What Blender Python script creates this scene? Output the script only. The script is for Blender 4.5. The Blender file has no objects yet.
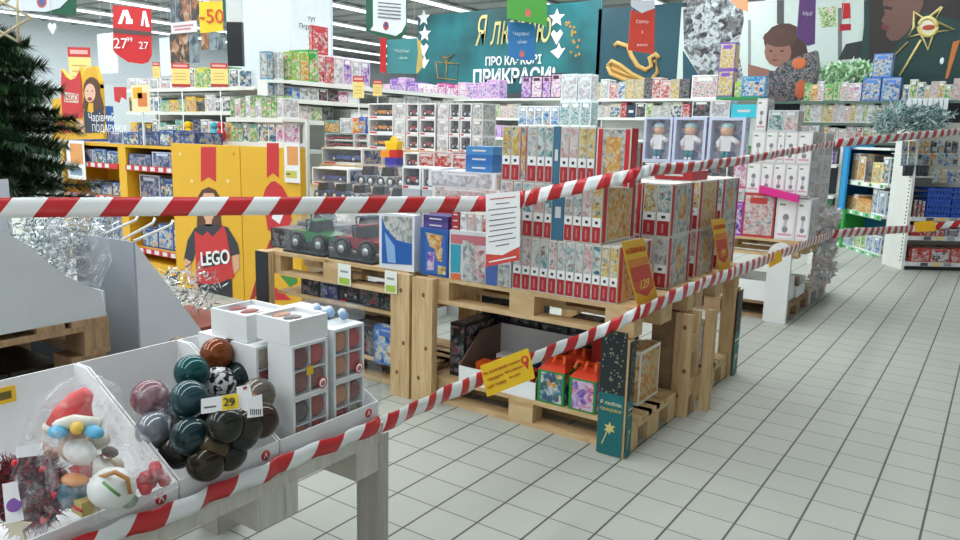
import bpy, math, random
from mathutils import Vector, Matrix
from math import sin, cos, pi, radians
rnd = random.Random(7)
scene = bpy.context.scene
col = scene.collection

# ------------------------------------------------------------------ camera
CF, CP, CR, CYW = 752.87, 0.176438, 0.0244156, -0.6038344
CC = Vector((1.5056, -2.2041, 1.4584))
_fw = Vector((sin(CYW)*cos(CP), cos(CYW)*cos(CP), -sin(CP)))
_rt = Vector((cos(CYW), -sin(CYW), 0)); _up = _rt.cross(_fw)
R_ = _rt*cos(CR)+_up*sin(CR); U_ = -_rt*sin(CR)+_up*cos(CR)
cam = bpy.data.cameras.new('camera'); camo = bpy.data.objects.new('camera', cam); col.objects.link(camo)
cam.sensor_width = 36; cam.lens = CF*36/960; cam.clip_start = .05; cam.clip_end = 200
m = Matrix((R_, U_, -_fw)).transposed().to_4x4(); m.translation = CC
camo.matrix_world = m
scene.camera = camo
# ------------------------------------------------------------------ light and exposure
w = bpy.data.worlds.new('world'); scene.world = w; w.use_nodes = True
w.node_tree.nodes['Background'].inputs[0].default_value = (.86, .93, 1, 1)
w.node_tree.nodes['Background'].inputs[1].default_value = .85
scene.view_settings.view_transform = 'Standard'; scene.view_settings.look = 'None'
scene.view_settings.exposure = -0.27; scene.view_settings.gamma = 1
CEIL = 5.0
def area(name, x, y, z, sx, sy, power, colr=(.92, .98, 1)):
    l = bpy.data.lights.new(name, 'AREA'); l.shape = 'RECTANGLE'; l.size = sx; l.size_y = sy
    l.energy = power; l.color = colr
    o = bpy.data.objects.new(name, l); col.objects.link(o); o.location = (x, y, z); return o
for x, pw in ((-22, 900), (-17, 700), (-12.5, 700), (-9, 700), (-6, 720), (-3, 760), (0, 460), (3.5, 60)):
    area('strip_light', x, 6, CEIL-.25, .5, 26, pw)

# ------------------------------------------------------------------ pixels to real places
def ray(x, y): return _fw+R_*((x-480)/CF)-U_*((y-270)/CF)
def atX(x, y, X): d = ray(x, y); return CC+d*((X-CC.x)/d.x)
def atY(x, y, Y): d = ray(x, y); return CC+d*((Y-CC.y)/d.y)
def atZ(x, y, Z): d = ray(x, y); return CC+d*((Z-CC.z)/d.z)
def atD(x, y, D): return CC+ray(x, y)*D
class Fr:      # a vertical facade: u runs along it, d goes into it, z up
    def __init__(s, x, y, deg=0):
        s.o = Vector((x, y, 0)); s.a = radians(deg); s.u = Vector((cos(s.a), sin(s.a), 0)); s.n = Vector((-sin(s.a), cos(s.a), 0))
    def pt(s, u, d, z): return s.o+s.u*u+s.n*d+Vector((0, 0, z))
    def pix(s, x, y, d=0):
        r = ray(x, y); t = (s.o+s.n*d-CC).dot(s.n)/r.dot(s.n); p = CC+r*t
        return (p-s.o).dot(s.u), p.z

# ------------------------------------------------------------------ materials
def lin(h):
    h = h.lstrip('#'); v = [int(h[i:i+2], 16)/255 for i in (0, 2, 4)]
    return tuple(c/12.92 if c <= .04045 else ((c+.055)/1.055)**2.4 for c in v)+(1,)
MAT = {}
def newmat(n):
    m = bpy.data.materials.new(n); m.use_nodes = True; MAT[n] = m
    return m, m.node_tree, m.node_tree.nodes['Principled BSDF']
def flat(h, rough=.5, metal=0, emit=0, name=None):
    n = name or 'paint_%s_%g_%g_%g' % (h.lstrip('#'), rough, metal, emit)
    if n in MAT: return n
    m, t, b = newmat(n); b.inputs['Roughness'].default_value = rough; b.inputs['Metallic'].default_value = metal
    nz = t.nodes.new('ShaderNodeTexNoise'); nz.inputs['Scale'].default_value = 9
    mx = t.nodes.new('ShaderNodeMix'); mx.data_type = 'RGBA'; c = lin(h)
    mx.inputs[6].default_value = tuple(v*.93 for v in c[:3])+(1,); mx.inputs[7].default_value = tuple(min(1, v*1.05) for v in c[:3])+(1,)
    tc = t.nodes.new('ShaderNodeTexCoord'); t.links.new(tc.outputs['Object'], nz.inputs['Vector'])
    t.links.new(nz.outputs['Fac'], mx.inputs[0]); t.links.new(mx.outputs[2], b.inputs['Base Color'])
    if emit: b.inputs['Emission Color'].default_value = c; b.inputs['Emission Strength'].default_value = emit
    return n
def soft(h, k=.12, d=.76):
    r, g, b_, _ = lin(h); y = .3*r+.59*g+.11*b_; return tuple((c+(y-c)*k)*d for c in (r, g, b_))+(1,)
def pic(name, cols, scale=30, rough=.35):
    """printed artwork: blotches of the given colours"""
    if name in MAT: return name
    m, t, b = newmat(name); b.inputs['Roughness'].default_value = rough
    N = t.nodes.new; L = t.links.new
    tc = N('ShaderNodeTexCoord'); oi = N('ShaderNodeObjectInfo'); add = N('ShaderNodeVectorMath'); add.operation = 'ADD'
    mul = N('ShaderNodeMath'); mul.operation = 'MULTIPLY'; mul.inputs[1].default_value = 37.; L(oi.outputs['Random'], mul.inputs[0])
    L(tc.outputs['Object'], add.inputs[0]); L(mul.outputs[0], add.inputs[1])
    nz = N('ShaderNodeTexNoise'); nz.inputs['Scale'].default_value = scale; nz.inputs['Detail'].default_value = 3; nz.inputs['Distortion'].default_value = .6
    L(add.outputs[0], nz.inputs['Vector'])
    vo = N('ShaderNodeTexVoronoi'); vo.inputs['Scale'].default_value = scale*1.3; L(add.outputs[0], vo.inputs['Vector'])
    sp = N('ShaderNodeSeparateColor'); L(vo.outputs['Color'], sp.inputs[0])
    ma = N('ShaderNodeMath'); ma.operation = 'MULTIPLY_ADD'; ma.inputs[1].default_value = .68; L(sp.outputs[0], ma.inputs[0])
    m2 = N('ShaderNodeMath'); m2.operation = 'MULTIPLY_ADD'; m2.inputs[1].default_value = 1.3; m2.inputs[2].default_value = -.42; L(nz.outputs['Fac'], m2.inputs[0]); L(m2.outputs[0], ma.inputs[2])
    cr = N('ShaderNodeValToRGB'); cr.color_ramp.interpolation = 'LINEAR'
    e = cr.color_ramp.elements
    while len(e) < len(cols): e.new(.5)
    for i, c in enumerate(cols): e[i].position = i/(len(cols)-1) if len(cols) > 1 else 0; e[i].color = soft(c)
    L(ma.outputs[0], cr.inputs[0]); L(cr.outputs[0], b.inputs['Base Color'])
    return name
def clear(name, tint=(1, 1, 1), alpha=.15, rough=.08):
    if name in MAT: return name
    m, t, b = newmat(name); b.inputs['Base Color'].default_value = tint+(1,); b.inputs['Roughness'].default_value = rough
    b.inputs['Alpha'].default_value = alpha
    if name == 'cellophane':
        tc = t.nodes.new('ShaderNodeTexCoord'); nz = t.nodes.new('ShaderNodeTexNoise'); nz.inputs['Scale'].default_value = 28; nz.inputs['Detail'].default_value = 4; bm = t.nodes.new('ShaderNodeBump'); bm.inputs['Strength'].default_value = 1; bm.inputs['Distance'].default_value = .02
        t.links.new(tc.outputs['Object'], nz.inputs[0]); t.links.new(nz.outputs['Fac'], bm.inputs['Height']); t.links.new(bm.outputs[0], b.inputs['Normal'])
        mr = t.nodes.new('ShaderNodeMapRange'); mr.inputs[1].default_value = .5; mr.inputs[2].default_value = .72; mr.inputs[3].default_value = alpha*.6; mr.inputs[4].default_value = .5; t.links.new(nz.outputs['Fac'], mr.inputs[0]); t.links.new(mr.outputs[0], b.inputs['Alpha'])
    return name
def wood(name, c1, c2, c3='#6b5238'):
    m, t, b = newmat(name); b.inputs['Roughness'].default_value = .75
    N = t.nodes.new; L = t.links.new
    tc = N('ShaderNodeTexCoord'); oi = N('ShaderNodeObjectInfo'); add = N('ShaderNodeVectorMath'); mp = N('ShaderNodeMapping')
    mul = N('ShaderNodeMath'); mul.operation = 'MULTIPLY'; mul.inputs[1].default_value = 23.; L(oi.outputs['Random'], mul.inputs[0])
    L(tc.outputs['Object'], add.inputs[0]); L(mul.outputs[0], add.inputs[1]); L(add.outputs[0], mp.inputs[0])
    mp.inputs['Scale'].default_value = (3, 22, 3) if 'up' not in name else (20, 20, 2)
    nz = N('ShaderNodeTexNoise'); nz.inputs['Scale'].default_value = 1.6; nz.inputs['Detail'].default_value = 5; nz.inputs['Distortion'].default_value = 1.2
    L(mp.outputs[0], nz.inputs['Vector'])
    cr = N('ShaderNodeValToRGB'); e = cr.color_ramp.elements; e[0].position = .3; e[1].position = .65
    e[0].color = lin(c2); e[1].color = lin(c1); k = e.new(.24); k.color = lin(c3)
    L(nz.outputs['Fac'], cr.inputs[0]); L(cr.outputs[0], b.inputs['Base Color']); return name
W = flat('#eef0f0', .5); W2 = flat('#d9dcdd', .5); BLK = flat('#1b1d22', .4); RED = flat('#c9282c', .4); YEL = flat('#f2c21a', .45)
DRED = flat('#a92a30', .4); LRED = flat('#cf7474', .4); GRY = flat('#8f9497', .6); DG = flat('#3c4146', .6)
CARD = flat('#e4e5e5', .75); BROWN = flat('#7a675a', .8); TEAL = flat('#12666a', .5); SHELF = flat('#e4e6e0', .45); NAVY = flat('#26335e', .4)
wood('pine', '#d6ba8e', '#bd9a6a', '#8a6a45'); wood('pine_up', '#d6ba8e', '#bd9a6a', '#8a6a45'); wood('pine_old_shaded', '#a88a68', '#86694c', '#5c4734')
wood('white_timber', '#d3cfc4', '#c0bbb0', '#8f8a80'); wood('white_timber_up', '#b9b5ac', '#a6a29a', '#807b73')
pic('art_blue', ['#1d3f8a', '#2f6fc0', '#9cc4e8', '#e8e4d0', '#d08040'], 22)
pic('art_navy', ['#20264c', '#2f4a86', '#56669a', '#a0b0cc', '#c8a040'], 26)
pic('art_pink', ['#b03a78', '#e07ab0', '#f3d4e4', '#ffffff', '#8a5ac0'], 24)
pic('art_purple', ['#5a2a8a', '#8a5ac8', '#c8a8e8', '#f0e0f0', '#e05aa0'], 24)
pic('art_gold', ['#8a7a50', '#d0a030', '#e8c860', '#e8e0cc', '#7a8a70'], 34)
pic('art_teal', ['#2a6a78', '#58a0a8', '#a8c8c8', '#e8ecea', '#8a7068'], 34)
pic('art_grey', ['#6a7a7c', '#98a6a6', '#c4cccc', '#e8e8e4', '#b89070'], 30)
pic('art_rose', ['#a06468', '#d8a0a0', '#e4c8c4', '#f0e8e4', '#7a98a0'], 30)
pic('art_orange', ['#a84a20', '#e08a2a', '#f0b040', '#f4dca0', '#c0b8a8'], 30)
pic('art_red', ['#8a1c22', '#c83034', '#e06a60', '#f4e0dc', '#402428'], 24)
pic('art_green', ['#1d6a38', '#4aa84a', '#a0d068', '#f0f0d8', '#d06a3a'], 24)
pic('art_mixed', ['#c03a3a', '#e0b040', '#f4f0e8', '#5a9ac0', '#3a4a7a', '#6aa05a'], 24)
pic('art_white', ['#eceeee', '#f8f8f8', '#dfe2e4', '#b4b0b8', '#f4e2e6'], 22)
pic('art_dark', ['#141618', '#2a3034', '#4a5458', '#888e90', '#a83a3a'], 30)
pic('art_lilac', ['#b0b4d4', '#8a94c4', '#dfe4f2', '#f4f4fa', '#d88ab0'], 14)
pic('art_toys', ['#202838', '#7a2a30', '#d8d8d8', '#f0f0f0', '#3a5a9a', '#e0c040'], 18)
pic('art_frost', ['#1c181a', '#3c3436', '#7c8284', '#d0dadc', '#5a5254'], 8); pic('photo_warm', ['#1c2028', '#40342e', '#c87a3a', '#d8c8a8'], 5); pic('photo_cool', ['#1e2838', '#48586a', '#98a8b4', '#5a7a4a'], 5)
pic('tinsel_silver', ['#5a666a', '#b8c4c6', '#f4fafa', '#8a989a', '#e8f0f0'], 40, .18)
clear('cellophane', (.7, .72, .75), .13, .05); clear('clear_plastic', (.55, .6, .65), .12, .06); clear('window_film', (.5, .52, .55), .08, .05)
# red and white barrier tape
m, t, b = newmat('barrier_tape'); b.inputs['Roughness'].default_value = .3
N = t.nodes.new; L = t.links.new
uv = N('ShaderNodeUVMap'); sx = N('ShaderNodeSeparateXYZ'); L(uv.outputs[0], sx.inputs[0])
a1 = N('ShaderNodeMath'); a1.operation = 'MULTIPLY_ADD'; a1.inputs[1].default_value = -.75; L(sx.outputs[1], a1.inputs[0]); L(sx.outputs[0], a1.inputs[2])
a2 = N('ShaderNodeMath'); a2.operation = 'DIVIDE'; a2.inputs[1].default_value = .205; L(a1.outputs[0], a2.inputs[0])
a3 = N('ShaderNodeMath'); a3.operation = 'FRACT'; L(a2.outputs[0], a3.inputs[0])
a4 = N('ShaderNodeMath'); a4.operation = 'LESS_THAN'; a4.inputs[1].default_value = .48; L(a3.outputs[0], a4.inputs[0])
mx = N('ShaderNodeMix'); mx.data_type = 'RGBA'; mx.inputs[6].default_value = lin('#e9ecec'); mx.inputs[7].default_value = lin('#c3262c')
L(a4.outputs[0], mx.inputs[0]); L(mx.outputs[2], b.inputs['Base Color'])
# floor tiles
m, t, b = newmat('floor_tiles'); N = t.nodes.new; L = t.links.new
geo = N('ShaderNodeNewGeometry'); sx = N('ShaderNodeSeparateXYZ'); L(geo.outputs['Position'], sx.inputs[0])
def groove(out, wd):
    d = N('ShaderNodeMath'); d.operation = 'MULTIPLY_ADD'; d.inputs[1].default_value = 5; d.inputs[2].default_value = 200.5; L(out, d.inputs[0])
    f = N('ShaderNodeMath'); f.operation = 'FRACT'; L(d.outputs[0], f.inputs[0])
    s = N('ShaderNodeMath'); s.operation = 'SUBTRACT'; s.inputs[1].default_value = .5; L(f.outputs[0], s.inputs[0])
    a = N('ShaderNodeMath'); a.operation = 'ABSOLUTE'; L(s.outputs[0], a.inputs[0])
    r = N('ShaderNodeMapRange'); r.inputs[1].default_value = wd; r.inputs[2].default_value = wd*1.7; r.inputs[3].default_value = 1; r.inputs[4].default_value = 0; L(a.outputs[0], r.inputs[0]); return r.outputs[0]
gx = groove(sx.outputs[0], .016); gy = groove(sx.outputs[1], .011)
gm = N('ShaderNodeMath'); gm.operation = 'MULTIPLY'; gm.inputs[1].default_value = .82; L(gy, gm.inputs[0])
mxm = N('ShaderNodeMath'); mxm.operation = 'MAXIMUM'; L(gx, mxm.inputs[0]); L(gm.outputs[0], mxm.inputs[1])
wn = N('ShaderNodeTexWhiteNoise'); wn.noise_dimensions = '2D'; fl = N('ShaderNodeVectorMath'); fl.operation = 'SNAP'; fl.inputs[1].default_value = (.2, .2, .2)
L(geo.outputs['Position'], fl.inputs[0]); L(fl.outputs[0], wn.inputs['Vector'])
nz = N('ShaderNodeTexNoise'); nz.inputs['Scale'].default_value = 1.3; L(geo.outputs['Position'], nz.inputs['Vector'])
ad = N('ShaderNodeMath'); ad.operation = 'MULTIPLY_ADD'; ad.inputs[1].default_value = .35; L(wn.outputs['Value'], ad.inputs[0]); L(nz.outputs['Fac'], ad.inputs[2])
cr = N('ShaderNodeMix'); cr.data_type = 'RGBA'; cr.inputs[6].default_value = lin('#a3a69d'); cr.inputs[7].default_value = lin('#b2b4ab'); L(ad.outputs[0], cr.inputs[0])
mx = N('ShaderNodeMix'); mx.data_type = 'RGBA'; mx.inputs[7].default_value = lin('#4b4b46'); L(mxm.outputs[0], mx.inputs[0]); L(cr.outputs[2], mx.inputs[6])
L(mx.outputs[2], b.inputs['Base Color']); b.inputs['Roughness'].default_value = .5; b.inputs['Specular IOR Level'].default_value = .35
bp = N('ShaderNodeBump'); bp.inputs['Strength'].default_value = .25; bp.inputs['Distance'].default_value = .002; bp.invert = True; L(mxm.outputs[0], bp.inputs['Height']); L(bp.outputs[0], b.inputs['Normal'])

# ------------------------------------------------------------------ mesh building
class MB:
    def __init__(s): s.v = []; s.f = []; s.m = []; s.mats = []; s.uv = None; s.sm = []
    def mi(s, m):
        if m not in s.mats: s.mats.append(m)
        return s.mats.index(m)
    def add(s, vs, fs, mat, smooth=False):
        b = len(s.v); s.v += [tuple(v) for v in vs]; k = s.mi(mat)
        for f in fs: s.f.append(tuple(b+i for i in f)); s.m.append(k); s.sm.append(smooth)
    def box(s, x0, x1, y0, y1, z0, z1, mat, M=None):
        vs = [Vector(p) for p in ((x0, y0, z0), (x1, y0, z0), (x1, y1, z0), (x0, y1, z0), (x0, y0, z1), (x1, y0, z1), (x1, y1, z1), (x0, y1, z1))]
        if M is not None: vs = [M @ v for v in vs]
        s.add(vs, [(0, 3, 2, 1), (4, 5, 6, 7), (0, 1, 5, 4), (1, 2, 6, 5), (2, 3, 7, 6), (3, 0, 4, 7)], mat); return s
    def rect(s, x0, x1, z0, z1, mat, y=-.0012):       # on a front face
        s.add([(x0, y, z0), (x1, y, z0), (x1, y, z1), (x0, y, z1)], [(0, 1, 2, 3)], mat); return s
    def side(s, x, y0, y1, z0, z1, mat):
        s.add([(x, y0, z0), (x, y1, z0), (x, y1, z1), (x, y0, z1)], [(0, 1, 2, 3)], mat); return s
    def top(s, x0, x1, y0, y1, z, mat):
        s.add([(x0, y0, z), (x1, y0, z), (x1, y1, z), (x0, y1, z)], [(0, 1, 2, 3)], mat); return s
    def prism(s, pts, dvec, mat):                      # polygon pushed along dvec
        n = len(pts); d = Vector(dvec); a = [Vector(p) for p in pts]
        s.add(a+[p+d for p in a], [tuple(range(n)), tuple(range(2*n-1, n-1, -1))]+[(i, (i+1) % n, n+(i+1) % n, n+i) for i in range(n)], mat); return s
    def tube(s, pts, r, mat, n=8, r2=None):
        pts = [Vector(p) for p in pts]; vs = []; fs = []
        for i, p in enumerate(pts):
            d = (pts[min(i+1, len(pts)-1)]-pts[max(i-1, 0)]).normalized()
            a = d.cross(Vector((0, 0, 1)));
            if a.length < .01: a = d.cross(Vector((0, 1, 0)))
            a.normalize(); c = d.cross(a); rr = r if r2 is None else r+(r2-r)*i/(len(pts)-1)
            for k in range(n): vs.append(p+a*(rr*cos(2*pi*k/n))+c*(rr*sin(2*pi*k/n)))
        for i in range(len(pts)-1):
            for k in range(n): fs.append((i*n+k, i*n+(k+1) % n, (i+1)*n+(k+1) % n, (i+1)*n+k))
        fs += [tuple(range(n-1, -1, -1)), tuple(range((len(pts)-1)*n, len(pts)*n))]
        s.add(vs, fs, mat, True); return s
    def ball(s, c, r, mat, n=14, sc=(1, 1, 1)):
        vs = []; fs = []; h = n//2
        for i in range(h+1):
            th = pi*i/h
            for k in range(n):
                vs.append((c[0]+sc[0]*r*sin(th)*cos(2*pi*k/n), c[1]+sc[1]*r*sin(th)*sin(2*pi*k/n), c[2]+sc[2]*r*cos(th)))
        for i in range(h):
            for k in range(n): fs.append((i*n+k, (i+1)*n+k, (i+1)*n+(k+1) % n, i*n+(k+1) % n))
        s.add(vs, fs, mat, True); return s
    def poly(s, pts, mat): s.add(pts, [tuple(range(len(pts)))], mat); return s
    def build(s, name, parent=None):
        me = bpy.data.meshes.new(name); me.from_pydata(s.v, [], s.f)
        for mm in s.mats: me.materials.append(MAT[mm])
        me.polygons.foreach_set('material_index', s.m); me.polygons.foreach_set('use_smooth', s.sm)
        if s.uv:
            l = me.uv_layers.new(name='UVMap')
            for lp in me.loops: l.data[lp.index].uv = s.uv[lp.vertex_index]
        me.update(); o = bpy.data.objects.new(name, me); col.objects.link(o)
        if parent: o.parent = parent
        return o
LABELS = {}
def tag(o, label, cat, group=None, kind=None):
    if label in LABELS: print('DUPLABEL', label)
    if len(label.split()) > 16: print('LONG', label)
    LABELS[label] = 1
    o['label'] = label; o['category'] = cat
    if group: o['group'] = group
    if kind: o['kind'] = kind
    return o
def put(o, fr, u, d, z, rot=0): o.location = fr.pt(u, d, z); o.rotation_euler = (0, 0, fr.a+rot); return o
def empty(name, fr, u, d, z, label, cat, group=None, rot=0):
    o = bpy.data.objects.new(name, None); o.empty_display_size = .05; col.objects.link(o)
    put(o, fr, u, d, z, rot); return tag(o, label, cat, group)
def struct(name, mb): o = mb.build(name); o['kind'] = 'structure'; return o
WF = Fr(0, 0, 0)      # the world as a frame
ORD = 'first second third fourth fifth sixth seventh eighth ninth tenth eleventh twelfth thirteenth fourteenth fifteenth sixteenth seventeenth eighteenth nineteenth twentieth'.split()
def ordn(i): return ORD[i] if i < 20 else ['twenty', 'thirty'][(i+1)//10-2]+'-'+ORD[(i+1) % 10-1] if (i+1) % 10 else ['twentieth', 'thirtieth', 'fortieth'][(i+1)//10-2]
def text(s, size, mat, parent, loc, rot=(pi/2, 0, 0), align='CENTER', name='lettering', depth=.001, shear=0, bold=0, xs=1):
    c = bpy.data.curves.new(name, 'FONT'); c.body = s; c.size = size; c.align_x = align; c.align_y = 'CENTER'; c.extrude = depth; c.shear = shear; c.offset = bold
    o = bpy.data.objects.new('tmp', c); col.objects.link(o); dg = bpy.context.evaluated_depsgraph_get()
    me = bpy.data.meshes.new_from_object(o.evaluated_get(dg)); bpy.data.objects.remove(o); bpy.data.curves.remove(c)
    me.materials.clear(); me.materials.append(MAT[mat]); r = bpy.data.objects.new(name, me); col.objects.link(r)
    r.parent = parent; r.location = loc; r.rotation_euler = rot; r.scale = (xs, 1, 1); return r
# ---- product looks: each returns an MB for a pack w wide, dp deep, h tall; origin front centre bottom
def look(style, w, dp, h):
    b = MB(); x = w/2
    kind, _, arg = style.partition(':')
    if kind == 'spine':      # jigsaw box spine: picture, white band, red foot
        b.box(-x, x, 0, dp, 0, h, flat('#d8d4cc', .4))
        i = x*.86
        b.rect(-i, i, h*.46, h*.97, arg); b.rect(-i, i, h*.3, h*.46, W); b.rect(-i, i, h*.02, h*.3, DRED)
        b.rect(-i*.35, i*.35, h*.35, h*.4, BLK, -.002); b.rect(-i*.25, i*.15, h*.07, h*.24, LRED, -.002)
        for sx_ in (1, -1):
            X = sx_*(x+.0012)
            b.side(X, dp*.03, dp*.13, h*.02, h*.98, RED); b.side(X, dp*.16, dp*.84, h*.04, h*.96, 'art_grey' if arg != 'art_gold' else 'art_orange'); b.side(X, dp*.87, dp*.97, h*.02, h*.98, DRED)
            b.side(X*1.003, dp*.36, dp*.66, h*.3, h*.78, 'art_orange')
    elif kind == 'jig':      # jigsaw box seen flat on
        b.box(-x, x, 0, dp, 0, h, flat('#d8d4cc', .4)); b.rect(-x*.92, -x*.66, h*.02, h*.98, RED); b.rect(x*.66, x*.92, h*.02, h*.98, RED)
        b.rect(-x*.64, x*.64, h*.03, h*.97, 'art_grey'); b.rect(-x*.45, x*.45, h*.2, h*.85, arg, -.002); b.side(x+.001, 0, dp, 0, h, RED)
    elif kind == 'plain':
        b.box(-x, x, 0, dp, 0, h, flat(arg, .45)); b.rect(-x*.5, x*.5, h*.4, h*.6, W2)
    elif kind == 'pic':      # printed carton; arg art+base
        art, _, base = arg.partition('+'); base = base or '#e8e8e6'
        b.box(-x, x, 0, dp, 0, h, flat(base, .45)); b.rect(-x*.9, x*.9, h*.06, h*.94, art)
        b.rect(-x*.6, x*.5, h*.76, h*.9, flat(base, .45), -.002)
        b.side(x+.001, dp*.06, dp*.94, h*.06, h*.94, art); b.side(-x-.001, dp*.06, dp*.94, h*.06, h*.94, art)
        b.top(-x*.9, x*.9, dp*.08, dp*.92, h+.001, art)
    elif kind == 'dots':     # white carton with round print and pink corner (tall doll boxes)
        b.box(-x, x, 0, dp, 0, h, flat('#dedcdc', .4)); b.rect(-x*.8, x*.8, h*.05, h*.95, flat('#f0eeee', .4))
        b.ball((0, 0, h*.42), min(x*.5, h*.18), flat('#9a94a0', .5), 10, (1, .02, 1)); b.ball((x*.45, 0, h*.87), min(x*.32, h*.06), flat('#a0343c', .5), 8, (1, .03, 1))
        b.rect(-x*.7, -x*.1, h*.83, h*.88, flat('#7aa070', .5), -.002); b.rect(-x*.7, x*.7, h*.1, h*.16, flat('#d8a8b8', .5), -.002)
        for q in (.26, .55): b.ball((0, -.0015, h*q), min(x*.35, h*.07), flat('#8a8690', .5), 8, (1, .02, 1.3))
        b.rect(-x*.16, x*.16, h*.3, h*.5, flat('#c4bcc4', .5), -.0018)
        b.side(x+.001, dp*.1, dp*.9, h*.1, h*.9, 'art_white')
    return b
def carbody(b, cx, y0, y1, z, L_, H, m1, m2=None, wheel=None):
    """small truck in side view along x"""
    m2 = m2 or flat('#20242c', .2); wheel = wheel or BLK; r = H*.27
    b.box(cx-L_*.48, cx+L_*.48, y0, y1, z+r*.9, z+H*.55, m1)
    b.prism([(cx-L_*.3, y0+.004, z+H*.55), (cx+L_*.2, y0+.004, z+H*.55), (cx+L_*.1, y0+.004, z+H), (cx-L_*.2, y0+.004, z+H)], (0, y1-y0-.008, 0), m2)
    for q in (-.3, .3):
        for yy in (y0-.002, y1-.02):
            b.tube([(cx+L_*q, yy, z+r), (cx+L_*q, yy+.022, z+r)], r, wheel, 10)
            b.tube([(cx+L_*q, yy-.002, z+r), (cx+L_*q, yy+.024, z+r)], r*.5, W2, 8)
USED = {}
def pack(fr, u0, u1, zb, h, d, dp, style, label, cat='box', group=None, name='toy_box', rot=0):
    if name == 'toy_box' and cat != 'box': name = cat.replace(' ', '_')
    w = max(u1-u0-.003, .01); u = (u0+u1)/2
    kind = style.partition(':')[0]
    if kind in ('win', 'doll', 'cell'):
        arg = style.partition(':')[2]; o = empty(name, fr, u, d, zb, label, cat, group, rot); x = w/2
        art, _, base = arg.partition('+'); base = flat(base or '#eceeee', .4)
        t_ = min(w, h)*.08; b = MB()
        b.box(-x, x, dp-.004, dp, 0, h, base); b.box(-x, -x+t_, 0, dp-.004, 0, h, base); b.box(x-t_, x, 0, dp-.004, 0, h, base)
        b.box(-x+t_, x-t_, 0, dp-.004, 0, t_, base); b.box(-x+t_, x-t_, 0, dp-.004, h-t_, h, base)
        if kind == 'win': b.rect(-x, x, 0, h*.16, base); b.rect(-x*.9, -x*.3, h*.03, h*.12, RED, -.002)
        b.add([(-x+t_, dp-.006, t_), (x-t_, dp-.006, t_), (x-t_, dp-.006, h-t_), (-x+t_, dp-.006, h-t_)], [(0, 1, 2, 3)], art if kind == 'doll' else flat('#1a1d24', .5))
        b.side(x+.001, dp*.1, dp*.9, h*.1, h*.9, art)
        b.build('carton', o); c = MB()
        if kind == 'win':
            carbody(c, 0, dp*.1, dp*.7, h*.17, w*.8, h*.66, {'art_red': RED, 'art_orange': flat('#e08a20'), 'art_navy': flat('#2f4a9a'), 'art_dark': DG, 'art_toys': flat('#b03038')}.get(art, flat('#c0b040')))
            c.build('toy_car', o)
        else: dollmesh(c, h*.92, x*.9, dp).build('doll', o)
        g = MB(); g.box(-x+t_, x-t_, .001, .002, t_, h-t_, 'window_film'); g.build('window', o)
        return o
    b = look(style, w, dp, h); o = b.build(name); put(o, fr, u, d, zb, rot); return tag(o, label, cat, group)
def dollmesh(b, h, hw, dp):
    y = dp*.5; sk = flat('#e8b898', .5); wt = flat('#f2f0f2', .6); s = min(h, hw*2.2)*1.12
    b.ball((-hw*.1, y, h*.78), s*.17, sk, 12); b.ball((-hw*.1, y+.004, h*.87), s*.18, flat('#b8e0e4', .7), 12, (1, .9, .62))
    for e in (-1, 1): b.ball((-hw*.1+e*s*.05, y-s*.13, h*.81), s*.014, BLK, 6)
    b.prism([(-hw*.42, y-.03, h*.3), (hw*.22, y-.03, h*.3), (hw*.26, y-.03, h*.66), (-hw*.46, y-.03, h*.66)], (0, .06, 0), wt)
    b.tube([(-hw*.3, y, h*.62), (-hw*.55, y-.02, h*.5), (-hw*.5, y-.03, h*.38)], s*.07, wt, 8); b.tube([(hw*.1, y, h*.62), (hw*.4, y-.02, h*.56), (hw*.68, y-.03, h*.5)], s*.07, wt, 8)
    b.ball((hw*.74, y-.03, h*.49), s*.04, sk, 8); b.ball((-hw*.5, y-.03, h*.35), s*.04, sk, 8)
    for e in (-.25, .05): b.tube([(hw*e, y, h*.36), (hw*e, y-.02, h*.12)], s*.06, flat('#2f8a98', .6), 8); b.ball((hw*e, y-.03, h*.1), s*.05, wt, 8)
    return b
def row(fr, items, zb, d, dp, where, end, group, ymid=None, desc_kind='box', name='toy_box', cat='box', from_right=False):
    """items: (x0, x1, ytop, style, colour words); standing on zb"""
    n = len(items)
    for i, (x0, x1, yt, st, cw) in enumerate(items):
        xm = (x0+x1)/2; _, zt = fr.pix(xm, yt, d); h = max(zt-zb, .03); ym = ymid if ymid else yt+8
        u0 = fr.pix(x0, ym, d)[0]; u1 = fr.pix(x1, ym, d)[0]
        if u1 < u0: u0, u1 = u1, u0
        k = n-1-i if from_right else i
        pack(fr, u0, u1, zb, h, d, dp, st, '%s %s, %s from %s, %s' % (cw, desc_kind, ordn(k), end, where), cat, group, name)
def fill(fr, x0, x1, yt, zb, n, d, dp, styles, where, end, group, jit=2, seed=1, **kw):
    r = random.Random(seed); e = [x0+(x1-x0)*i/n for i in range(n+1)]
    for i in range(1, n): e[i] += r.uniform(-.15, .15)*(x1-x0)/n
    row(fr, [(e[i], e[i+1], yt+r.uniform(-jit, jit),)+tuple(styles[(i*7+seed*3+i//3) % len(styles)] if not kw.get('seq') else styles[i % len(styles)]) for i in range(n)], zb, d, dp, where, end, group, **{k: v for k, v in kw.items() if k != 'seq'})

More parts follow.
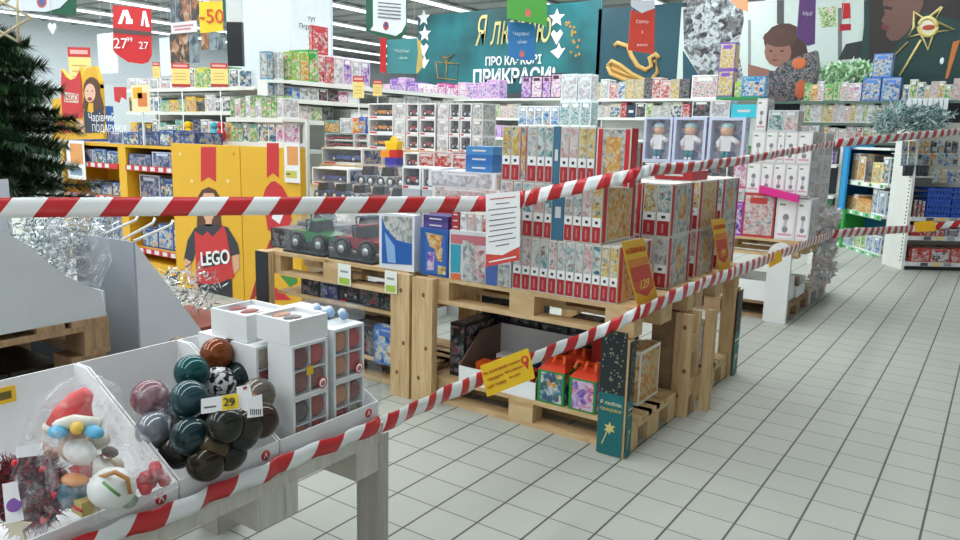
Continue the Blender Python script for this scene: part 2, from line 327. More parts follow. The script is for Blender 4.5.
# ------------------------------------------------------------------ setting
b = MB(); b.box(-30, 8, -6, 48, -.1, 0, 'floor_tiles'); struct('floor', b)
b = MB(); b.box(-30, 8, -6, 48, CEIL, CEIL+.1, flat('#a9adad', .8))
for i in range(54): b.box(-30, 8, -5.9+i*1, -5.82+i*1, CEIL-.06, CEIL, flat('#9a9e9f', .7))
struct('ceiling', b)
b = MB(); b.box(-30.1, -26, -6, 48, 0, CEIL, flat('#e3eaee', .7)); struct('wall_left', b)
b = MB(); b.box(-30, 8, 45, 45.2, 0, CEIL, flat('#dfe6ea', .7)); struct('wall_back', b)
b = MB(); b.box(8, 8.1, -6, 48, 0, CEIL, flat('#dfe3e4', .7)); struct('wall_right', b)
LAMP = flat('#f4fbff', .4, 0, 2.2, 'lamp_tube')
for i in range(11):
    x = -24.5+i*2.6
    o = empty('ceiling_lamp', WF, x, 3, CEIL-.16, 'long white fluorescent strip light running under the grey ceiling', 'lamp', 'fluorescent strips in parallel lines under the ceiling')
    b = MB(); b.box(-.1, .1, -8.5, 41.5, .05, .098, W); b.build('housing', o)
    b = MB(); b.box(-.07, .07, -8.5, 41.5, 0, .048, LAMP); b.build('tube', o)
# white column with the price check notice
p = atD(292, 100, 9.5); FC = Fr(p.x, p.y, 0)
u0 = FC.pix(230, 100)[0]
b = MB(); b.box(u0, 0, 0, .72, 0, CEIL, flat('#d3dde2', .6)); o = b.build('pillar'); o.location = FC.o; o['kind'] = 'structure'
FCs = Fr(p.x+.02, p.y, 90)
o = empty('wall_notice', FCs, .33, 0, 2.55, 'white notice board on the pillar reading тут Перевірка цін', 'sign')
b = MB(); b.box(-.33, .33, 0, .015, -.45, 2.3, flat('#e6ecef', .5)); b.build('board', o)
for s, z in (('тут', .18), ('Перевірка', -.02), ('цін', -.24)): text(s, .085, flat('#3f4450', .6), o, (.0, -.003, z*.55+.22))
# far white bulkhead with ledge on the left, behind everything
# ------------------------------------------------------------------ pallets and stands
def pallet(x0, y0, z0, label, group=None, wd='pine', ax=0, Lx=1.2, Wy=.8):
    o = empty('wooden_pallet', WF, x0, y0, z0, label, 'pallet', group)
    if ax: A, B = Wy, Lx
    else: A, B = Lx, Wy
    def P(n, a0, a1, b0, b1, z0_, z1_):
        m_ = MB()
        m_.box(a0, a1, b0, b1, z0_, z1_, wd) if not ax else m_.box(b0, b1, a0, a1, z0_, z1_, wd)
        m_.build(n, o)
    # long axis a, short axis b
    Lg, Sh = Lx, Wy
    for i, (s, wd_) in enumerate(((0, .145), (.17, .1), (Sh/2-.0725, .145), (Sh-.27, .1), (Sh-.145, .145))): P('deck_board', 0, Lg, s, s+wd_, .122, .144)
    for a in (0, Lg/2-.0725, Lg-.145): P('cross_board', a, a+.145, 0, Sh, .1, .1215)
    for a in (0, Lg/2-.0725, Lg-.145):
        for s, wd_ in ((0, .1), (Sh/2-.0725, .145), (Sh-.1, .1)): P('block', a, a+.145, s, s+wd_, .0225, .0995)
    for s, wd_ in ((0, .1), (Sh/2-.0725, .145), (Sh-.1, .1)): P('bottom_board', 0, Lg, s, s+wd_, 0, .022)
    return o
pallet(-1.0, .93, .566, 'pine pallet shelf carrying the jigsaw stacks above the white bin', 'pallets laid as shelves of the jigsaw stand')
pallet(-1.0, 1.77, .566, 'pine pallet shelf under the far jigsaw stacks along the aisle', 'pallets laid as shelves of the jigsaw stand')
pallet(-2.33, .93, .566, 'pine pallet shelf carrying the toy pickup trucks', 'pallets laid as shelves of the jigsaw stand')
pallet(-1.0, .955, 0, 'pine pallet on the floor below the white bin and gift boxes', 'pallets on the floor', Wy=.6)
pallet(-1.0, 1.84, 0, 'pine pallet on the floor holding the aisle side jigsaw boxes', 'pallets on the floor', Wy=.6)
pallet(-2.3, 1.0, 0, 'pine pallet on the floor below the toy truck shelf', 'pallets on the floor', Wy=.6)
def legframe(x0, x1, y0, y1, h, label, mat='pine_up', front=None):
    """upended pallet used as a leg: planks front and back, blocks between"""
    o = empty('upright_pallet', WF, x0, y0, 0, label, 'pallet', 'upended pallets used as legs')
    w_, d_ = x1-x0, y1-y0
    for yy in (0, d_-.022):
        b = MB(); b.box(0, w_, yy, yy+.022, 0, h, mat if yy else (front or mat)); b.build('plank', o)
    for z in (0, h/2-.05, h-.1):
        for yy in (.03, d_-.13):
            b = MB(); b.box(.02, w_-.02, yy, yy+.1, z, z+.1, mat); b.build('block', o)
    for z in (0, h/2-.05, h-.1):
        b = MB(); b.box(0, .018, .023, d_-.023, z, z+.1, mat); b.build('cross_board', o)
    return o

def plankleg(x0, x1, y0, y1, h, label, mat='pine_up', knot=True):
    o = empty('upright_plank', WF, x0, y0, 0, label, 'plank', 'pine posts carrying the pallet shelves'); w_ = x1-x0
    b = MB(); b.box(0, w_, 0, .022, 0, h, mat)
    if knot:
        for kx, kz in ((.55, .87), (.35, .2), (.7, .45)): b.ball((w_*kx, 0, h*kz), .011, flat('#7a5636', .7), 10, (1, .1, 1.2))
    b.build('face_plank', o)
    b = MB(); b.box(0, w_, max(y1-y0-.02, .024), max(y1-y0, .044), 0, h, mat); b.build('rear_plank', o)
    for z in (.1, h*.6):
        b = MB(); b.box(w_*.2, w_*.8, .0225, max(y1-y0-.0205, .0235), z, z+.1, mat); b.build('block', o)
    return o
plankleg(-1.22, -1.085, .88, .925, .705, 'knotty pine post on the side nearer the toy trucks, carrying the shelf pallets')
plankleg(-1.065, -.925, .88, .925, .70, 'pine post with one round knot, beside the white cardboard bin')
plankleg(.075, .205, .885, .945, .56, 'pine post at the aisle corner behind the green star poster', knot=False)
q1, q2, q3 = atY(673, 360, 1.58).x, atY(690, 360, 1.58).x, atY(711, 360, 1.745).x
plankleg(q1, q2, 1.58, 1.72, .564, 'pine post on the aisle side, nearer one of the joined pair')
plankleg(q2+.01, q3, 1.745, 1.8, .564, 'pine post on the aisle side, farther one of the joined pair', knot=False)
b = MB(); b.box(0, q1-.003-atY(650, 360, 1.6).x, 0, .02, 0, .56, 'pine_old_shaded'); o = b.build('cross_plank'); o.location = (atY(650, 360, 1.6).x, 1.6, 0); tag(o, 'brown plank coloured as if shaded, set square behind the aisle corner picture boxes', 'plank')  # darker wood tone puts the shade into the plank's colour
plankleg(.13, .22, 2.47, 2.55, .564, 'pine post on the aisle side at the far end of the jigsaw stand', knot=False)
plankleg(-2.36, -2.24, .88, .925, .71, 'pine post with a black painted face beside the yellow cartoon panel', mat='pine_up', knot=False)
b = MB(); b.box(-.06, .06, -.004, 0, .0, .7, flat('#23262b', .5)); o = b.build('black_board'); o.location = (-2.3, .879, .005); tag(o, 'narrow black board fixed on the post beside the yellow panels', 'board')
plankleg(-2.3, -2.18, 1.63, 1.72, .564, 'pine post at the rear of the toy truck shelf', knot=False)
plankleg(-1.3, -1.18, 1.63, 1.72, .564, 'pine post at the rear between truck shelf and jigsaw stand', knot=False)
plankleg(-1.0, -.88, 1.63, 1.72, .564, 'pine post behind the stacked dark cartons under the jigsaw shelf', knot=False)
plankleg(-1.0, -.88, 2.47, 2.55, .564, 'pine post at the rear far corner of the jigsaw stand', knot=False)
# green star posters wrapped around the aisle corner
def poster(x0, x1, y, z0, z1, label, rot=0):
    o = empty('poster', WF, x0, y, z0, label, 'poster', rot=rot); w_ = x1-x0; h = z1-z0
    b = MB(); b.box(0, w_, 0, .004, 0, h*.5, TEAL); b.box(0, w_, 0, .004, h*.5, h, flat('#18252a', .5))
    r = random.Random(3)
    for i in range(60):
        z = h*(.5+.5*r.random()); s = .002+.003*r.random(); xx = r.uniform(.01, w_-.01); b.rect(xx-s, xx+s, z-s, z+s, flat('#8d8a6a', .5), -.001)
    b.build('panel', o)
    s = MB(); st = []
    for i in range(12):
        rr = (.032 if i % 2 == 0 else .015)*w_/.125; st.append((w_/2+rr*sin(pi*i/6), -.001, h*.22+rr*cos(pi*i/6)))
    s.poly(st, flat('#d8c878', .4)); s.prism([(w_/2-.012, -.0015, h*.2), (w_/2-.006, -.0015, h*.2), (w_*.24, -.0015, h*.08), (w_*.2, -.0015, h*.08)], (0, -.001, 0), flat('#d8c878', .4)); s.build('gold_star', o)
    text('Я люблю', w_*.2, flat('#e8e4c0', .5), o, (w_/2, -.001, h*.42)); text('прикраси', w_*.19, flat('#cfc06a', .5), o, (w_/2, -.001, h*.37))
    return o
poster(.07, .195, .878, .005, .6, 'tall teal and black poster with gold star on the front corner post')
poster(0, .055, 0, .005, .56, 'narrow teal poster folded round the aisle face of the corner post', radians(90)).location = (.214, .887, .005)
poster(0, .1, 0, .005, .55, 'teal poster on the aisle face of the far end post', radians(90)).location = (.235, 2.46, .005)
# ------------------------------------------------------------------ main jigsaw stand
FM = Fr(0, .93, 0); DK = .7115
SP = [('spine:art_teal', 'teal'), ('spine:art_rose', 'rose'), ('spine:art_grey', 'grey'), ('spine:art_gold', 'gold')]
def spines(xs, yt, zb, d, dp, seq, where, end='the aisle', g=None, ym=None):
    n = len(xs)-1
    row(FM, [(xs[i], xs[i+1], yt+(xs[i]-xs[0])*.04, 'spine:art_'+seq[i % len(seq)], {'teal': 'teal', 'rose': 'rose pink', 'grey': 'pale grey', 'gold': 'gold'}[seq[i % len(seq)]]) for i in range(n)], zb, d, dp, where, end, g or 'jigsaw boxes standing on end', ymid=ym, desc_kind='jigsaw box', name='jigsaw_box', from_right=True)
xs = [513+(619-513)*i/12 for i in range(13)]
# heights are kept equal over each row so that rows can stack
def hrow(xs, z0, z1, d, dp, seq, where, fr=FM, ym=260):
    n = len(xs)-1
    for i in range(n):
        c = seq[i % len(seq)]; u0 = fr.pix(xs[i], ym, d)[0]; u1 = fr.pix(xs[i+1], ym, d)[0]
        nm = {'teal': 'teal', 'rose': 'rose pink', 'grey': 'pale grey', 'gold': 'gold', 'jig': 'red edged flat-on', 'blue': 'plain blue', 'red': 'red edged'}[c]
        st = {'jig': 'jig:art_orange', 'blue': 'plain:#3a6f8c', 'red': 'jig:art_gold'}.get(c, 'spine:art_'+c)
        pack(fr, u0, u1, z0, z1-z0, d, dp, st, '%s jigsaw box, %s from the aisle in the %s' % (nm, ordn(n-1-i), where), 'jigsaw box', 'jigsaw boxes of the pallet stand', 'jigsaw_box')
Z1, Z2, Z3 = DK, .978, 1.245
hrow(xs, Z1, Z2-.002, 0, .38, ['teal', 'rose', 'grey', 'teal', 'rose', 'grey', 'teal', 'grey', 'rose', 'teal', 'gold', 'gold'], 'bottom front row')
hrow([522, 533, 544, 552, 564, 573, 582, 592, 602], Z2, Z3-.002, 0, .38, ['teal', 'rose', 'teal', 'blue', 'grey', 'teal', 'rose', 'gold'], 'middle front row', ym=215)
hrow([502, 511, 520, 527, 537, 545, 553, 560, 569, 578, 587, 595], Z3, 1.51, 0, .36, ['gold', 'gold', 'red', 'grey', 'teal', 'teal', 'blue', 'rose', 'rose', 'gold', 'gold'], 'top front row', ym=155)
pack(FM, FM.pix(596, 155)[0], FM.pix(631, 155)[0], Z3, .262, 0, .07, 'jig:art_orange', 'wide jigsaw box with red bands and orange picture at the top aisle corner', 'jigsaw box', None, 'jigsaw_box')
pack(FM, FM.pix(596, 155)[0], FM.pix(612, 155)[0], Z3, .2, .1, .25, 'spine:art_rose', 'rose jigsaw box hidden behind the top corner one', 'jigsaw box', None, 'jigsaw_box')
# support under the left end of the top rows
hrow([512.5, 521.5], Z2, Z3-.002, 0, .3, ['grey'], 'gap beside the notice', ym=215)
hrow([500, 512], Z2, Z3-.002, 0, .3, ['rose'], 'column behind the paper notice', ym=215)
for k, (d, a, b_, zz) in enumerate(((.5, 640, 662, 2), (.92, 675, 692, 2), (1.32, 703, 717, 2))):
    wd_ = ('second', 'third', 'farthest')[k]
    for j, (z0, z1) in enumerate(((Z1, Z2-.002), (Z2, Z3-.002))):
        c = [['gold', 'teal'], ['rose', 'gold'], ['teal', 'teal']][k] if j else [['rose', 'grey'], ['teal', 'rose'], ['gold', 'grey']][k]
        xa = FM.pix(a, 240, d)[0]
        u1 = .15; 
        for q in range(2):
            pack(FM, u1-.075*(2-q), u1-.075*(1-q), z0, z1-z0, d, .33, 'spine:art_'+c[q], '%s jigsaw box, %s, %s layer of the %s aisle side stack' % ({'gold': 'gold', 'teal': 'teal', 'rose': 'rose', 'grey': 'grey'}[c[q]], ('inner one', 'aisle side one')[q], ('lower', 'upper')[j], wd_), 'jigsaw box', 'jigsaw boxes of the pallet stand', 'jigsaw_box')
        pack(FM, -.16, -.004, z0, z1-z0, d, .33, 'jig:art_orange', 'wide red edged jigsaw box, %s layer, inner side of the %s aisle side stack' % (('lower', 'upper')[j], wd_), 'jigsaw box', 'jigsaw boxes of the pallet stand', 'jigsaw_box')
pack(FM, -.12, .1, Z3, .05, .93, .25, 'plain:#b02a30', 'flat red box lying on top of the third aisle side jigsaw stack', 'box', None, 'flat_box')
pack(FM, -.4, -.2, Z2, .24, .55, .3, 'spine:art_teal', 'broad teal jigsaw box behind the front rows of the stand', 'jigsaw box', None, 'jigsaw_box'); 
pack(FM, -.4, -.2, Z1, .264, .55, .3, 'spine:art_rose', 'broad rose jigsaw box at the base behind the front rows', 'jigsaw box', None, 'jigsaw_box')
# large picture boxes at the front left of the stand
def pbox(x0, x1, yt, zb, d, dp, st, label, name='picture_box', cat='box', ym=None, fr=FM, h=None):
    ym = ym or yt+15; u0 = fr.pix(x0, ym, d)[0]; u1 = fr.pix(x1, ym, d)[0]; z = fr.pix((x0+x1)/2, yt, d)[1]
    return pack(fr, u0, u1, zb, h or (z-zb), d, dp, st, label, cat, None, name)
o = pbox(379, 414.5, 214, DK, .0, .06, 'plain:#dfe3e6', 'large boxed jigsaw picture of blue sea and rocky coast beside the trucks', ym=240)
def onface(o, fr, d, polys, y=-.002):
    """printed shapes drawn on the front face of object o (pixel outlines of the print)"""
    b = MB()
    for pts, mat, k in polys:
        P_ = []
        for (x, yy) in pts:
            u, z = fr.pix(x, yy, d); q = fr.pt(u, d, z)-o.location; q = Matrix.Rotation(-o.rotation_euler.z, 3, 'Z') @ q
            P_.append((q.x, y-.0006*k, q.z))
        b.poly(P_, mat)
    return b
onface(o, FM, 0, [([(382, 216), (412, 217), (412, 265), (382, 263)], flat('#2f62b0', .35), 0), ([(382, 216), (412, 217), (412, 244), (397, 240), (386, 228)], 'art_grey', 1), ([(385, 232), (395, 246), (396, 263), (388, 262)], flat('#8fb4dc', .35), 1)]).build('printed_picture', o)
o = pbox(420, 448, 229, DK, .0, .16, 'plain:#2a5ba0', 'blue box printed with fruit and cartoon figures on the stand', ym=255)
onface(o, FM, 0, [([(426, 232), (446, 236), (446, 275), (425, 272)], flat('#3f68b4', .35), 0), ([(426, 232), (443, 236), (440, 252), (430, 246)], 'art_orange', 1), ([(428, 252), (435, 252), (434, 270), (427, 270)], 'art_purple', 1), ([(435, 246), (443, 248), (442, 262), (437, 260)], 'art_orange', 2), ([(438, 265), (446, 267), (446, 275), (438, 274)], 'art_gold', 2)]).build('printed_picture', o)
o = pbox(449, 511.5, 233, DK, .0, .22, 'plain:#cfd2d6', 'wide pink and turquoise box printed with children, behind the paper notice', ym=260)
onface(o, FM, 0, [([(451, 234), (487, 237), (487, 246), (451, 243)], flat('#c07078', .35), 0), ([(451, 244), (461, 245), (460, 272), (451, 272)], flat('#3aa0b4', .35), 1), ([(451, 273), (461, 274), (461, 280), (451, 279)], flat('#d8704a', .35), 1),
 ([(463, 240), (474, 242), (473, 281), (463, 280)], 'art_grey', 1), ([(474, 246), (485, 248), (485, 283), (474, 281)], 'art_rose', 2), ([(486, 262), (498, 264), (497, 286), (486, 284)], flat('#4a62a0', .35), 2), ([(499, 264), (509, 265), (509, 287), (498, 286)], 'art_grey', 2)]).build('printed_picture', o)
ZF = FM.pix(434, 229)[1]; ZK = FM.pix(480, 233)[1]
for i, (a, b_, c, l) in enumerate(((421, 443, '#5a4a8c', 'purple'), (421, 443, '#473a78', 'dark violet'))):
    pack(FM, FM.pix(a, 220)[0], FM.pix(b_+3, 220)[0], ZF+i*.035, .034, .02, .14, 'plain:'+c, 'flat %s game box lying on the blue fruit box, %s one' % (l, ('lower', 'upper')[i]), 'box', None, 'flat_box')
for i in range(3):
    pack(FM, FM.pix(449, 220)[0], FM.pix(457.5, 220)[0], ZK+i*.032, .031, .02, .18, 'plain:#a8343a', 'small dark red flat box beside the white domino boxes, %s of three up' % ordn(i), 'box', 'red flat boxes on the children box', 'flat_box')
for i in range(4):
    pack(FM, FM.pix(458+i*7.4, 220)[0], FM.pix(465+i*7.4, 220)[0], ZK, .095, .02, .15, 'pic:'+['art_white+#f4f4f4', 'art_rose+#e8e0d8', 'art_white+#efe8e0', 'art_red+#e8e8e8'][i], 'small upright %s game box, %s from the red flat boxes' % (('white dotted', 'cream', 'pale cream', 'red printed')[i], ordn(i)), 'box', 'domino boxes on the children box', 'game_box')
# flat red and white boxes stacked behind, up to above the tape
DB = .26
zz = ZK
pack(FM, -1.0, -.46, DK, ZK-DK, DB, .3, 'plain:#c4c8cc', 'broad pale carton standing behind the children box', 'box', None, 'carton')
BK = [(430, 505, .07, 'plain:#a8343a', 'red lower'), (430, 503, .06, 'plain:#d8dadc', 'white'), (432, 505, .07, 'pic:art_rose+#e4e0e0', 'rose printed'), (428, 500, .09, 'pic:art_white+#e4e6e8', 'pale printed top')]
for x0, x1, h, st, cw in BK:
    pack(FM, FM.pix(x0, 195, DB)[0], FM.pix(x1, 195, DB)[0]-.03, zz, h-.001, DB, .26, st, '%s long flat box in the pile behind the paper notice' % cw, 'box', 'long flat boxes piled behind the notice', 'flat_box'); zz += h
for i in range(2):
    pack(FM, FM.pix(402+i*20, 160, .3)[0], FM.pix(421+i*20, 160, .3)[0], 1.14, .13, .3, .16, 'win:art_red', 'window box with red and white striped toy, %s of two above the tape' % ordn(i), 'box', 'red and white window boxes above the tape')
    pack(FM, FM.pix(402+i*20, 160, .3)[0], FM.pix(421+i*20, 160, .3)[0], DK, .4275, .3, .16, 'plain:#b9bdc2', 'grey carton under the striped toy window boxes, %s of two' % ordn(i), 'box', None, 'carton')
for i in range(3):
    pack(FM, FM.pix(470, 150, .34)[0], FM.pix(497, 150, .34)[0], zz+i*.047, .046, .3, .2, 'plain:'+('#3a78b8', '#2f6cb4', '#4a8ac4')[i], 'flat blue box on the pile beside the gold jigsaws, %s up' % ordn(i), 'box', 'flat blue boxes on the pile', 'flat_box')
# toy pickup trucks in clear covers
def truck(x0, x1, yb, colr, label, d=.07):
    u0 = FM.pix(x0, yb, d)[0]; u1 = FM.pix(x1, yb, d)[0]; Lh = u1-u0; u = (u0+u1)/2
    o = empty('toy_truck', FM, u, d, DK+.014, label, 'toy truck', 'toy pickup trucks on the pallet shelf'); H = .19; wd_ = .16; x = Lh/2; r = .049
    b = MB(); body = flat(colr, .25)
    b.prism([(-x*.9, 0, r*1.2), (x*.9, 0, r*1.2), (x*.95, 0, r*2.2), (x*.45, 0, r*2.5), (-x*.1, 0, r*2.5), (-x*.92, 0, r*2.4)], (0, wd_, 0), body); b.build('body', o)
    b = MB(); b.box(-x*.93, x*.96, -.006, wd_+.006, r*.95, r*1.19, flat('#1e2126', .4)); b.build('chassis', o)
    for q in (-.58, .58): b = MB(); b.tube([(x*q+r*1.25*cos(t_), -.004, r*1.19+r*1.05*sin(t_)) for t_ in [pi*k/8 for k in range(9)]], .009, BLK, 6); b.build('fender', o)
    b = MB(); b.prism([(-x*.1, .012, r*2.5+.0005), (x*.45, .012, r*2.5+.0005), (x*.28, .012, H), (0, .012, H)], (0, wd_-.024, 0), flat('#1c2228', .1)); b.build('cabin', o)
    b = MB(); b.prism([(-x*.02, .008, H), (x*.3, .008, H), (x*.28, .008, H+.008), (0, .008, H+.008)], (0, wd_-.016, 0), body); b.build('cabin_roof', o)
    b = MB(); b.tube([(-x*.15, .01, r*2.5), (-x*.2, .01, H)], .005, BLK); b.tube([(-x*.15, wd_-.01, r*2.5), (-x*.2, wd_-.01, H)], .005, BLK); b.tube([(-x*.2, .01, H), (-x*.2, wd_-.01, H)], .005, BLK); b.build('roll_bar', o)
    b = MB(); b.box(-x, -x*.92, -.005, wd_+.005, r*.9, r*1.5, DG); b.box(x*.92, x, -.005, wd_+.005, r*.9, r*1.5, DG); b.build('bumper', o)
    for q in (-.58, .58):
        for yy in (-.022, wd_-.02):
            b = MB(); b.tube([(x*q, yy, r), (x*q, yy+.04, r)], r, BLK, 16); wh = b.build('wheel', o); b = MB(); b.tube([(x*q, yy-.003, r), (x*q, yy+.043, r)], r*.48, flat('#b8bcc0', .3, .6), 12); b.build('hub', wh)
    b = MB(); b.box(-x*1.05, x*1.05, -.05, wd_+.04, -.013, -.001, flat('#2a2e34', .4)); b.build('base_tray', o)
    b = MB(); b.prism([(-x*1.03, -.045, 0), (x*1.03, -.045, 0), (x*1.0, -.045, r*2.8), (x*.4, -.045, H+.02), (-x*.3, -.045, H+.02), (-x*1.0, -.045, r*2.7)], (0, wd_+.08, 0), 'clear_plastic'); b.build('clear_cover', o)
    return o
truck(290, 329, 240, '#2f7a44', 'green toy pickup truck under a clear cover, beside the black carton')
truck(335, 377, 245, '#8a2030', 'dark red toy pickup truck under a clear cover, beside the sea jigsaw')
truck(340, 378, 235, '#2b4560', 'dark blue toy pickup truck in a cover behind the red one', d=.42)
truck(296, 332, 232, '#6a7076', 'grey toy pickup truck in a cover behind the green one', d=.42)
pbox(271, 292, 229, DK, .1, .2, 'pic:art_dark+#23262b', 'black carton with toy picture at the end of the truck shelf', ym=245)
# price cards on the truck shelf and stand
def card(x0, x1, y0, y1, fr, d, label, colr='#eef2ea', parts=(), rot=0, cat='price card'):
    u0, z1 = fr.pix(x0, y0, d); u1, _ = fr.pix(x1, (y0+y1)/2, d); z0 = fr.pix(x0, y1, d)[1]
    o = empty('price_card', fr, (u0+u1)/2, d, z0, label, cat, None); w_ = (u1-u0)/2; h = z1-z0
    b = MB(); b.box(-w_, w_, -.002, 0, 0, h, flat(colr, .5))
    for (a, c, e, f, m_) in parts: b.rect(-w_+2*w_*a, -w_+2*w_*c, h*e, h*f, flat(m_, .5), -.003)
    b.build('card', o); return o, w_, h
card(338, 351, 263, 284, FM, -.006, 'white and green price card hanging under the truck shelf', parts=((.1, .9, .05, .35, '#a8c84a'), (.2, .8, .6, .7, '#9aa0a0')))
card(385, 397, 270, 292, FM, -.06, 'white and green price card on the knotty post', parts=((.1, .9, .05, .35, '#a8c84a'), (.2, .8, .6, .7, '#9aa0a0')))
# under the truck shelf
b = MB(); b.box(-2.3, -1.24, 1.0, 1.58, .42, .44, 'pine'); b.box(-2.3, -1.24, 1.2, 1.24, .1442, .42, 'pine'); o = b.build('pine_shelf'); tag(o, 'pine mid shelf on a divider board under the toy trucks', 'shelf')
def lowfill(xa, xb, n, z0, h, d, dp, sty, where, g, fr=FM):
    ua, ub = xa, xb
    for i in range(n):
        st, cw = sty[i % len(sty)]; e = (ub-ua)/n; hh = h*(1-.12*((i*5) % 3)/2)
        pack(fr, ua+e*i, ua+e*(i+1), z0, hh, d, dp, st, '%s box, %s counting toward the aisle, %s' % (cw, ordn(i), where), 'box', g)
DK4 = [('pic:art_dark+#202428', 'black printed'), ('pic:art_navy+#232a44', 'navy'), ('win:art_dark+#2a2d33', 'black window'), ('pic:art_dark+#3a3e44', 'charcoal')]
lowfill(-2.1, -1.26, 5, .4405, .12, .09, .17, DK4, 'on the mid shelf under the trucks', 'dark toy boxes under the trucks')
lowfill(-2.1, -1.26, 5, .1445, .2, .08, .18, DK4+[('pic:art_blue+#3a62b0', 'blue')], 'on the low pallet under the trucks', 'dark toy boxes under the trucks')
o = pbox(374, 399, 328, .1445, -.0, .07, 'pic:art_blue+#4a72b8', 'blue cartoon toy box on the low pallet beside the knotty post', ym=345)
# dark cartons left under the jigsaw shelf
for i in range(3):
    for j in range(2):
        pack(FM, -.95+.2*j, -.755+.2*j, .1445+.13*i, .128, .45, .12, ('pic:art_dark+#1c1f24', 'pic:art_navy+#1e2436', 'win:art_dark+#26292f')[(i+j) % 3], 'dark toy carton in the pile beyond the knotted post, %s layer, %s' % (ordn(i), ('post side', 'bin side')[j]), 'box', 'dark cartons under the jigsaw shelf')
# white cardboard bin with leaning side
o = empty('cardboard_bin', FM, -.5, .03, .1445, 'white cardboard bin with brown inside on the pallet behind the yellow sign', 'bin')
b = MB(); t_ = .006
b.box(-.3, .18, .4, .4+t_, 0, .25, W2); b.build('back_panel', o)
b = MB(); b.box(-.3, .18, 0, t_, 0, .09, W); b.build('front_panel', o)
b = MB(); b.prism([(-.3, .007, 0), (-.3, .399, 0), (-.3, .399, .25), (-.3, .2, .25), (-.3, .007, .1)], (t_, 0, 0), BROWN); b.build('side_panel', o)
b = MB(); b.prism([(.18, .007, 0), (.18, .399, 0), (.18, .399, .25), (.18, .2, .25), (.18, .007, .1)], (-t_, 0, 0), BROWN); b.build('side_panel', o)
b = MB(); b.box(-.293, .173, .007, .399, 0, t_, BROWN); b.build('bottom', o)
for i, (x, y, c, s) in enumerate(((-.2, .1, '#d8561e', 'orange'), (-.11, .12, '#c8302c', 'red'), (-.02, .1, '#e07820', 'amber'), (.07, .13, '#b82a2a', 'dark red'), (-.16, .24, '#d8d8d8', 'white'), (.0, .25, '#2a5a9a', 'blue'))):
    pack(FM, -.5+x-.04, -.5+x+.04, .152, .1+.02*(i % 3), .03+y-.03, .08, 'plain:'+c, 'small %s box lying inside the white cardboard bin' % s, 'box', 'small boxes inside the white bin')
# gift boxes on the low pallet
def gift(u, d, w_, h, body, label):
    o = empty('gift_box', FM, u, d, .1445, label, 'gift box', 'cartoon gift boxes on the low pallet')
    b = MB(); b.box(-w_/2, w_/2, 0, .14, 0, h, flat('#2f8a3c', .4)); b.rect(-w_*.38, w_*.42, h*.06, h*.94, body); b.side(w_/2+.001, .01, .13, h*.06, h*.94, body); b.build('carton', o)
    b = MB()
    b.prism([(-w_*.5, 0, h), (w_*.5, 0, h), (w_*.3, .07, h+.05), (-w_*.3, .07, h+.05)], (0, .07, 0), flat('#d8401e', .4)); b.build('lid', o)
    b = MB()
    for k in range(-1, 2): b.tube([(k*w_*.1, .08, h+.045), (k*w_*.35, .04, h+.075), (k*w_*.4, .02, h+.04)], .009, flat('#e8622a', .3), 6)
    b.build('bow', o); return o
gift(-.235, .035, .15, .17, 'art_mixed', 'green cartoon gift box with orange lid, nearer the white bin')
gift(-.06, .035, .145, .165, 'art_purple', 'green cartoon gift box with purple print, beside the star poster')
gift(-.22, .22, .14, .17, 'art_green', 'green gift box with leafy print in the row behind')
# boxes on low pallets along the aisle
pack(FM, .0, .045, .1445, .27, .28, .26, 'pic:art_mixed+#e8e8e0', 'colourful picture book box on edge behind the corner post, inner one', 'box', 'boxes on edge behind the corner post')
pack(FM, .05, .13, .1445, .28, .28, .26, 'pic:art_orange+#efeee6', 'tall white and yellow picture box on edge behind the corner post', 'box', 'boxes on edge behind the corner post')
pack(FM, -.15, -.01, .1445, .3, .3, .26, 'plain:#b82a2a', 'red carton behind the gift boxes', 'box', None, 'carton')
for i in range(3): pack(FM, -.06+i*.065, .003+i*.065, .1445, .265, .95, .3, 'spine:art_teal' if i else 'spine:art_rose', 'jigsaw box on the far low pallet, %s counting toward the aisle' % ordn(i), 'jigsaw box', 'jigsaw boxes on the far low pallet', 'jigsaw_box')
pack(FM, -.06, .06, .4105, .1, 1.0, .2, 'plain:#8c2c34', 'maroon flat box lying on the far low jigsaws', 'box', None, 'flat_box')
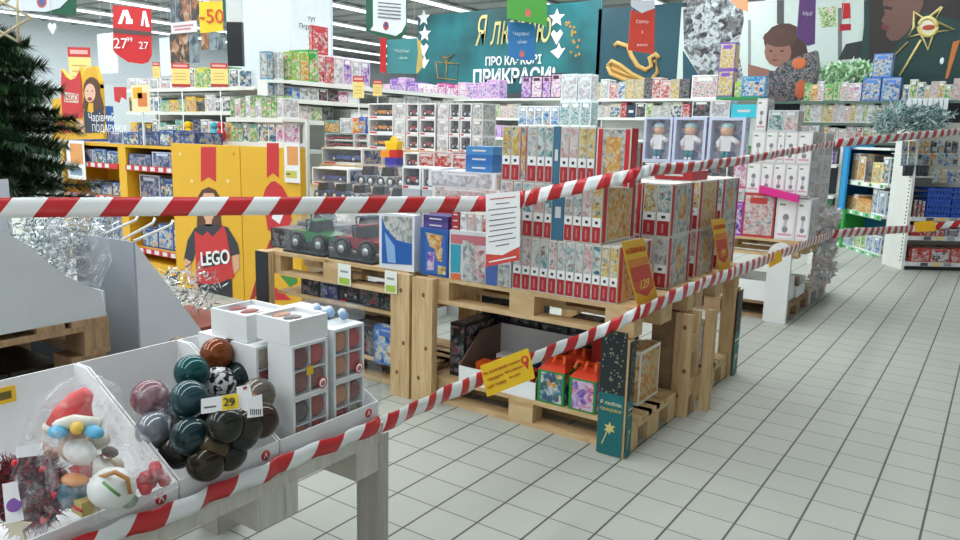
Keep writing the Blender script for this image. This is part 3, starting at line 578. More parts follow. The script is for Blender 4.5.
# hanging orange and yellow discount tags
def dtag(pts, X, label, lines):
    P_ = [atX(x, y, X) for x, y in pts]; c = sum(P_, Vector())/4
    o = bpy.data.objects.new('discount_tag', None); col.objects.link(o); o.location = c; tag(o, label, 'price tag')
    b = MB(); Q = [p-c for p in P_]
    def at(s, t_): return (Q[0]*(1-s)+Q[1]*s)*(1-t_)+(Q[3]*(1-s)+Q[2]*s)*t_
    b.prism([at(0, 0), at(1, 0), at(1, 1), at(0, 1)], (.003, 0, 0), flat('#f0b820', .45)); b.build('card', o)
    g = MB()
    for (a, e, f, h, mm) in ((.05, .27, .95, .37, '#e0802a'), (.05, .38, .95, .6, '#cf3a24'), (.05, .6, .95, .74, '#d8562a')):
        g.poly([at(a, e)+Vector((.0042, 0, 0)), at(f, e)+Vector((.0042, 0, 0)), at(f, h)+Vector((.0042, 0, 0)), at(a, h)+Vector((.0042, 0, 0))], flat(mm, .45))
    g.poly([at(.05, .74)+Vector((.0042, 0, 0)), at(.95, .74)+Vector((.0042, 0, 0)), at(.5, .86)+Vector((.0042, 0, 0))], flat('#cf3a24', .45)); g.build('printed_arrow', o)
    ex = (Q[1]-Q[0]).normalized(); ez = (Q[0]-Q[3]).normalized(); n = ex.cross(ez).normalized()
    for s, size, mm, t_ in lines:
        r = text(s, size, flat(mm, .5), o, (0, 0, 0)); M_ = Matrix((ex, ez-ex*ex.dot(ez), n)).transposed().to_4x4(); M_.translation = at(.5, t_)+Vector((.006, 0, 0)); r.matrix_local = M_
    return o
dtag([(621, 242), (643, 238), (658, 301), (638, 309)], .215, 'long orange and yellow discount tag hanging from the nearest jigsaw stack', [('НОВИНКА', .042, '#c84a20', .15), ('129', .075, '#f4d060', .66)])
dtag([(711, 220), (724, 218), (730, 268), (719, 272)], .215, 'orange and yellow discount tag hanging farther along, near the middle table', [('НОВИНКА', .042, '#c84a20', .15), ('99', .075, '#f4d060', .66)])

for i in range(3): pack(FM, -.54+.18*i, -.365+.18*i, .1445, .3+.05*(i % 2), .45, .12, 'pic:art_dark+#202329', 'dark carton behind the white bin, %s toward the aisle' % ordn(i), 'box', 'dark cartons under the jigsaw shelf')
pack(FM, -.915, -.815, .1445, .3, .1, .3, 'pic:art_dark+#16191e', 'tall black carton squeezed between the pine post and the white bin', 'box')
# ------------------------------------------------------------------ paper notice, yellow sign, tapes
def sheet(pts, depthpts, label, name, cat, colr):
    pass
c0 = atY(486, 194, .79); c1 = atY(520, 191, .79); c2 = atY(520, 260, .79); c3 = atY(486, 267, .79)
cc = (c0+c1+c2+c3)/4
o = bpy.data.objects.new('paper_notice', None); col.objects.link(o); o.location = cc; tag(o, 'white paper notice with red foot hanging from the upper tape', 'notice')
Q = [p-cc for p in (c0, c1, c2, c3)]
def bil(s, t_, off=0):
    v = (Q[0]*(1-s)+Q[1]*s)*(1-t_)+(Q[3]*(1-s)+Q[2]*s)*t_; return v+Vector((0, -off, 0))
b = MB(); b.prism([bil(0, 0), bil(1, 0), bil(1, 1), bil(0, 1)], (0, -.0015, 0), flat('#eeeeee', .6)); b.build('sheet', o)
b = MB()
def strip(b, s0, s1, t0, t1, mat, off=.0025): b.poly([bil(s0, t0, off), bil(s1, t0, off), bil(s1, t1, off), bil(s0, t1, off)], mat)
for i, (s0, s1) in enumerate(((.12, .88), (.3, .7), (.08, .92), (.15, .85), (.1, .9), (.1, .85), (.12, .9), (.08, .8), (.1, .9), (.3, .7))):
    strip(b, s0, s1, .07+i*.073, .085+i*.073, flat('#b04a4a' if i == 0 else '#70747a', .6))
b.build('printed_lines', o)
b = MB(); b.poly([bil(0, .82, .0025), bil(.5, .88, .0025), bil(1, .8, .0025), bil(1, 1, .0025), bil(0, 1, .0025)], flat('#cf4a42', .5)); strip(b, .1, .9, .93, .95, W, .0032); b.build('red_foot', o)

def tape(name, pts, wd_, label, sub=14, w1=None, per=.205):
    w0 = wd_
    P_ = [Vector(p) for p in pts]; path = []
    for i in range(len(P_)-1):
        for k in range(sub): path.append(P_[i].lerp(P_[i+1], k/sub))
    path.append(P_[-1]); b = MB(); b.uv = []; s = 0; vs = []
    for i, p in enumerate(path):
        if i: s += (p-path[i-1]).length
        d = (path[min(i+1, len(path)-1)]-path[max(i-1, 0)]).normalized(); sd = Vector((d.y, -d.x, 0)).normalized()
        wd_ = w0+((w1 or w0)-w0)*i/(len(path)-1)
        wv = .006*sin(i*1.3)+.004*sin(i*.57)
        up = (Vector((0, 0, 1))+sd*(.12*sin(i*.4))).normalized()
        for k in range(4):
            q = p+up*(wd_*(k/3-.5))+sd*(wv+(.004 if k in (1, 2) else 0)); vs.append(q); b.uv.append((s*.205/per, wd_*(k/3)))
    n = len(path); fs = [(i*4+k, (i+1)*4+k, (i+1)*4+k+1, i*4+k+1) for i in range(n-1) for k in range(3)]
    c = P_[0]; b.add([v-c for v in vs], fs, 'barrier_tape', True); o = b.build(name); o.location = c; tag(o, label, 'tape', 'red and white barrier tapes')
    md = o.modifiers.new('thickness', 'SOLIDIFY'); md.thickness = .0008; return o
A = atD(-40, 208, 2.5); B = atD(250, 206, 3.0); C_ = atY(478, 204, .83)
D_ = atY(525, 199, .83); 
tape('barrier_tape', [A, B, C_, atY(505, 203, .83), D_], .07, w1=.083, label='near stretch of the upper striped tape, crossing before the yellow panels')
E1 = atY(600, 182, .83); E2 = atX(650, 170, .24)
tape('barrier_tape', [D_, atY(545, 194, .83), E1, atY(628, 176.5, .84), E2], .074, w1=.052, per=.125, label='upper striped tape slanting across the front of the gold and teal jigsaws')
tape('barrier_tape', [E2, atX(690, 167, .24), atX(745, 160, .24), atX(790, 151.5, .24), atX(835, 143.5, .24)], .052, w1=.05, per=.15, label='upper striped tape sagging down the aisle before the baby doll boxes')
G1 = Fr(.63, 8.0, 35)
g_end = G1.pt(G1.pix(965, 131, -.06)[0], -.06, G1.pix(965, 131, -.06)[1])
tape('barrier_tape', [atX(835, 143.5, .24), g_end], .075, 'thin far stretch of the upper striped tape across the aisle end')
FTX = .022
T0 = atX(40, 561, FTX); T1 = atX(382, 424, FTX); T2 = atY(600, 332, .80); T2b = atX(640, 312, .24)
tape('barrier_tape', [T0, atX(180, 509, FTX), atX(280, 465, FTX), T1], .048, per=.18, label= 'lower striped tape stuck along the front of the white display trays')
tape('barrier_tape', [T1, atD(480, 379, 2.95), T2, T2b], .056, w1=.062, per=.13, label= 'lower striped tape stretching from the trays to the star poster')
T3 = atX(737, 271, .3); T4 = atX(832, 234, .25)
tape('barrier_tape', [T2b, atX(690, 289, .29), T3, T4], .062, w1=.07, per=.13, label= 'lower striped tape running along the aisle side of the stands')
g2 = G1.pt(G1.pix(965, 223, -.06)[0], -.06, G1.pix(965, 223, -.06)[1])
tape('barrier_tape', [T4, G1.pt(.0, -.1, G1.pix(905, 228, -.06)[1]), g2], .083, 'far stretch of the lower striped tape reaching the white shelving')
# yellow sign on lower tape
def signq(px, D, label, colr, name='yellow_sign', th=.003):
    P_ = [atD(x, y, D[i]) for i, (x, y) in enumerate(px)]; c = sum(P_, Vector())/4
    o = bpy.data.objects.new(name, None); col.objects.link(o); o.location = c; tag(o, label, 'sign'); Q = [p-c for p in P_]
    n = (Q[1]-Q[0]).cross(Q[3]-Q[0]).normalized()
    if n.dot(CC-c) < 0: n = -n
    b = MB(); b.prism(Q, n*th, flat(colr, .45)); b.build('card', o)
    ex = (Q[1]-Q[0]).normalized(); n2 = ex.cross((Q[0]-Q[3]).normalized()).normalized(); ez = n2.cross(ex)
    def place(r, s, t_):
        v = (Q[0]*(1-s)+Q[1]*s)*(1-t_)+(Q[3]*(1-s)+Q[2]*s)*t_; M_ = Matrix((ex, ez, n2)).transposed().to_4x4(); M_.translation = v+n*(th+.002); r.matrix_local = M_
    return o, place
o, pl = signq([(480, 366), (528, 348), (535, 378), (487, 397)], [2.9, 2.93, 2.93, 2.9], 'yellow warning sign with red lettering hung on the lower tape', '#f4c81c')
for i, (s, sz, x, y) in enumerate((('Не можемо', .0165, .24, .28), ('продати', .0165, .24, .5), ('цей товар', .0165, .24, .72), ('Ви можете', .0125, .62, .28), ('його обрати', .0125, .62, .48), ('на сайті', .0125, .62, .68))):
    pl(text(s, sz, flat('#c0392b', .5), o, (0, 0, 0)), x, y)
b = MB(); b.ball((0, 0, 0), .016, flat('#d8402a', .5), 16, (1, 1, .05)); b.poly([(-.014, -.005, .001), (.014, -.005, .001), (0, -.04, .001)], flat('#d8402a', .5)); b.ball((0, .001, .0012), .008, YEL, 12, (1, 1, .06)); r = b.build('pin_icon', o); pl(r, .88, .32)
o, pl = signq([(779, 254), (768, 260), (769, 268), (781, 262)][0:0] or [(768, 256), (781, 250), (782, 261), (769, 268)], [(atX(775, 258, .28)-CC).dot(_fw)-.02]*4, 'small yellow sign on the lower tape before the rounded white post', '#e8b020')
o, pl = signq([(914, 222), (935, 220.5), (936, 231), (915, 232)], [8.45]*4, 'yellow sign on the far tape by the white shelving', '#f0b418')
# ------------------------------------------------------------------ front table with trays
def fpx(x, y): p = atX(x, y, 0); return p
o = empty('display_table', WF, -.8, -2.15, 0, 'off-white painted timber display table holding the bauble trays', 'table')
TT = .57
b = MB(); b.box(0, .8, 0, 1.62, TT-.022, TT, 'white_timber'); b.build('table_top', o)
b = MB(); b.box(.78, .8, 0, 1.62, TT-.06, TT-.0225, 'white_timber'); b.build('edge_board', o)
for yy, w_ in ((.3, .14), (1.13, .14), (1.5, .1)):
    b = MB(); b.box(.66, .797, yy, yy+w_, TT-.155, TT-.0605, 'white_timber'); b.build('block', o)
    b = MB(); b.box(.5 if yy > .5 else .02, .655, yy, yy+w_, TT-.155, TT-.0605, 'white_timber'); b.build('crosspiece', o)
b = MB(); b.box(.7, .815, 1.601, 1.625, 0, TT-.03, 'white_timber_up'); b.build('leg', o)
b = MB(); b.box(.0, .1, 1.5, 1.6, 0, TT-.0225, 'white_timber_up'); b.build('leg', o)
b = MB(); b.box(.69, .8, .0, .1, 0, TT-.061, 'white_timber_up'); b.build('leg', o)
b = MB(); b.box(.0, .1, .0, .1, 0, TT-.061, 'white_timber_up'); b.build('leg', o)
def tray(y0, y1, label, back=.275, lip=.075, logo=True):
    o = empty('display_tray', WF, 0, y0, TT+.001, label, 'tray', 'white cardboard display trays'); w_ = y1-y0; t_ = .004; X0 = -.44
    cb = flat('#ececec', .7)
    b = MB(); b.box(X0, 0, 0, w_, 0, t_, cb); b.build('bottom', o)
    b = MB(); b.box(X0, X0+t_, 0, w_, t_, back, cb); b.build('back_wall', o)
    b = MB(); b.box(-t_, 0, 0, w_, t_, lip, cb); b.build('front_lip', o)
    for yy in (0, w_-t_):
        b = MB(); b.prism([(X0+t_, yy, t_), (-t_, yy, t_), (-t_, yy, lip), (X0+t_+.06, yy, back), (X0+t_, yy, back)], (0, t_, 0), cb); b.build('side_wall', o)
    if logo:
        b = MB(); b.tube([(.0005, w_-.045, lip*.66), (.0015, w_-.045, lip*.66)], .014, RED, 20); b.poly([(.0022, w_-.053, lip*.56), (.0022, w_-.049, lip*.56), (.0022, w_-.045, lip*.7), (.0022, w_-.041, lip*.56), (.0022, w_-.037, lip*.56), (.0022, w_-.045, lip*.8)], W); b.build('round_logo', o)
    return o
tray(-1.95, -1.245, 'white cardboard tray of bagged ornaments at the near end of the table')
tray(-1.24, -.945, 'white cardboard tray holding the large dark baubles')
tray(-.94, -.555, 'white cardboard tray under the windowed ornament boxes')
# baubles
def bauble(x, y, z, r, colr, label, streak=True, metal=.3):
    o = empty('bauble', WF, x, y, z, label, 'bauble', 'large glass baubles in the tray')
    mt = flat(colr, .12, metal) if not colr.startswith('art') and colr != 'zebra' else colr
    b = MB(); b.ball((0, 0, 0), r, mt, 28)
    if 0:
        for k in range(3):
            b.tube([((r+.0006)*sin(a)*cos(.5*k-1.1+.5*a), (r+.0006)*sin(a)*sin(.5*k-1.1+.5*a), (r+.0006)*cos(a)) for a in [.5+.12*q for q in range(7)]], .0016, flat('#c9c2b4', .2, .5), 5)
    b.build('glass', o)
    d_ = Vector((x, y, z))-CC; d_.normalize(); d_ = (d_+Vector((0, 0, .2))).normalized()
    b = MB(); b.tube([d_*r*.97, d_*r*1.13], r*.16, flat('#c8a860', .3, .8), 10); b.build('cap', o); return o
m, t, b = newmat('zebra'); wv = t.nodes.new('ShaderNodeTexNoise'); wv.inputs['Scale'].default_value = 55; tc = t.nodes.new('ShaderNodeTexCoord'); t.links.new(tc.outputs['Object'], wv.inputs['Vector'])
cr = t.nodes.new('ShaderNodeValToRGB'); cr.color_ramp.interpolation = 'CONSTANT'; cr.color_ramp.elements[0].color = lin('#24262a'); cr.color_ramp.elements[1].color = lin('#d8dada'); cr.color_ramp.elements[1].position = .5
t.links.new(wv.outputs['Fac'], cr.inputs[0]); t.links.new(cr.outputs[0], b.inputs['Base Color']); b.inputs['Roughness'].default_value = .2
TB = TT+.006
def bp_(px, py, r, colr, label, **k):
    # ball centre on the ray where the apparent size fits its radius (given in pixels)
    R0 = .047; d = CF*R0/r; p = atD(px, py, d); return bauble(p.x, p.y, p.z, R0, colr, label, **k)
bp_(217, 354, 16.6, '#7a3d14', 'amber brown glass bauble at the top of the heap')
bp_(192, 372, 17.5, '#0f4a4c', 'dark teal glass bauble in the middle of the heap')
bp_(162, 381, 15.5, '#4a3620', 'bronze glass bauble half hidden behind the red one')
bp_(150, 398, 18.5, '#7a4650', 'dusty red glass bauble nearest the tray wall', metal=.1)
bp_(189, 399, 19, '#27454c', 'slate blue striped bauble in front of the teal one')
bp_(219, 383, 17, 'zebra', 'black and silver mottled bauble beside the price label', streak=False)
bp_(190, 436, 19.5, '#1e3438', 'dark slate bauble at the bottom front of the tray')
bp_(225, 425, 19.5, '#2a2a24', 'black glass bauble under the price label')
bp_(258, 395, 17.5, '#6a6258', 'grey brown bauble behind the white barcode tag')
bp_(155, 430, 19, '#777d84', 'silver grey bauble under the dusty red one')
bp_(245, 425, 19, '#33302a', 'black brown bauble near the front lip, beside the boxes')
bp_(213, 445, 19.3, '#4a3c22', 'dark bronze bauble against the front lip of the tray')
bp_(238, 378, 16.5, '#20302f', 'nearly black bauble behind the mottled one')
for q_ in ((178, 450, 19, '#2c2a26', 'dark olive bauble in the near lip corner'), (240, 433, 19, '#1c2226', 'black bauble pressed on the lip beside the logo'), (260, 420, 18.6, '#3a2620', 'dark maroon bauble at the lip beside the window boxes'),
           (168, 412, 17.8, '#4c4a4c', 'grey bauble between the red and slate ones'), (205, 410, 17.8, '#22282a', 'dark bauble filling the heap under the slate one'), (246, 408, 18, '#8a6a54', 'tan bauble behind the barcode card'), (228, 452, 19, '#241e1c', 'black bauble low beside the round red logo'), (206, 462, 19.5, '#2e2618', 'brown black bauble at the very front of the heap'),
           (180, 352, 15.6, '#5a4a3a', 'dull bronze bauble far back by the tray wall'), (240, 362, 15.8, '#6a5040', 'dull copper bauble at the back beside the boxes')): bp_(*q_)
# price label and tags on the bauble heap
def flatcard(px, D, label, colr, name, cat, items=()):
    P_ = [atD(x, y, D) for x, y in px]; c = sum(P_, Vector())/len(P_)
    o = bpy.data.objects.new(name, None); col.objects.link(o); o.location = c; tag(o, label, cat); Q = [p-c for p in P_]; n = (CC-c).normalized()
    b = MB(); b.prism(Q, n*.0015, flat(colr, .5))
    for pts, mm in items: b.poly([atD(x, y, D)-c+n*.0025 for x, y in pts], flat(mm, .5))
    b.build('card', o); ex = (Q[1]-Q[0]).normalized(); ez = n.cross(ex).normalized()
    def put_(r, x, y): M_ = Matrix((ex, ez, n)).transposed().to_4x4(); M_.translation = atD(x, y, D)-c+n*.007; r.matrix_local = M_
    return o, put_
o, pt_ = flatcard([(201, 399), (238, 393), (240, 409), (201, 414)], 1.79, 'white and yellow price label reading 29 on the bauble heap', '#eceded', 'price_label', 'price label', [([(222, 396), (238, 393.5), (239, 408), (222, 411)], '#f0cf20'), ([(204, 407), (216, 405.5), (216, 407), (204, 408.5)], '#555555')])
pt_(text('29', .027, flat('#3a3420', .5), o, (0, 0, 0), bold=.0004), 229, 402.5)
o, pt_ = flatcard([(236, 387), (250, 384), (253, 402), (247, 412), (240, 408)], 1.8, 'blank white paper tag between price label and barcode card', '#ececea', 'paper_tag', 'tag', [([(243, 387), (247, 386), (247, 389), (243, 390)], '#b03a40')])
o, pt_ = flatcard([(249, 398), (262, 394), (263, 416), (247, 418)], 1.785, 'white barcode card hanging on a bauble', '#e4e5e4', 'barcode_card', 'tag', [([(250+i*2, 409), (251+i*2, 409), (251+i*2, 415), (250+i*2, 415)], '#44484c') for i in range(6)])
# bag around baubles
def bag(px, D, thick, label, parent=None, seed=1, mat='cellophane', n=9):
    """crumpled clear bag: a closed puffy skin over an outline"""
    r = random.Random(seed); cx = sum(p[0] for p in px)/len(px); cy = sum(p[1] for p in px)/len(px); c = atD(cx, cy, D); b = MB(); vs = []; K = 6; m_ = len(px)
    for sgn in (-1, 1):
        for k in range(K):
            f = 1-k/K
            for (x, y) in px:
                bulge = thick*math.sqrt(max(0, 1-f*f))*(1+r.uniform(-.35, .35))
                p = atD(cx+(x-cx)*f+r.uniform(-2, 2)*(k > 0), cy+(y-cy)*f+r.uniform(-2, 2)*(k > 0), D+sgn*bulge); vs.append(p-c)
    fs = []
    for sgi in range(2):
        o_ = sgi*K*m_
        for k in range(K-1):
            for i in range(m_): fs.append((o_+k*m_+i, o_+k*m_+(i+1) % m_, o_+(k+1)*m_+(i+1) % m_, o_+(k+1)*m_+i))
        fs.append(tuple(o_+(K-1)*m_+i for i in range(m_)))
    b.add(vs, fs, mat, False); o = b.build('clear_bag')
    o.location = c; return tag(o, label, 'bag') if not parent else o
bag([(133, 392), (150, 378), (178, 392), (176, 432), (178, 458), (150, 462), (137, 430)], 1.88, .04, 'clear plastic bag around the dusty red bauble', seed=2)
bag([(30, 405), (60, 382), (92, 372), (120, 385), (130, 420), (150, 440), (180, 487), (130, 512), (90, 528), (50, 540), (10, 545), (5, 480), (20, 440)], 1.62, .1, 'big crumpled clear bag wrapped over the santa ornaments', seed=5)
# ornaments in the near tray
o = empty('santa_ornament', WF, *atD(76, 440, 1.66), 'toy santa with red hat and blue trimmed band in clear wrapping', 'ornament')
def rel(px, py, D): return atD(px, py, D)-o.location
b = MB(); pp = [rel(50, 424, 1.66), rel(78, 420, 1.66), rel(98, 421, 1.66)]
hat = [rel(50, 425, 1.62), rel(60, 412, 1.62), rel(76, 393, 1.62), rel(88, 392, 1.62), rel(94, 408, 1.62), (rel(98, 420, 1.62))]
b.tube([rel(72, 424, 1.66), rel(74, 412, 1.66), rel(80, 400, 1.66), rel(88, 392, 1.66)], .052, flat('#d8302c', .5), 14, r2=.014); b.build('hat', o)
b = MB(); b.tube([rel(48, 428, 1.64), rel(74, 421, 1.6), rel(100, 424, 1.64)], .014, flat('#e8e4d4', .8), 10); b.build('hat_band', o)
b = MB()
for q in (58, 94): b.ball(rel(q, 432, 1.6), .022, flat('#38a4cc', .5), 12, (1.3, .8, .6))
b.ball(rel(77, 428, 1.59), .014, YEL, 10); b.build('blue_bow', o)
b = MB(); b.ball(rel(78, 445, 1.66), .045, flat('#d8b090', .6), 16, (1, .9, .85)); b.ball(rel(80, 452, 1.62), .04, flat('#e8e6e0', .9), 14, (1.2, .7, .7)); b.ball(rel(110, 452, 1.63), .018, flat('#4a3028', .6), 10, (1.4, .8, .6)); b.build('face', o)
o = empty('gift_ornament', WF, *atD(85, 468, 1.6), 'red folded ornament with white paper edge in the middle of the tray', 'ornament')
b = MB(); b.prism([rel(68, 468, 1.6), rel(92, 459, 1.6), rel(90, 478, 1.6), rel(76, 480, 1.6)], _fw*.05, flat('#c02a2c', .45)); b.build('red_cloth', o)
b = MB(); b.prism([rel(93, 459, 1.6), (rel(108, 470, 1.6)), rel(92, 476, 1.6)], _fw*.03, flat('#ece8e0', .6)); b.build('paper_edge', o)
o = empty('round_ornament', WF, *atD(112, 488, 1.55), 'white round bell-shaped ornament with green sprig in a clear bag', 'ornament')
b = MB(); b.ball((0, 0, 0), .046, flat('#dcdedb', .35), 20, (1.1, 1, .9)); b.build('body', o); b = MB(); b.tube([rel(103, 482, 1.49), rel(112, 490, 1.485), rel(120, 496, 1.49)], .003, flat('#5a8a4a', .6), 6); b.build('sprig', o); b = MB(); b.tube([rel(100, 477, 1.53), rel(115, 472, 1.5), rel(128, 479, 1.53), rel(130, 494, 1.52)], .005, flat('#c88a4a', .5), 8); b.build('copper_trim', o)
o = empty('blue_ornament', WF, *atD(76, 493, 1.58), 'dark teal wrapped ornament with orange top beside the white bell', 'ornament')
b = MB(); b.ball((0, 0, 0), .035, flat('#1f5566', .4), 16, (1.1, 1, .9)); b.build('body', o); b = MB(); b.ball((0, 0, .03), .03, flat('#c8803a', .4), 12, (1.2, .8, .3)); b.build('top', o)
o = empty('red_berry_ornament', WF, *atD(157, 478, 1.66), 'small red flower ornament with green leaves in the tray corner', 'ornament')
b = MB()
for i in range(9): b.ball((rnd.uniform(-.03, .03), rnd.uniform(-.03, .03), rnd.uniform(-.02, .02)), .015, flat('#c03038', .5), 8)
b.build('petals', o); b = MB(); b.ball((-.03, 0, 0), .015, flat('#3a6a3a', .6), 8, (1.5, 1, .5)); b.build('leaves', o)
for px_, py_, c_, n_, s_ in ((44, 458, '#b08a78', 'pinkish brown round ornament under the sticker', .03), (112, 466, '#b9a98c', 'pale gold crumpled ornament above the white bell', .024), (56, 478, '#7a2c30', 'dark red round ornament between wreath and teal ornament', .026), (128, 500, '#8fa08c', 'pale green ornament behind the red flower', .02), (98, 440, '#cfc6b4', 'cream furry ornament beside the santa face', .024)):
    o = empty('small_ornament', WF, *atD(px_, py_, 1.66), n_, 'ornament'); b = MB(); b.ball((0, 0, 0), s_, flat(c_, .35), 14, (1.2, 1, .85)); b.ball((s_*.5, -s_*.3, s_*.5), s_*.45, flat('#d9c9a0', .3), 8); b.build('body', o); b = MB(); b.tube([(0, 0, s_*.8), (.004, 0, s_*1.5)], .002, YEL, 6); b.build('loop', o)
# tinsel wreath
c = atD(28, 492, 1.62); o = bpy.data.objects.new('tinsel_wreath', None); col.objects.link(o); o.location = c; tag(o, 'dark red and black tinsel wreath at the near corner of the tray', 'wreath')
b = MB(); r = random.Random(4); RT = .07
for k in range(3200):
    a = r.uniform(0, 2*pi); p = (R_*cos(a)+U_*sin(a))*RT*r.uniform(.3, 1.1)+_fw*r.uniform(-.015, .015); dv = Vector((r.gauss(0, 1), r.gauss(0, 1), r.gauss(0, 1))).normalized()*r.uniform(.02, .038); s = dv.cross(_fw).normalized()*.0022
    b.poly([p-s, p+s, p+dv], flat('#5a1420', .3) if k % 3 else (flat('#1c1216', .3) if k % 2 else flat('#b8202c', .2)))
b.build('tinsel', o)
b = MB()
for i in range(7): a = i*.9; b.ball((R_*cos(a)+U_*sin(a))*RT-_fw*.02, .008, flat('#d8303c', .2), 8)
b.build('berries', o)
o, pt_ = flatcard([(2, 484), (17, 481), (24, 520), (6, 524)], 1.5, 'white hanging tag with a purple round seal on the tinsel wreath', '#e6e4e6', 'hang_tag', 'tag')
b = MB(); b.ball((0, 0, 0), .014, flat('#7a4a9a', .5), 16, (1, 1, .03)); pt_(b.build('purple_seal', o), 14, 505)
o, pt_ = flatcard([(16, 447), (42, 443), (44, 455), (16, 458)], 1.56, 'blank white sticker on the clear bag above the wreath', '#e2e2e4', 'sticker', 'tag')
c = atD(16, 528, 1.5); o = bpy.data.objects.new('wooden_star', None); col.objects.link(o); o.location = c; tag(o, 'cream wooden star ornament below the purple sealed tag', 'ornament')
b = MB(); b.prism([(R_*sin(pi*i/5)+U_*cos(pi*i/5))*(.03 if i % 2 == 0 else .013) for i in range(10)], _fw*.008, flat('#c9c0a8', .6)); b.build('star', o)
c = atD(82, 502, 1.6); o = bpy.data.objects.new('gold_cube_ornament', None); col.objects.link(o); o.location = atD(86, 504, 1.56); b = MB(); b.box(-.022, .022, -.02, .02, -.015, .015, flat('#b8a060', .4)); b.build('body', o); b = MB(); b.tube([(-.022, -.021, .0), (.022, -.021, 0)], .003, RED, 6); b.build('ribbon', o); tag(o, 'small gold cube ornament against the front lip', 'ornament')
# yellow price patch on the back wall of near tray
p = atX(2, 392+3, -.43); b = MB(); b.box(0, .003, -.03, .03, -.02, .02, YEL); b.add([(.0035, -.02, -.01), (.0035, .02, -.01), (.0035, .02, .01), (.0035, -.02, .01)], [(0, 1, 2, 3)], flat('#6a5a20', .5)); o = b.build('price_sticker'); o.location = atX(2, 396, -.4355); tag(o, 'yellow price sticker on the back wall of the near tray', 'price label')
# ---- windowed ornament boxes
def obox(y0, x1, z0, w_, dpx, h, label, win=True, topw=False):
    """box with window toward the aisle; front face at x1, spans y0..y0+w_, dpx deep in -X"""
    o = empty('ornament_box', WF, x1, y0, z0, label, 'ornament box', 'white windowed ornament boxes'); wh = flat('#e9ebeb', .45); e = .008
    b = MB()
    if win and not topw:
        b.box(-dpx, -.03, 0, w_, 0, h, wh); b.box(-.03, 0, 0, e, 0, h, wh); b.box(-.03, 0, w_-e, w_, 0, h, wh); b.box(-.03, 0, e, w_-e, 0, e, wh); b.box(-.03, 0, e, w_-e, h-e, h, wh)
    else:
        b.box(-dpx, 0, 0, w_, 0, h-(.012 if topw else 0), wh)
        if topw:
            b.box(-dpx, 0, 0, e, h-.012, h, wh); b.box(-dpx, 0, w_-e, w_, h-.012, h, wh); b.box(-dpx, -dpx+e, e, w_-e, h-.012, h, wh); b.box(-e, 0, e, w_-e, h-.012, h, wh)
    if win and not topw: b.box(-.0299, -.0295, e, w_-e, e, h-e, flat('#6a4036', .6))
    b.build('carton', o)
    r = random.Random(int(h*1000+y0*77+z0*31)); cols = ['#a03a2c', '#c88a60', '#7a2a30', '#d8c8b0', '#8a4a38', '#5a4a48', '#c04040']
    if win and not topw:
        for i in range(2):
            for j in range(2):
                yy = e+(w_-2*e)*(i+.5)/2; zz_ = e+(h-2*e)*(j+.5)/2; b = MB(); rr = min(w_, h)*.24; b.ball((-.014, yy, zz_), rr, flat(r.choice(cols), .3), 12, (.32, 1, 1)); b.build('ornament', o)
        b = MB(); b.box(-.0295, -.002, w_/2-.002, w_/2+.002, e, h-e, wh); b.box(-.0295, -.002, e, w_-e, h/2-.002, h/2+.002, wh); b.build('divider', o)
        b = MB(); b.box(-.0015, -.0005, e, w_-e, e, h-e, 'window_film'); b.build('window', o)
        b = MB(); b.tube([(.0003, w_-.022, .022), (.0012, w_-.022, .022)], .017, RED, 18); b.tube([(.0013, w_-.022, .022), (.0018, w_-.022, .022)], .013, W, 18); b.tube([(.0019, w_-.022, .022), (.0022, w_-.022, .022)], .008, flat('#c86a60'), 12); b.build('seal', o)
    if topw:
        for i in range(3):
            b = MB(); b.ball((-dpx*(i+.5)/3, w_/2, h-.012), .02, flat(r.choice(cols), .3), 10, (1, 1.6, .35)); b.build('ornament', o)
        b = MB(); b.box(-dpx+e, -e, e, w_-e, h-.003, h-.002, 'window_film'); b.build('window', o)
    return o
ZB = TT+.0055
obox(-.876, -.02, ZB, .131, .1, .158, 'white ornament box with window, bottom of the nearer aisle side pair')
obox(-.876, -.02, ZB+.159, .131, .1, .15, 'white ornament box with window and price patch, upper of the nearer aisle side pair')
p_ = MB(); p_.box(0, .001, -.012, .012, -.012, .012, YEL); o = p_.build('price_dot'); o.location = (-.0185, -.815, ZB+.23); tag(o, 'round yellow price sticker on the upper window box', 'price label')
obox(-.722, -.02, ZB, .125, .1, .166, 'white ornament box with window, bottom of the farther aisle side pair')
obox(-.722, -.02, ZB+.167, .125, .1, .158, 'white ornament box with window, upper of the farther aisle side pair')
obox(-.9, -.14, ZB, .13, .11, .15, 'set back white ornament box low beside the baubles')
obox(-.9, -.14, ZB+.151, .13, .11, .14, 'set back white ornament box beside the baubles, upper one')
obox(-.76, -.14, ZB, .14, .12, .308, 'tall plain white box in the middle of the tray', win=False)
obox(-.9, -.28, ZB, .3, .12, .292, 'tall plain white box at the back of the tray', win=False)
obox(-.875, -.03, ZB+.31, .14, .135, .068, 'flat white box with a window in its lid on top, aisle side', topw=True)
obox(-.89, -.19, ZB+.293, .15, .16, .078, 'flat white box with a window in its lid on top, inner side', topw=True)
obox(-.70, -.16, ZB+.326, .11, .14, .02, 'thin white box lid behind the two flat boxes', win=False)
o = empty('clear_packet', WF, -.13, -.62, ZB+.3265, 'clear packet with blue and white ornaments behind the flat white boxes', 'packet')
b = MB(); b.box(-.1, .08, -.07, .06, 0, .04, 'clear_plastic'); b.build('cover', o)
for i in range(6):
    b = MB(); b.ball((-.08+.028*i, .01*((-1)**i), .018), .014, flat('#7da4c8' if i % 2 else '#e8eef4', .3), 10); b.build('ornament', o)
b = MB(); b.box(-.004, 0, -.6, -.54, TT+.06, TT+.27, 'clear_plastic'); o = b.build('clear_divider'); tag(o, 'clear plastic sheet standing at the far end of the trays', 'plastic sheet')

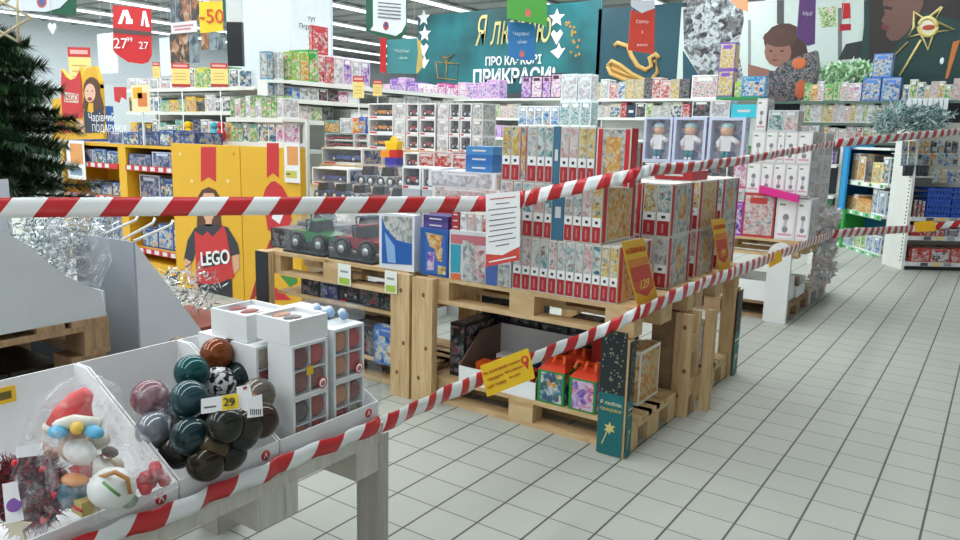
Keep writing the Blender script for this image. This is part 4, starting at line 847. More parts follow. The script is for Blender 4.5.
# ------------------------------------------------------------------ second table, grey cardboard walls, silver tinsel
pallet(-2.15, -1.95, .576, 'old brown pallet shelf behind the near trays under the white cardboard tray', None, 'pine_old_shaded', Lx=.8, Wy=1.3)
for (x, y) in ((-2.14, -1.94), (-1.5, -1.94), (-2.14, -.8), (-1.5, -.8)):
    b = MB(); b.box(0, .14, 0, .14, 0, .575, 'pine_old_shaded'); o = b.build('pallet_leg'); o.location = (x, y, 0); tag(o, 'old brown timber post under the back pallet shelf at its %s %s corner' % ('near' if y < -1 else 'far', 'inner' if x < -2 else 'aisle'), 'post')
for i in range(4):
    pack(Fr(-1.5, 0, 90), -1.55+.2*i, -1.355+.2*i, .141, .38, .03, .5, 'plain:'+('#23211f', '#2b2825', '#1e1f22', '#302a26')[i], 'added dark crate darkening the gap under the old pallet, %s from the near end' % ordn(i), 'crate', 'added dark crates around the old pallet', 'filler_crate')  # added dark boxes, so the space under the pallet reads dark
b = MB(); b.box(-2.1, -1.45, -1.6, -.75, .1, .14, 'pine_old_shaded'); b.box(-2.1, -1.45, -1.2, -1.1, 0, .1, 'pine_old_shaded'); o = b.build('low_shelf'); tag(o, 'dark low shelf board under the old brown pallet', 'shelf')
XT = -1.36
cb = flat('#c3c8cc', .75)
o = empty('cardboard_tray', WF, XT, -1.9, .7205, 'large white cardboard tray with a curved cut front on the old pallet', 'tray')
pts = [(0, .001, 0), (0, 1.25, 0)]
for (x, y) in ((100, 291), (88, 286), (66, 276), (48, 262), (30, 246), (8, 234), (-60, 215), (-150, 190)):
    q = atX(x, y, XT); pts.append((0, q.y+1.9, q.z-.7205))
pts = [p for p in pts if p[1] > .3]; pts = [(0, .3, 0)]+pts
b = MB(); b.prism(pts, (-.006, 0, 0), cb); b.build('front_panel', o)
b = MB(); b.box(-.75, -.75+.006, .3, 1.25, 0, .5, cb); b.build('back_panel', o)
b = MB(); b.box(-.742, -.007, 1.244, 1.25, 0, .1, cb); b.build('side_panel', o)
b = MB(); b.box(-.742, -.007, .3, 1.243, 0, .006, cb); b.build('bottom', o)
# silver garland bag
def heap(cx, cy, cz, rx, ry, rz, n, name, label, cols, L_=.05, seed=1, width=.004):
    r = random.Random(seed); b = MB()
    for i in range(n):
        v = Vector((r.gauss(0, 1), r.gauss(0, 1), r.gauss(0, 1))).normalized()*(r.random()**.4); p = Vector((v.x*rx, v.y*ry, v.z*rz))
        dv = Vector((r.gauss(0, 1), r.gauss(0, 1), r.gauss(0, 1))).normalized(); s = dv.cross(Vector((r.random(), r.random(), r.random()))).normalized()*width; e = dv*L_*r.uniform(.4, 1)
        b.poly([p-s, p+s, p+e*.5+s*1.5, p+e, p+e*.5-s*1.5], cols[i % len(cols)])
    o = b.build(name); o.location = (cx, cy, cz); return tag(o, label, 'tinsel', None, 'stuff')
p = atD(66, 246, 3.5)
SV = ['tinsel_silver', flat('#cfdadc', .15, .7), flat('#8e9a9e', .2, .7), flat('#eef4f4', .2)]
heap(p.x, p.y, p.z+.02, .15, .26, .17, 2200, 'silver_tinsel', 'silver tinsel garlands heaped behind the curved cardboard tray', SV, seed=8, width=.003)
bag([(36, 222), (60, 214), (90, 218), (108, 232), (112, 262), (100, 288), (78, 286), (58, 268), (44, 250)], 3.0, .16, 'clear bag around the silver tinsel garlands', seed=11)
# grey cardboard display box with slanted side
YB = -.42
c = atY(133, 242, YB); o = bpy.data.objects.new('cardboard_display', None); col.objects.link(o); o.location = (c.x, c.y, 0); tag(o, 'tall pale grey cardboard display box with a slanted open side behind the baubles', 'display box')
a0 = atY(74, 233, YB)-c; a3 = atY(100, 400, YB)-c; a2 = atY(162, 400, YB)-c; zc = c.z
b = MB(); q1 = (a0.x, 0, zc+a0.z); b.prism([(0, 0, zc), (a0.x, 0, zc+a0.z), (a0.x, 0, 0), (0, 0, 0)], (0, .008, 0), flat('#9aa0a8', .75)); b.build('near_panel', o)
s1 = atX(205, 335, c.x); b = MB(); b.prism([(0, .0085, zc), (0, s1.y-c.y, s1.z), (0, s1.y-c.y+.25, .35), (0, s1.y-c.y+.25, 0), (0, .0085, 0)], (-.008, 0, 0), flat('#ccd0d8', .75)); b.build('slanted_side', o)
b = MB(); b.box(a0.x, -.0085, .0085, .69, 0, .008, flat('#b8bcc4', .75)); b.build('bottom', o)
# white hooks
for i, (p0, p1) in enumerate((((106, 233), (136, 220)), ((122, 240), (153, 223)), ((134, 241), (171, 225)))):
    A = atY(p0[0], p0[1], YB+.02); A.z = A.z; B = atD(p1[0], p1[1], (A-CC).dot(_fw)+.1)
    b = MB(); B2 = B+Vector((0, 0, .018)); b.tube([Vector((0, 0, 0)), B-A, B2-A+(B-A).normalized()*.012], .0065, flat('#eceeea', .35), 8); o = b.build('display_hook'); o.location = A; tag(o, 'white wire display hook on the grey cardboard box, %s from the tinsel' % ordn(i), 'hook', 'display hooks')
# silver garlands between the grey box and the yellow stand
pack(WF, -3.15, -2.45, 0, .5, -.6, .55, 'plain:#232428', 'added low dark crate between the fir tree and the grey display box', 'crate', None, 'filler_crate')  # added box hiding the bright floor behind the pallet gap
for i in range(2):
    pack(WF, -2.95, -2.2, 0, .86, -1.95+.66*i, .64, 'plain:#25262a', 'added big dark crate behind the old brown pallet, %s from the near end' % ordn(i), 'crate', 'added dark crates around the old pallet', 'filler_crate')  # mostly unseen boxes added to keep the pallet gaps dark
p = atD(174, 285, 4.5); heap(p.x, p.y, .5, .25, .3, .16, 500, 'silver_tinsel', 'silver garlands spilling beside the yellow panel, behind the grey box', SV, .07, 3)
b = MB(); b.box(-.28, .28, -.28, .28, 0, .3, BROWN); b.box(-.28, .28, -.28, .28, .3005, .325, flat('#8a4a3a', .8)); o = b.build('brown_carton'); o.location = (p.x, p.y, 0); tag(o, 'brown carton beneath the silver garlands beside the yellow panel', 'carton')

# ------------------------------------------------------------------ fir tree, near left
o = empty('fir_tree', WF, 0, 0, 0, 'dark green artificial fir tree reaching in beside the barrier tape', 'tree')
KT = 1.66; T = atD(-42, 110, 2.6*KT); o.location = (T.x, T.y, 0)
zt = lambda z: 1.458+(z-1.458)*KT
b = MB(); b.tube([(0, 0, 0), (0, 0, zt(1.9))], .05, flat('#4a3a28', .8), 10, r2=.015); b.build('trunk', o)
b = MB(); b.tube([(0, 0, 0), (0, 0, .06)], .3, DG, 16); b.build('base', o)
NG = [flat('#1d3a24', .6), flat('#28482c', .6), flat('#46683c', .6), flat('#1a3020', .6)]
b = MB(); bb = MB(); r = random.Random(12)
def branch(z, ang, L_, rise, n=420):
    L_ *= KT; rise *= KT; z = zt(z)
    base = Vector((0, 0, z)); tip = Vector((cos(ang)*L_, sin(ang)*L_, z+rise)); bb.tube([base, base.lerp(tip, .5)+Vector((0, 0, .03)), tip], .01, flat('#4a3a28', .8), 5, r2=.003)
    ax = (tip-base).normalized()
    for i in range(n):
        t_ = .15+.85*(i/n); p = base.lerp(tip, t_)+Vector((0, 0, .03*(1-abs(2*t_-1)))); th = r.uniform(0, 2*pi); s = ax.cross(Vector((0, 0, 1))).normalized(); u = s.cross(ax)
        d = (ax*.8+(s*cos(th)+u*sin(th))*1.0).normalized(); ln = r.uniform(.07, .13)*(1.15-.5*t_); wv = d.cross(u if abs(d.dot(u)) < .9 else s).normalized()*.006
        b.poly([p-wv, p+wv, p+d*ln], NG[i % 4])
for k in range(80):
    z = 1.17+.67*k/80; L_ = .58*(1-(z-.6)/1.9); branch(z, r.uniform(0, 2*pi), L_*r.uniform(.75, 1.1), r.uniform(-.05, .06))
aim = math.atan2(R_.y, R_.x)
for (z, L_, rs) in ((1.5, .34, 0), (1.42, .4, -.05), (1.37, .4, -.06), (1.56, .3, .0), (1.62, .3, .03), (1.46, .37, -.02), (1.38, .3, .02), (1.5, .28, .05), (1.58, .33, 0), (1.52, .35, .03), (1.66, .28, 0), (1.6, .32, -.04), (1.48, .32, .06), (1.7, .22, .02), (1.4, .36, .0), (1.34, .3, .03), (1.44, .36, .04), (1.31, .3, .02), (1.27, .26, .02), (1.24, .24, .0), (1.29, .3, -.03), (1.22, .22, .02), (1.26, .28, -.02)): branch(z, aim+r.uniform(-.5, .5), L_, rs, 620)
bo = bb.build('branches', o); b.build('needles', bo)
p = atD(-6, 48, 2.5)
c = p; o = bpy.data.objects.new('gold_ornament', None); col.objects.link(o); o.location = atD(4, 18, 2.75); tag(o, 'pale gold lattice ornament hanging above the fir tree', 'ornament')
b = MB()
for k in range(6): b.tube([R_*(.1*cos(k*1.05))+U_*(.1*sin(k*1.05)), R_*(.1*cos(k*1.05+2.1))+U_*(.1*sin(k*1.05+2.1))], .005, flat('#c9bc98', .4), 6)
b.tube([U_*.1, U_*1.2], .0015, W2, 4); b.build('lattice', o)
# ------------------------------------------------------------------ yellow stand
FY = Fr(0, 1.9, 0)
YP = flat('#e3ae22', .45)
def onto(fr, o, d, polys, y):
    return onface(o, fr, d, polys, y)
ux = [FY.pix(x, 200)[0] for x in (173.5, 241, 241.8, 300.5)]; ZT = FY.pix(240, 146)[1]
o = empty('yellow_display_stand', FY, ux[0], 0, .0, 'yellow display panel with red ribbon and printed girl holding a red bag', 'display panel')
b = MB(); b.box(0, ux[1]-ux[0], 0, .06, 0, ZT, YP); b.build('panel', o)
BN, BB = flat('#c9282c', .45), flat('#a92226', .45)
SK = flat('#dba98a', .6); HR = flat('#5a3626', .6); SH = flat('#33363e', .6)
P_ = [([(201, 147), (216, 147), (216, 182), (208.5, 177), (201, 182)], BN, 0)]
P_ += [([(198, 197), (202, 190), (209, 187), (216, 190), (220, 197), (222, 230), (197, 230)], HR, 1),
 ([(202, 200), (204, 193), (214, 193), (216, 200), (216, 212), (212, 221), (206, 221), (202, 212)], SK, 2),
 ([(206, 216), (212, 216), (212, 226), (206, 226)], SK, 3),
 ([(188, 240), (195, 228), (205, 224), (213, 224), (228, 227), (238, 244), (240, 254), (231, 256), (228, 248), (228, 262), (196, 262), (196, 252), (193, 262), (184, 260)], SH, 3),
 ([(185, 258), (192, 262), (190, 275), (198, 284), (206, 288), (206, 292), (194, 288), (186, 276)], SK, 4), ([(233, 256), (239, 254), (240, 268), (230, 279), (226, 276), (233, 268)], SK, 4),
 ([(198, 282), (232, 279), (233, 304), (230, 320), (204, 320), (201, 304)], flat('#2c2e34', .6), 4),
 ([(195, 231), (203, 236), (208, 231), (213, 237), (224, 225), (227, 234), (235, 277), (216, 284), (197, 284)], RED, 5),
 ([(204, 256), (227, 250), (227, 263), (204, 268)], BLK, 6)]
onface(o, FY, 0, P_, -.002).build('printed_picture', o)
b = MB()
for (x, y, k) in ((180, 154, 1), (234, 154, 0), (192, 181, 1), (228, 181, 1), (182, 210, 1), (236, 205, 1)):
    u, z = FY.pix(x, y); u -= ux[0]; b.prism([(u-.02, -.001, z), (u, -.001, z-.02), (u+.02, -.001, z), (u, -.001, z+.02)], (0, -.001, 0), flat('#ecd9a0' if k else '#c98a2a', .5))
b.build('confetti', o)
u, z = FY.pix(215.5, 259); text('LEGO', .17, W, o, (u-ux[0], -.012, z+.005), (pi/2, -.17, 0), shear=.15, bold=.004)
o = empty('yellow_display_stand', FY, ux[2], 0, .0, 'yellow display panel with red ribbon and red balloon print, next to the truck shelf', 'display panel')
b = MB(); b.box(0, ux[3]-ux[2], 0, .06, 0, ZT, YP); b.build('panel', o)
P_ = [([(267, 143), (279, 143), (279, 178), (273, 173), (267, 178)], BN, 0), ([(263, 197), (266, 188), (271, 182), (275, 181), (282, 186), (288, 197), (292, 220), (287, 232), (276, 235), (268, 230)], BN, 1),
 ([(270, 240), (280, 235), (290, 246), (283, 262), (272, 270), (262, 282), (254, 300), (250, 300), (256, 280), (262, 262)], BB, 1), ([(280, 275), (297, 278), (298, 282), (290, 287)], flat('#3a8a3c', .5), 2), ([(264, 300), (270, 285), (280, 290), (292, 300)], BN, 1), ([(275, 210), (284, 214), (280, 224), (272, 218)], W, 3)]
onface(o, FY, 0, P_, -.002).build('printed_picture', o)
# white boxed flyer between the panels and toy boxes
o, w_, h = card(284, 300, 143, 182, FY, -.02, 'white flyer with orange drawing taped on the yellow panel edge', '#eceae6', parts=((.2, .9, .45, .92, '#e09a58'), (.1, .8, .12, .3, '#c8c05a'), (.1, .4, .2, .23, '#5a6a7a')), cat='flyer')
# yellow shelf unit left of the panels
FYS = Fr(0, 2.15, 0)
u0 = FYS.pix(66, 220)[0]; um = FYS.pix(122, 220)[0]; u1 = ux[0]-.01; zt = FYS.pix(120, 147)[1]
sz = [FYS.pix(120, 165)[1], FYS.pix(120, 198)[1], FYS.pix(130, 246)[1]]
o = empty('yellow_shelving', FYS, 0, 0, 0, 'yellow shelving with red price rails left of the printed panels', 'shelving')
for n_, a, e in (('side_panel', u0, u0+.05), ('divider', um, um+.14), ('side_panel', u1-.05, u1)):
    b = MB(); b.box(a, e, 0, .5, .1, zt, YP); b.build(n_, o)
b = MB(); b.box(u0, u1, .5, .52, .1, zt, YP); b.build('back_panel', o)
b = MB(); b.box(u0, u1, 0, .52, zt+.0005, zt+.03, YP); b.build('top_board', o)
b = MB(); b.box(u0, u1, 0, .52, 0, .0995, YP); b.build('plinth', o)
for z in sz:
    for a, e in ((u0+.0505, um-.0005), (um+.1405, u1-.0505)):
        b = MB(); b.box(a, e, .0, .499, z-.03, z, YP); sb = b.build('shelf_board', o)
        b = MB(); b.box(a, e, -.012, -.0005, z-.045, z+.01, RED)
        k = int((e-a)/.14)
        for i in range(k): b.rect(a+.03+i*.14, a+.11+i*.14, z-.038, z+.004, W2, -.0135)
        b.build('price_rail', sb)
NV = [('pic:art_navy+#2a3560', 'navy'), ('pic:art_blue+#2a4a8a', 'blue'), ('pic:art_navy+#c8cce0', 'pale navy'), ('pic:art_mixed+#2a4a9a', 'mixed colour')]
def shelfrow(fr, ua, ub, zb, hs, n, d, dp, sty, where, end, g, seed=1, gap=.0, cat='box', name='toy_box', desc='box'):
    r = random.Random(seed); e = [ua+(ub-ua)*i/n for i in range(n+1)]
    for i in range(1, n): e[i] += r.uniform(-.18, .18)*(ub-ua)/n
    for i in range(n):
        st, cw = sty[(i+r.randint(0, 2)) % len(sty)]
        pack(fr, e[i]+gap, e[i+1]-gap, zb, r.uniform(*hs), d, dp, st, '%s %s, %s from %s, %s' % (cw, desc, ordn(i), end, where), cat, g, name)
shelfrow(FYS, u0+.06, um-.01, sz[0]+.001, (.12, .16), 4, .02, .3, NV, 'top level of the yellow shelving', 'the fir tree', 'boxes on the yellow shelving', 1)
shelfrow(FYS, um+.15, u1-.06, sz[0]+.001, (.12, .16), 3, .02, .3, NV, 'top level beside the girl panel', 'the divider', 'boxes on the yellow shelving', 2)
shelfrow(FYS, um-.65, um-.01, sz[2]+.001, (.4, .45), 3, .02, .3, NV, 'low level of the yellow shelving', 'the fir tree', 'boxes on the yellow shelving', 3)
shelfrow(FYS, u0+.4, um-.05, sz[1]+.001, (.1, .18), 3, .1, .3, NV, 'middle level of the yellow shelving', 'the fir tree', 'boxes on the yellow shelving', 4)
shelfrow(FYS, um+.2, u1-.06, sz[1]+.001, (.2, .26), 3, .1, .3, NV, 'middle level beside the girl panel', 'the divider', 'boxes on the yellow shelving', 5)
shelfrow(FYS, um+.2, u1-.06, sz[2]+.001, (.2, .3), 4, .1, .3, NV, 'low level beside the girl panel', 'the divider', 'boxes on the yellow shelving', 6)
shelfrow(FYS, um-.2, u1-.0, zt+.031, (.12, .2), 5, .02, .3, NV, 'on top of the yellow shelving', 'the header', 'boxes on the yellow shelving', 7)
# header board with printed girl and bag
zb = zt+.031; H0 = Fr(0, 2.12, 0)
ha = H0.pix(52, 110)[0]; hb = H0.pix(128, 110)[0]-.02; ht = H0.pix(90, 98)[1]
o = empty('header_board', H0, ha, 0, zb, 'yellow header board with printed laughing girl above the shelving', 'header board')
hb = min(hb, um-.21)
b = MB(); ol = []
for (x, y) in ((52, 99), (61, 98), (61, 69), (66, 76), (71, 80), (76, 77), (80, 67), (83, 80), (86, 68), (95, 66), (102, 82), (106, 88), (110, 84), (114, 88), (130, 90), (130, 140), (52, 140)):
    u, z = H0.pix(x, y); ol.append((min(u-ha, um-.21-ha), 0, max(z-zb, 0)))
b.prism(ol, (0, .04, 0), YP); b.build('board', o)
def ell(cx, cy, rx, ry, a0=0, a1=360, n=14): return [(cx+rx*cos(radians(a0+(a1-a0)*i/n)), cy+ry*sin(radians(a0+(a1-a0)*i/n))) for i in range(n+1)]
P_ = [([(62, 70), (66, 77), (71, 80), (76, 78), (80, 70), (82, 84), (83, 118), (63, 119), (61, 90)], RED, 1), ([(65, 92), (79, 94), (79, 103), (65, 102)], flat('#d8d0c0', .5), 2),
 (ell(92, 90, 8.5, 13), HR, 1), ([(93, 80), (99, 86), (105, 108), (101, 118), (94, 112)], HR, 1.6), ([(85, 90), (90, 92), (87, 112), (83, 108)], HR, 1.3), (ell(90.5, 93, 5.6, 9.5), flat('#e8b8a0', .5), 2), (ell(90.5, 99, 2.4, 1.8), flat('#a03038', .5), 3), (ell(88.3, 91, .9, .6), flat('#3a2a24', .5), 3), (ell(93, 91, .9, .6), flat('#3a2a24', .5), 3), ([(84, 110), (92, 113), (103, 108), (106, 118), (104, 132), (86, 133)], flat('#2a3048', .5), 3),
 ([(114, 87), (127, 87), (127, 100), (122, 97), (120, 103), (115, 101)], RED, 1), ([(58, 119), (64, 124), (70, 133), (64, 133)], RED, 1), ([(77, 119), (84, 121), (84, 133), (80, 133)], flat('#e8b8a0', .5), 2)]
P2 = []
for pts, mm, k in P_: P2.append((pts, mm, k))
onface(o, H0, 0, [(a_, b_, c_*3) for a_, b_, c_ in P2], -.003).build('printed_picture', o)
u, z = H0.pix(72, 98); text('LEGO', .11, RED, o, (u-ha, -.008, z-zb))
u, z = H0.pix(102, 118); text('Чарівний', .115, W, o, (u-ha, -.008, z-zb)); u, z = H0.pix(110, 129); text('ПОДАРУНОК', .105, W, o, (u-ha, -.008, z-zb))
o, w_, h = card(131, 150, 85, 112, H0, -.0, 'yellow and orange flyer on the stand behind the header board', '#ecdfae', parts=((.1, .6, .5, .9, '#e8b02a'), (.35, .85, .2, .7, '#dd7a3a')), cat='flyer')
pb = MB(); pb.box(-.01, .01, .005, .02, 0, o.location.z-zb-.001, W2); q = pb.build('stand_rod'); q.location = (o.location.x, o.location.y, zb); tag(q, 'thin white rod holding the orange flyer', 'rod')
o, w_, h = card(66, 85, 140, 178, FYS, -.03, 'white flyer with orange drawing at the fir tree end of the shelving', '#eceae6', parts=((.2, .9, .4, .92, '#e09a58'), (.1, .8, .1, .3, '#8aa0b8')), cat='flyer')
b = MB(); o = b.box(0, .5, 0, .3, .0, 1.7, flat('#2a5aa8', .5)).build('blue_display_stand'); o.location = FYS.pt(FYS.pix(36, 110)[0]-.1, .4, 0); tag(o, 'plain blue display panel partly hidden by the fir branches', 'display panel')

# ------------------------------------------------------------------ generic gondola shelving
def gondola(fr, u0, u1, zs, dp, label, ztop=None, back=None, board=None, side=None, rail=None, thick=.03, sides=(1, 1)):
    o = empty('shelving', fr, 0, 0, 0, label, 'shelving'); bk = back or flat('#c9ccc8', .6); zt_ = ztop or zs[0]; board = board or SHELF; side = side or SHELF
    b = MB(); b.box(u0, u1, dp, dp+.03, .0, zt_, bk); b.build('back_panel', o)
    for k, u in enumerate((u0, u1-.03)):
        if sides[k]: b = MB(); b.box(u, u+.03, dp-.03, dp-.0005, .12, zt_, side); b.build('upright', o)
    for z in zs:
        b = MB(); b.box(u0, u1, 0, dp-.031, z-thick, z, board); sb = b.build('shelf_board', o)
        b = MB(); b.box(u0, u1, -.012, -.0005, z-thick-.01, z+.004, rail or board); b.build('price_rail', sb)
    b = MB(); b.box(u0, u1, .02, dp-.031, 0, .119, side); b.build('plinth', o); return o
G_ = [('pic:art_mixed', 'multicolour'), ('pic:art_pink+#e8c0d8', 'pink'), ('pic:art_purple+#a080c8', 'purple'), ('pic:art_blue+#88a8d8', 'blue'), ('pic:art_white', 'white'), ('pic:art_green+#b8d0a0', 'green'), ('pic:art_orange+#e8c890', 'orange'), ('pic:art_grey', 'grey'), ('pic:art_red+#d8b0a8', 'red')]
WH = [('pic:art_white', 'white'), ('dots:', 'white print'), ('pic:art_grey', 'pale grey'), ('pic:art_rose+#eceaea', 'rose white')]
PK = [('pic:art_pink+#e8c0d8', 'pink'), ('pic:art_purple+#8a60b8', 'purple'), ('pic:art_pink+#f4f0f4', 'white and pink'), ('pic:art_purple+#d8b0d8', 'lilac'), ('pic:art_pink+#c03a88', 'magenta')]
WN = [('win:art_orange', 'orange car window'), ('win:art_red', 'red car window'), ('win:art_dark', 'dark car window'), ('win:art_navy', 'blue car window'), ('win:art_toys+#eef0f0', 'red truck window')]
BK2 = [('pic:art_green+#d0d8c8', 'green'), ('pic:art_rose+#d8c8b8', 'rose'), ('pic:art_grey+#b0b0a8', 'grey'), ('pic:art_mixed+#d0c8b0', 'mixed'), ('pic:art_red+#b02a3a', 'red')]
# left white shelving (faces the aisle side)
FL = Fr(-4.63, 3.1, 90)
def zpx(fr, x, y, d=0): return fr.pix(x, y, d)[1]
ua, ub = FL.pix(291, 90)[0], FL.pix(470, 95)[0]
z1, z2, z3, z4 = zpx(FL, 320, 83), zpx(FL, 320, 101), zpx(FL, 310, 121), zpx(FL, 310, 150)
gondola(FL, ua, ub, [z1, z2, z3, z4, .4], .5, 'white shelving unit of games and dolls in front of the white pillar')
e = FL.pix
def prow(fr, xs, ys, zb, d, dp, stys, where, end, g, ym):
    for i in range(len(xs)-1):
        st, cw = stys[i % len(stys)]; u0_ = fr.pix(xs[i], ym, d)[0]; u1_ = fr.pix(xs[i+1], ym, d)[0]; z = fr.pix((xs[i]+xs[i+1])/2, ys[i], d)[1]
        pack(fr, u0_, u1_, zb, max(z-zb, .05), d, dp, st, '%s box, %s from %s, %s' % (cw, ordn(i), end, where), 'box', g)
prow(FL, [292, 300, 309, 318, 325, 334, 343, 352, 360, 370], [52, 54, 50, 55, 57, 57, 58, 60, 61], z1+.001, .03, .3, [('pic:art_green+#90b040', 'green'), ('pic:art_orange+#88b848', 'orange green'), ('pic:art_green+#3a9a4a', 'bright green'), ('pic:art_red+#e0c8c8', 'red and white'), ('pic:art_red+#c86070', 'red'), ('pic:art_white+#e8d8dc', 'white doll'), ('pic:art_purple+#eceaec', 'white and violet'), ('pic:art_white', 'white'), ('pic:art_purple+#e8e4e8', 'violet doll')], 'top of the white shelving', 'its near end', 'games on top of the left white shelving', 70)
prow(FL, [292, 300, 309, 318, 328, 338, 348, 358], [88, 88, 88, 89, 90, 92, 93], z2+.001, .03, .3, [('pic:art_blue+#5a90d0', 'blue'), ('pic:art_grey+#e8e8e8', 'white and grey'), ('pic:art_grey+#e0e0e0', 'pale grey'), ('pic:art_dark', 'dark'), ('pic:art_dark+#503028', 'brown'), ('pic:art_pink+#c03a78', 'magenta'), ('plain:#dfe3e4', 'plain white')], 'second level of the white shelving', 'its near end', 'games on the left white shelving', 95)
prow(FL, [292, 301, 311, 322, 333], [106, 106, 107, 107], z3+.001, .03, .3, [('pic:art_pink+#e8e0e8', 'white and pink'), ('pic:art_rose+#e4dcd0', 'cream'), ('pic:art_green+#b8c8b8', 'green window'), ('pic:art_dark+#5a7868', 'green and black')], 'third level of the white shelving', 'its near end', 'games on the left white shelving', 115)
shelfrow(FL, ub-1.6, ub-.1, z2+.001, (.1, .15), 6, .03, .3, WH, 'far half of the second level', 'the near end', 'games on the left white shelving', 5)
shelfrow(FL, ua+.9, ub-.1, z3+.001, (.1, .15), 7, .03, .3, WH+G_[3:5], 'far part of the third level', 'the near end', 'games on the left white shelving', 6)
FL2 = Fr(-4.63-.56, 3.05, 0)      # end face of that unit
gondola(FL2, FL2.pix(263, 90)[0], .5, [z1+.02, z2+.02, z3+.02], .3, 'short white end shelving beside the pillar') if 0 else None
u0_ = -.52
b_ = empty('end_shelving', FL, 0, 0, 0, 'narrow end bay of the white shelving, nearest the yellow panels', 'shelving')
for z in (z1, z2, z3):
    m_ = MB(); m_.prism([(ua-.001, 0, z-.03), (ua-.001, .3, z-.03), (ua-.16, .3, z-.03), (ua-.16, .16, z-.03)], (0, 0, .03), SHELF); m_.build('shelf_board', b_)
m_ = MB(); m_.box(ua-.18, ua-.16, .16, .3, 0, z1, SHELF); m_.build('upright', b_)
for i, (z, h, st, cw) in enumerate(((z1, .28, 'pic:art_grey+#5a90b0', 'grey blue'), (z2, .17, 'pic:art_blue+#4a78c0', 'blue'), (z3, .17, 'pic:art_pink+#8a3060', 'plum'))):
    pack(FL, ua-.155, ua-.08, z+.001, h, .17, .12, st, '%s box on the narrow end bay, %s level down' % (cw, ordn(i)), 'box'); pack(FL, ua-.075, ua-.005, z+.001, h*1.02, .1, .19, 'pic:art_grey+#dadcd8', 'pale tall box on the narrow end bay, %s level down' % ordn(i), 'box')
# red and white picture standing on top
pack(FL, FL.pix(334, 50)[0], FL.pix(350, 50)[0], FL.pix(340, 57, .34)[1], .3, .34, .05, 'pic:art_red+#c03040', 'red and white picture box standing highest above the white shelving', 'box')
# ------------------------------------------------------------------ stepped toy car stacks behind the trucks
def terrace(Y, x0, x1, ybase, label, dp=.55):
    fr = Fr(0, Y, 0); a = fr.pix(x0, ybase)[0]; e = fr.pix(x1, ybase)[0]; z = fr.pix((x0+x1)/2, ybase)[1]
    o = empty('display_plinth', fr, 0, 0, 0, label, 'plinth'); b = MB(); b.box(a, e, 0, dp, 0, z-.02, W2); b.build('body', o); b = MB(); b.box(a, e, -.01, dp, z-.0195, z, 'pine'); b.build('top_board', o); return fr, a, e, z+.001
f1, a, e, z = terrace(2.25, 306, 420, 206, 'low plinth behind the toy trucks carrying clear-packed vehicles', .36)
C5 = [('#3a5a9a', 'blue'), ('#c0c4c8', 'silver'), ('#b03a30', 'red'), ('#3a7a4a', 'green'), ('#d8b030', 'yellow'), ('#2a2e36', 'black'), ('#7a90a8', 'steel blue')]
def cars(fr, a, e, z, n, Hs, where, end, g, cidx, d=.05, dp=.2):
    for i in range(n):
        w_ = (e-a)/n; cx = a+w_*(i+.5); c, nm = C5[cidx[i % len(cidx)]]
        o = empty('toy_vehicle', fr, cx, d, z, '%s boxed toy vehicle, %s from %s, %s' % (nm, ordn(i), end, where), 'toy vehicle', g)
        b = MB(); carbody(b, 0, .03, dp-.03, .012, w_*.8, Hs-.03, flat(c, .3)); b.build('car', o)
        b = MB(); b.box(-w_*.48, w_*.48, 0, dp, 0, .01, W2); b.build('tray', o)
        b = MB(); b.box(-w_*.47, w_*.47, .002, dp-.002, .0105, Hs, 'clear_plastic'); b.build('cover', o)
cars(f1, a, e, z, 6, .17, 'row behind the truck shelf', 'the yellow panel', 'boxed vehicles behind the trucks', [0, 0, 1, 2, 1, 2])
f2, a, e, z = terrace(2.65, 310, 470, 190, 'second plinth behind the toy trucks carrying window boxes', .36)
xs = [312, 330, 350, 366, 388, 408]
prow(f2, [312, 348], [168], z, .03, .3, [('win:art_navy', 'blue truck window')], 'long box on the second plinth', 'the panel', 'truck window boxes', 180)
cars(f2, f2.pix(350, 185)[0], f2.pix(432, 185)[0], z, 4, .2, 'row on the second plinth', 'the blue truck box', 'boxed vehicles behind the trucks', [6, 1, 2, 1])
prow(f2, [434, 452, 470], [172, 172], z, .03, .3, [('pic:art_red+#e0dcdc', 'red white'), ('pic:art_toys+#d8d8d8', 'mixed toy')], 'end of the second plinth', 'the vehicles', None, 180)
f3, a, e, z = terrace(3.05, 320, 470, 168, 'third plinth behind the toy trucks with stacked car boxes', .36)
prow(f3, [322, 362], [148], z, .03, .3, [('win:art_navy+#d8d8d0', 'navy car window')], 'on the third plinth', 'the panel', 'truck window boxes', 160)
# yellow toy rocket / crown toy
o = empty('plastic_toy', f3, f3.pix(388, 160)[0], -.06+.1, z, 'bright yellow red and blue plastic building toy among the car boxes', 'toy')
b = MB(); b.box(-.07, .07, 0, .09, 0, .09, flat('#3a3aa0', .3)); b.build('blue_base', o)
b = MB(); b.box(-.13, -.02, 0, .09, .0905, .15, flat('#e8902a', .3)); b.build('orange_block', o)
b = MB(); b.box(-.019, .07, 0, .09, .0905, .16, RED); b.build('red_block', o)
b = MB(); b.prism([(-.06, 0, .161), (.06, 0, .161), (.08, 0, .24), (.03, 0, .22), (0, 0, .28), (-.03, 0, .22), (-.08, 0, .24)], (0, .08, 0), YEL); b.build('yellow_crown', o)
pz = MB()
shelfrow(f3, f3.pix(402, 160)[0], f3.pix(468, 160)[0], z, (.14, .17), 4, .03, .25, [('win:art_red', 'red car window'), ('pic:art_red+#d8d4d4', 'red printed')], 'on the third plinth', 'the yellow toy', 'car boxes on the third plinth', 4)
f4, a, e, z = terrace(3.45, 322, 482, 150, 'fourth plinth under the wall of small car window boxes', .45)
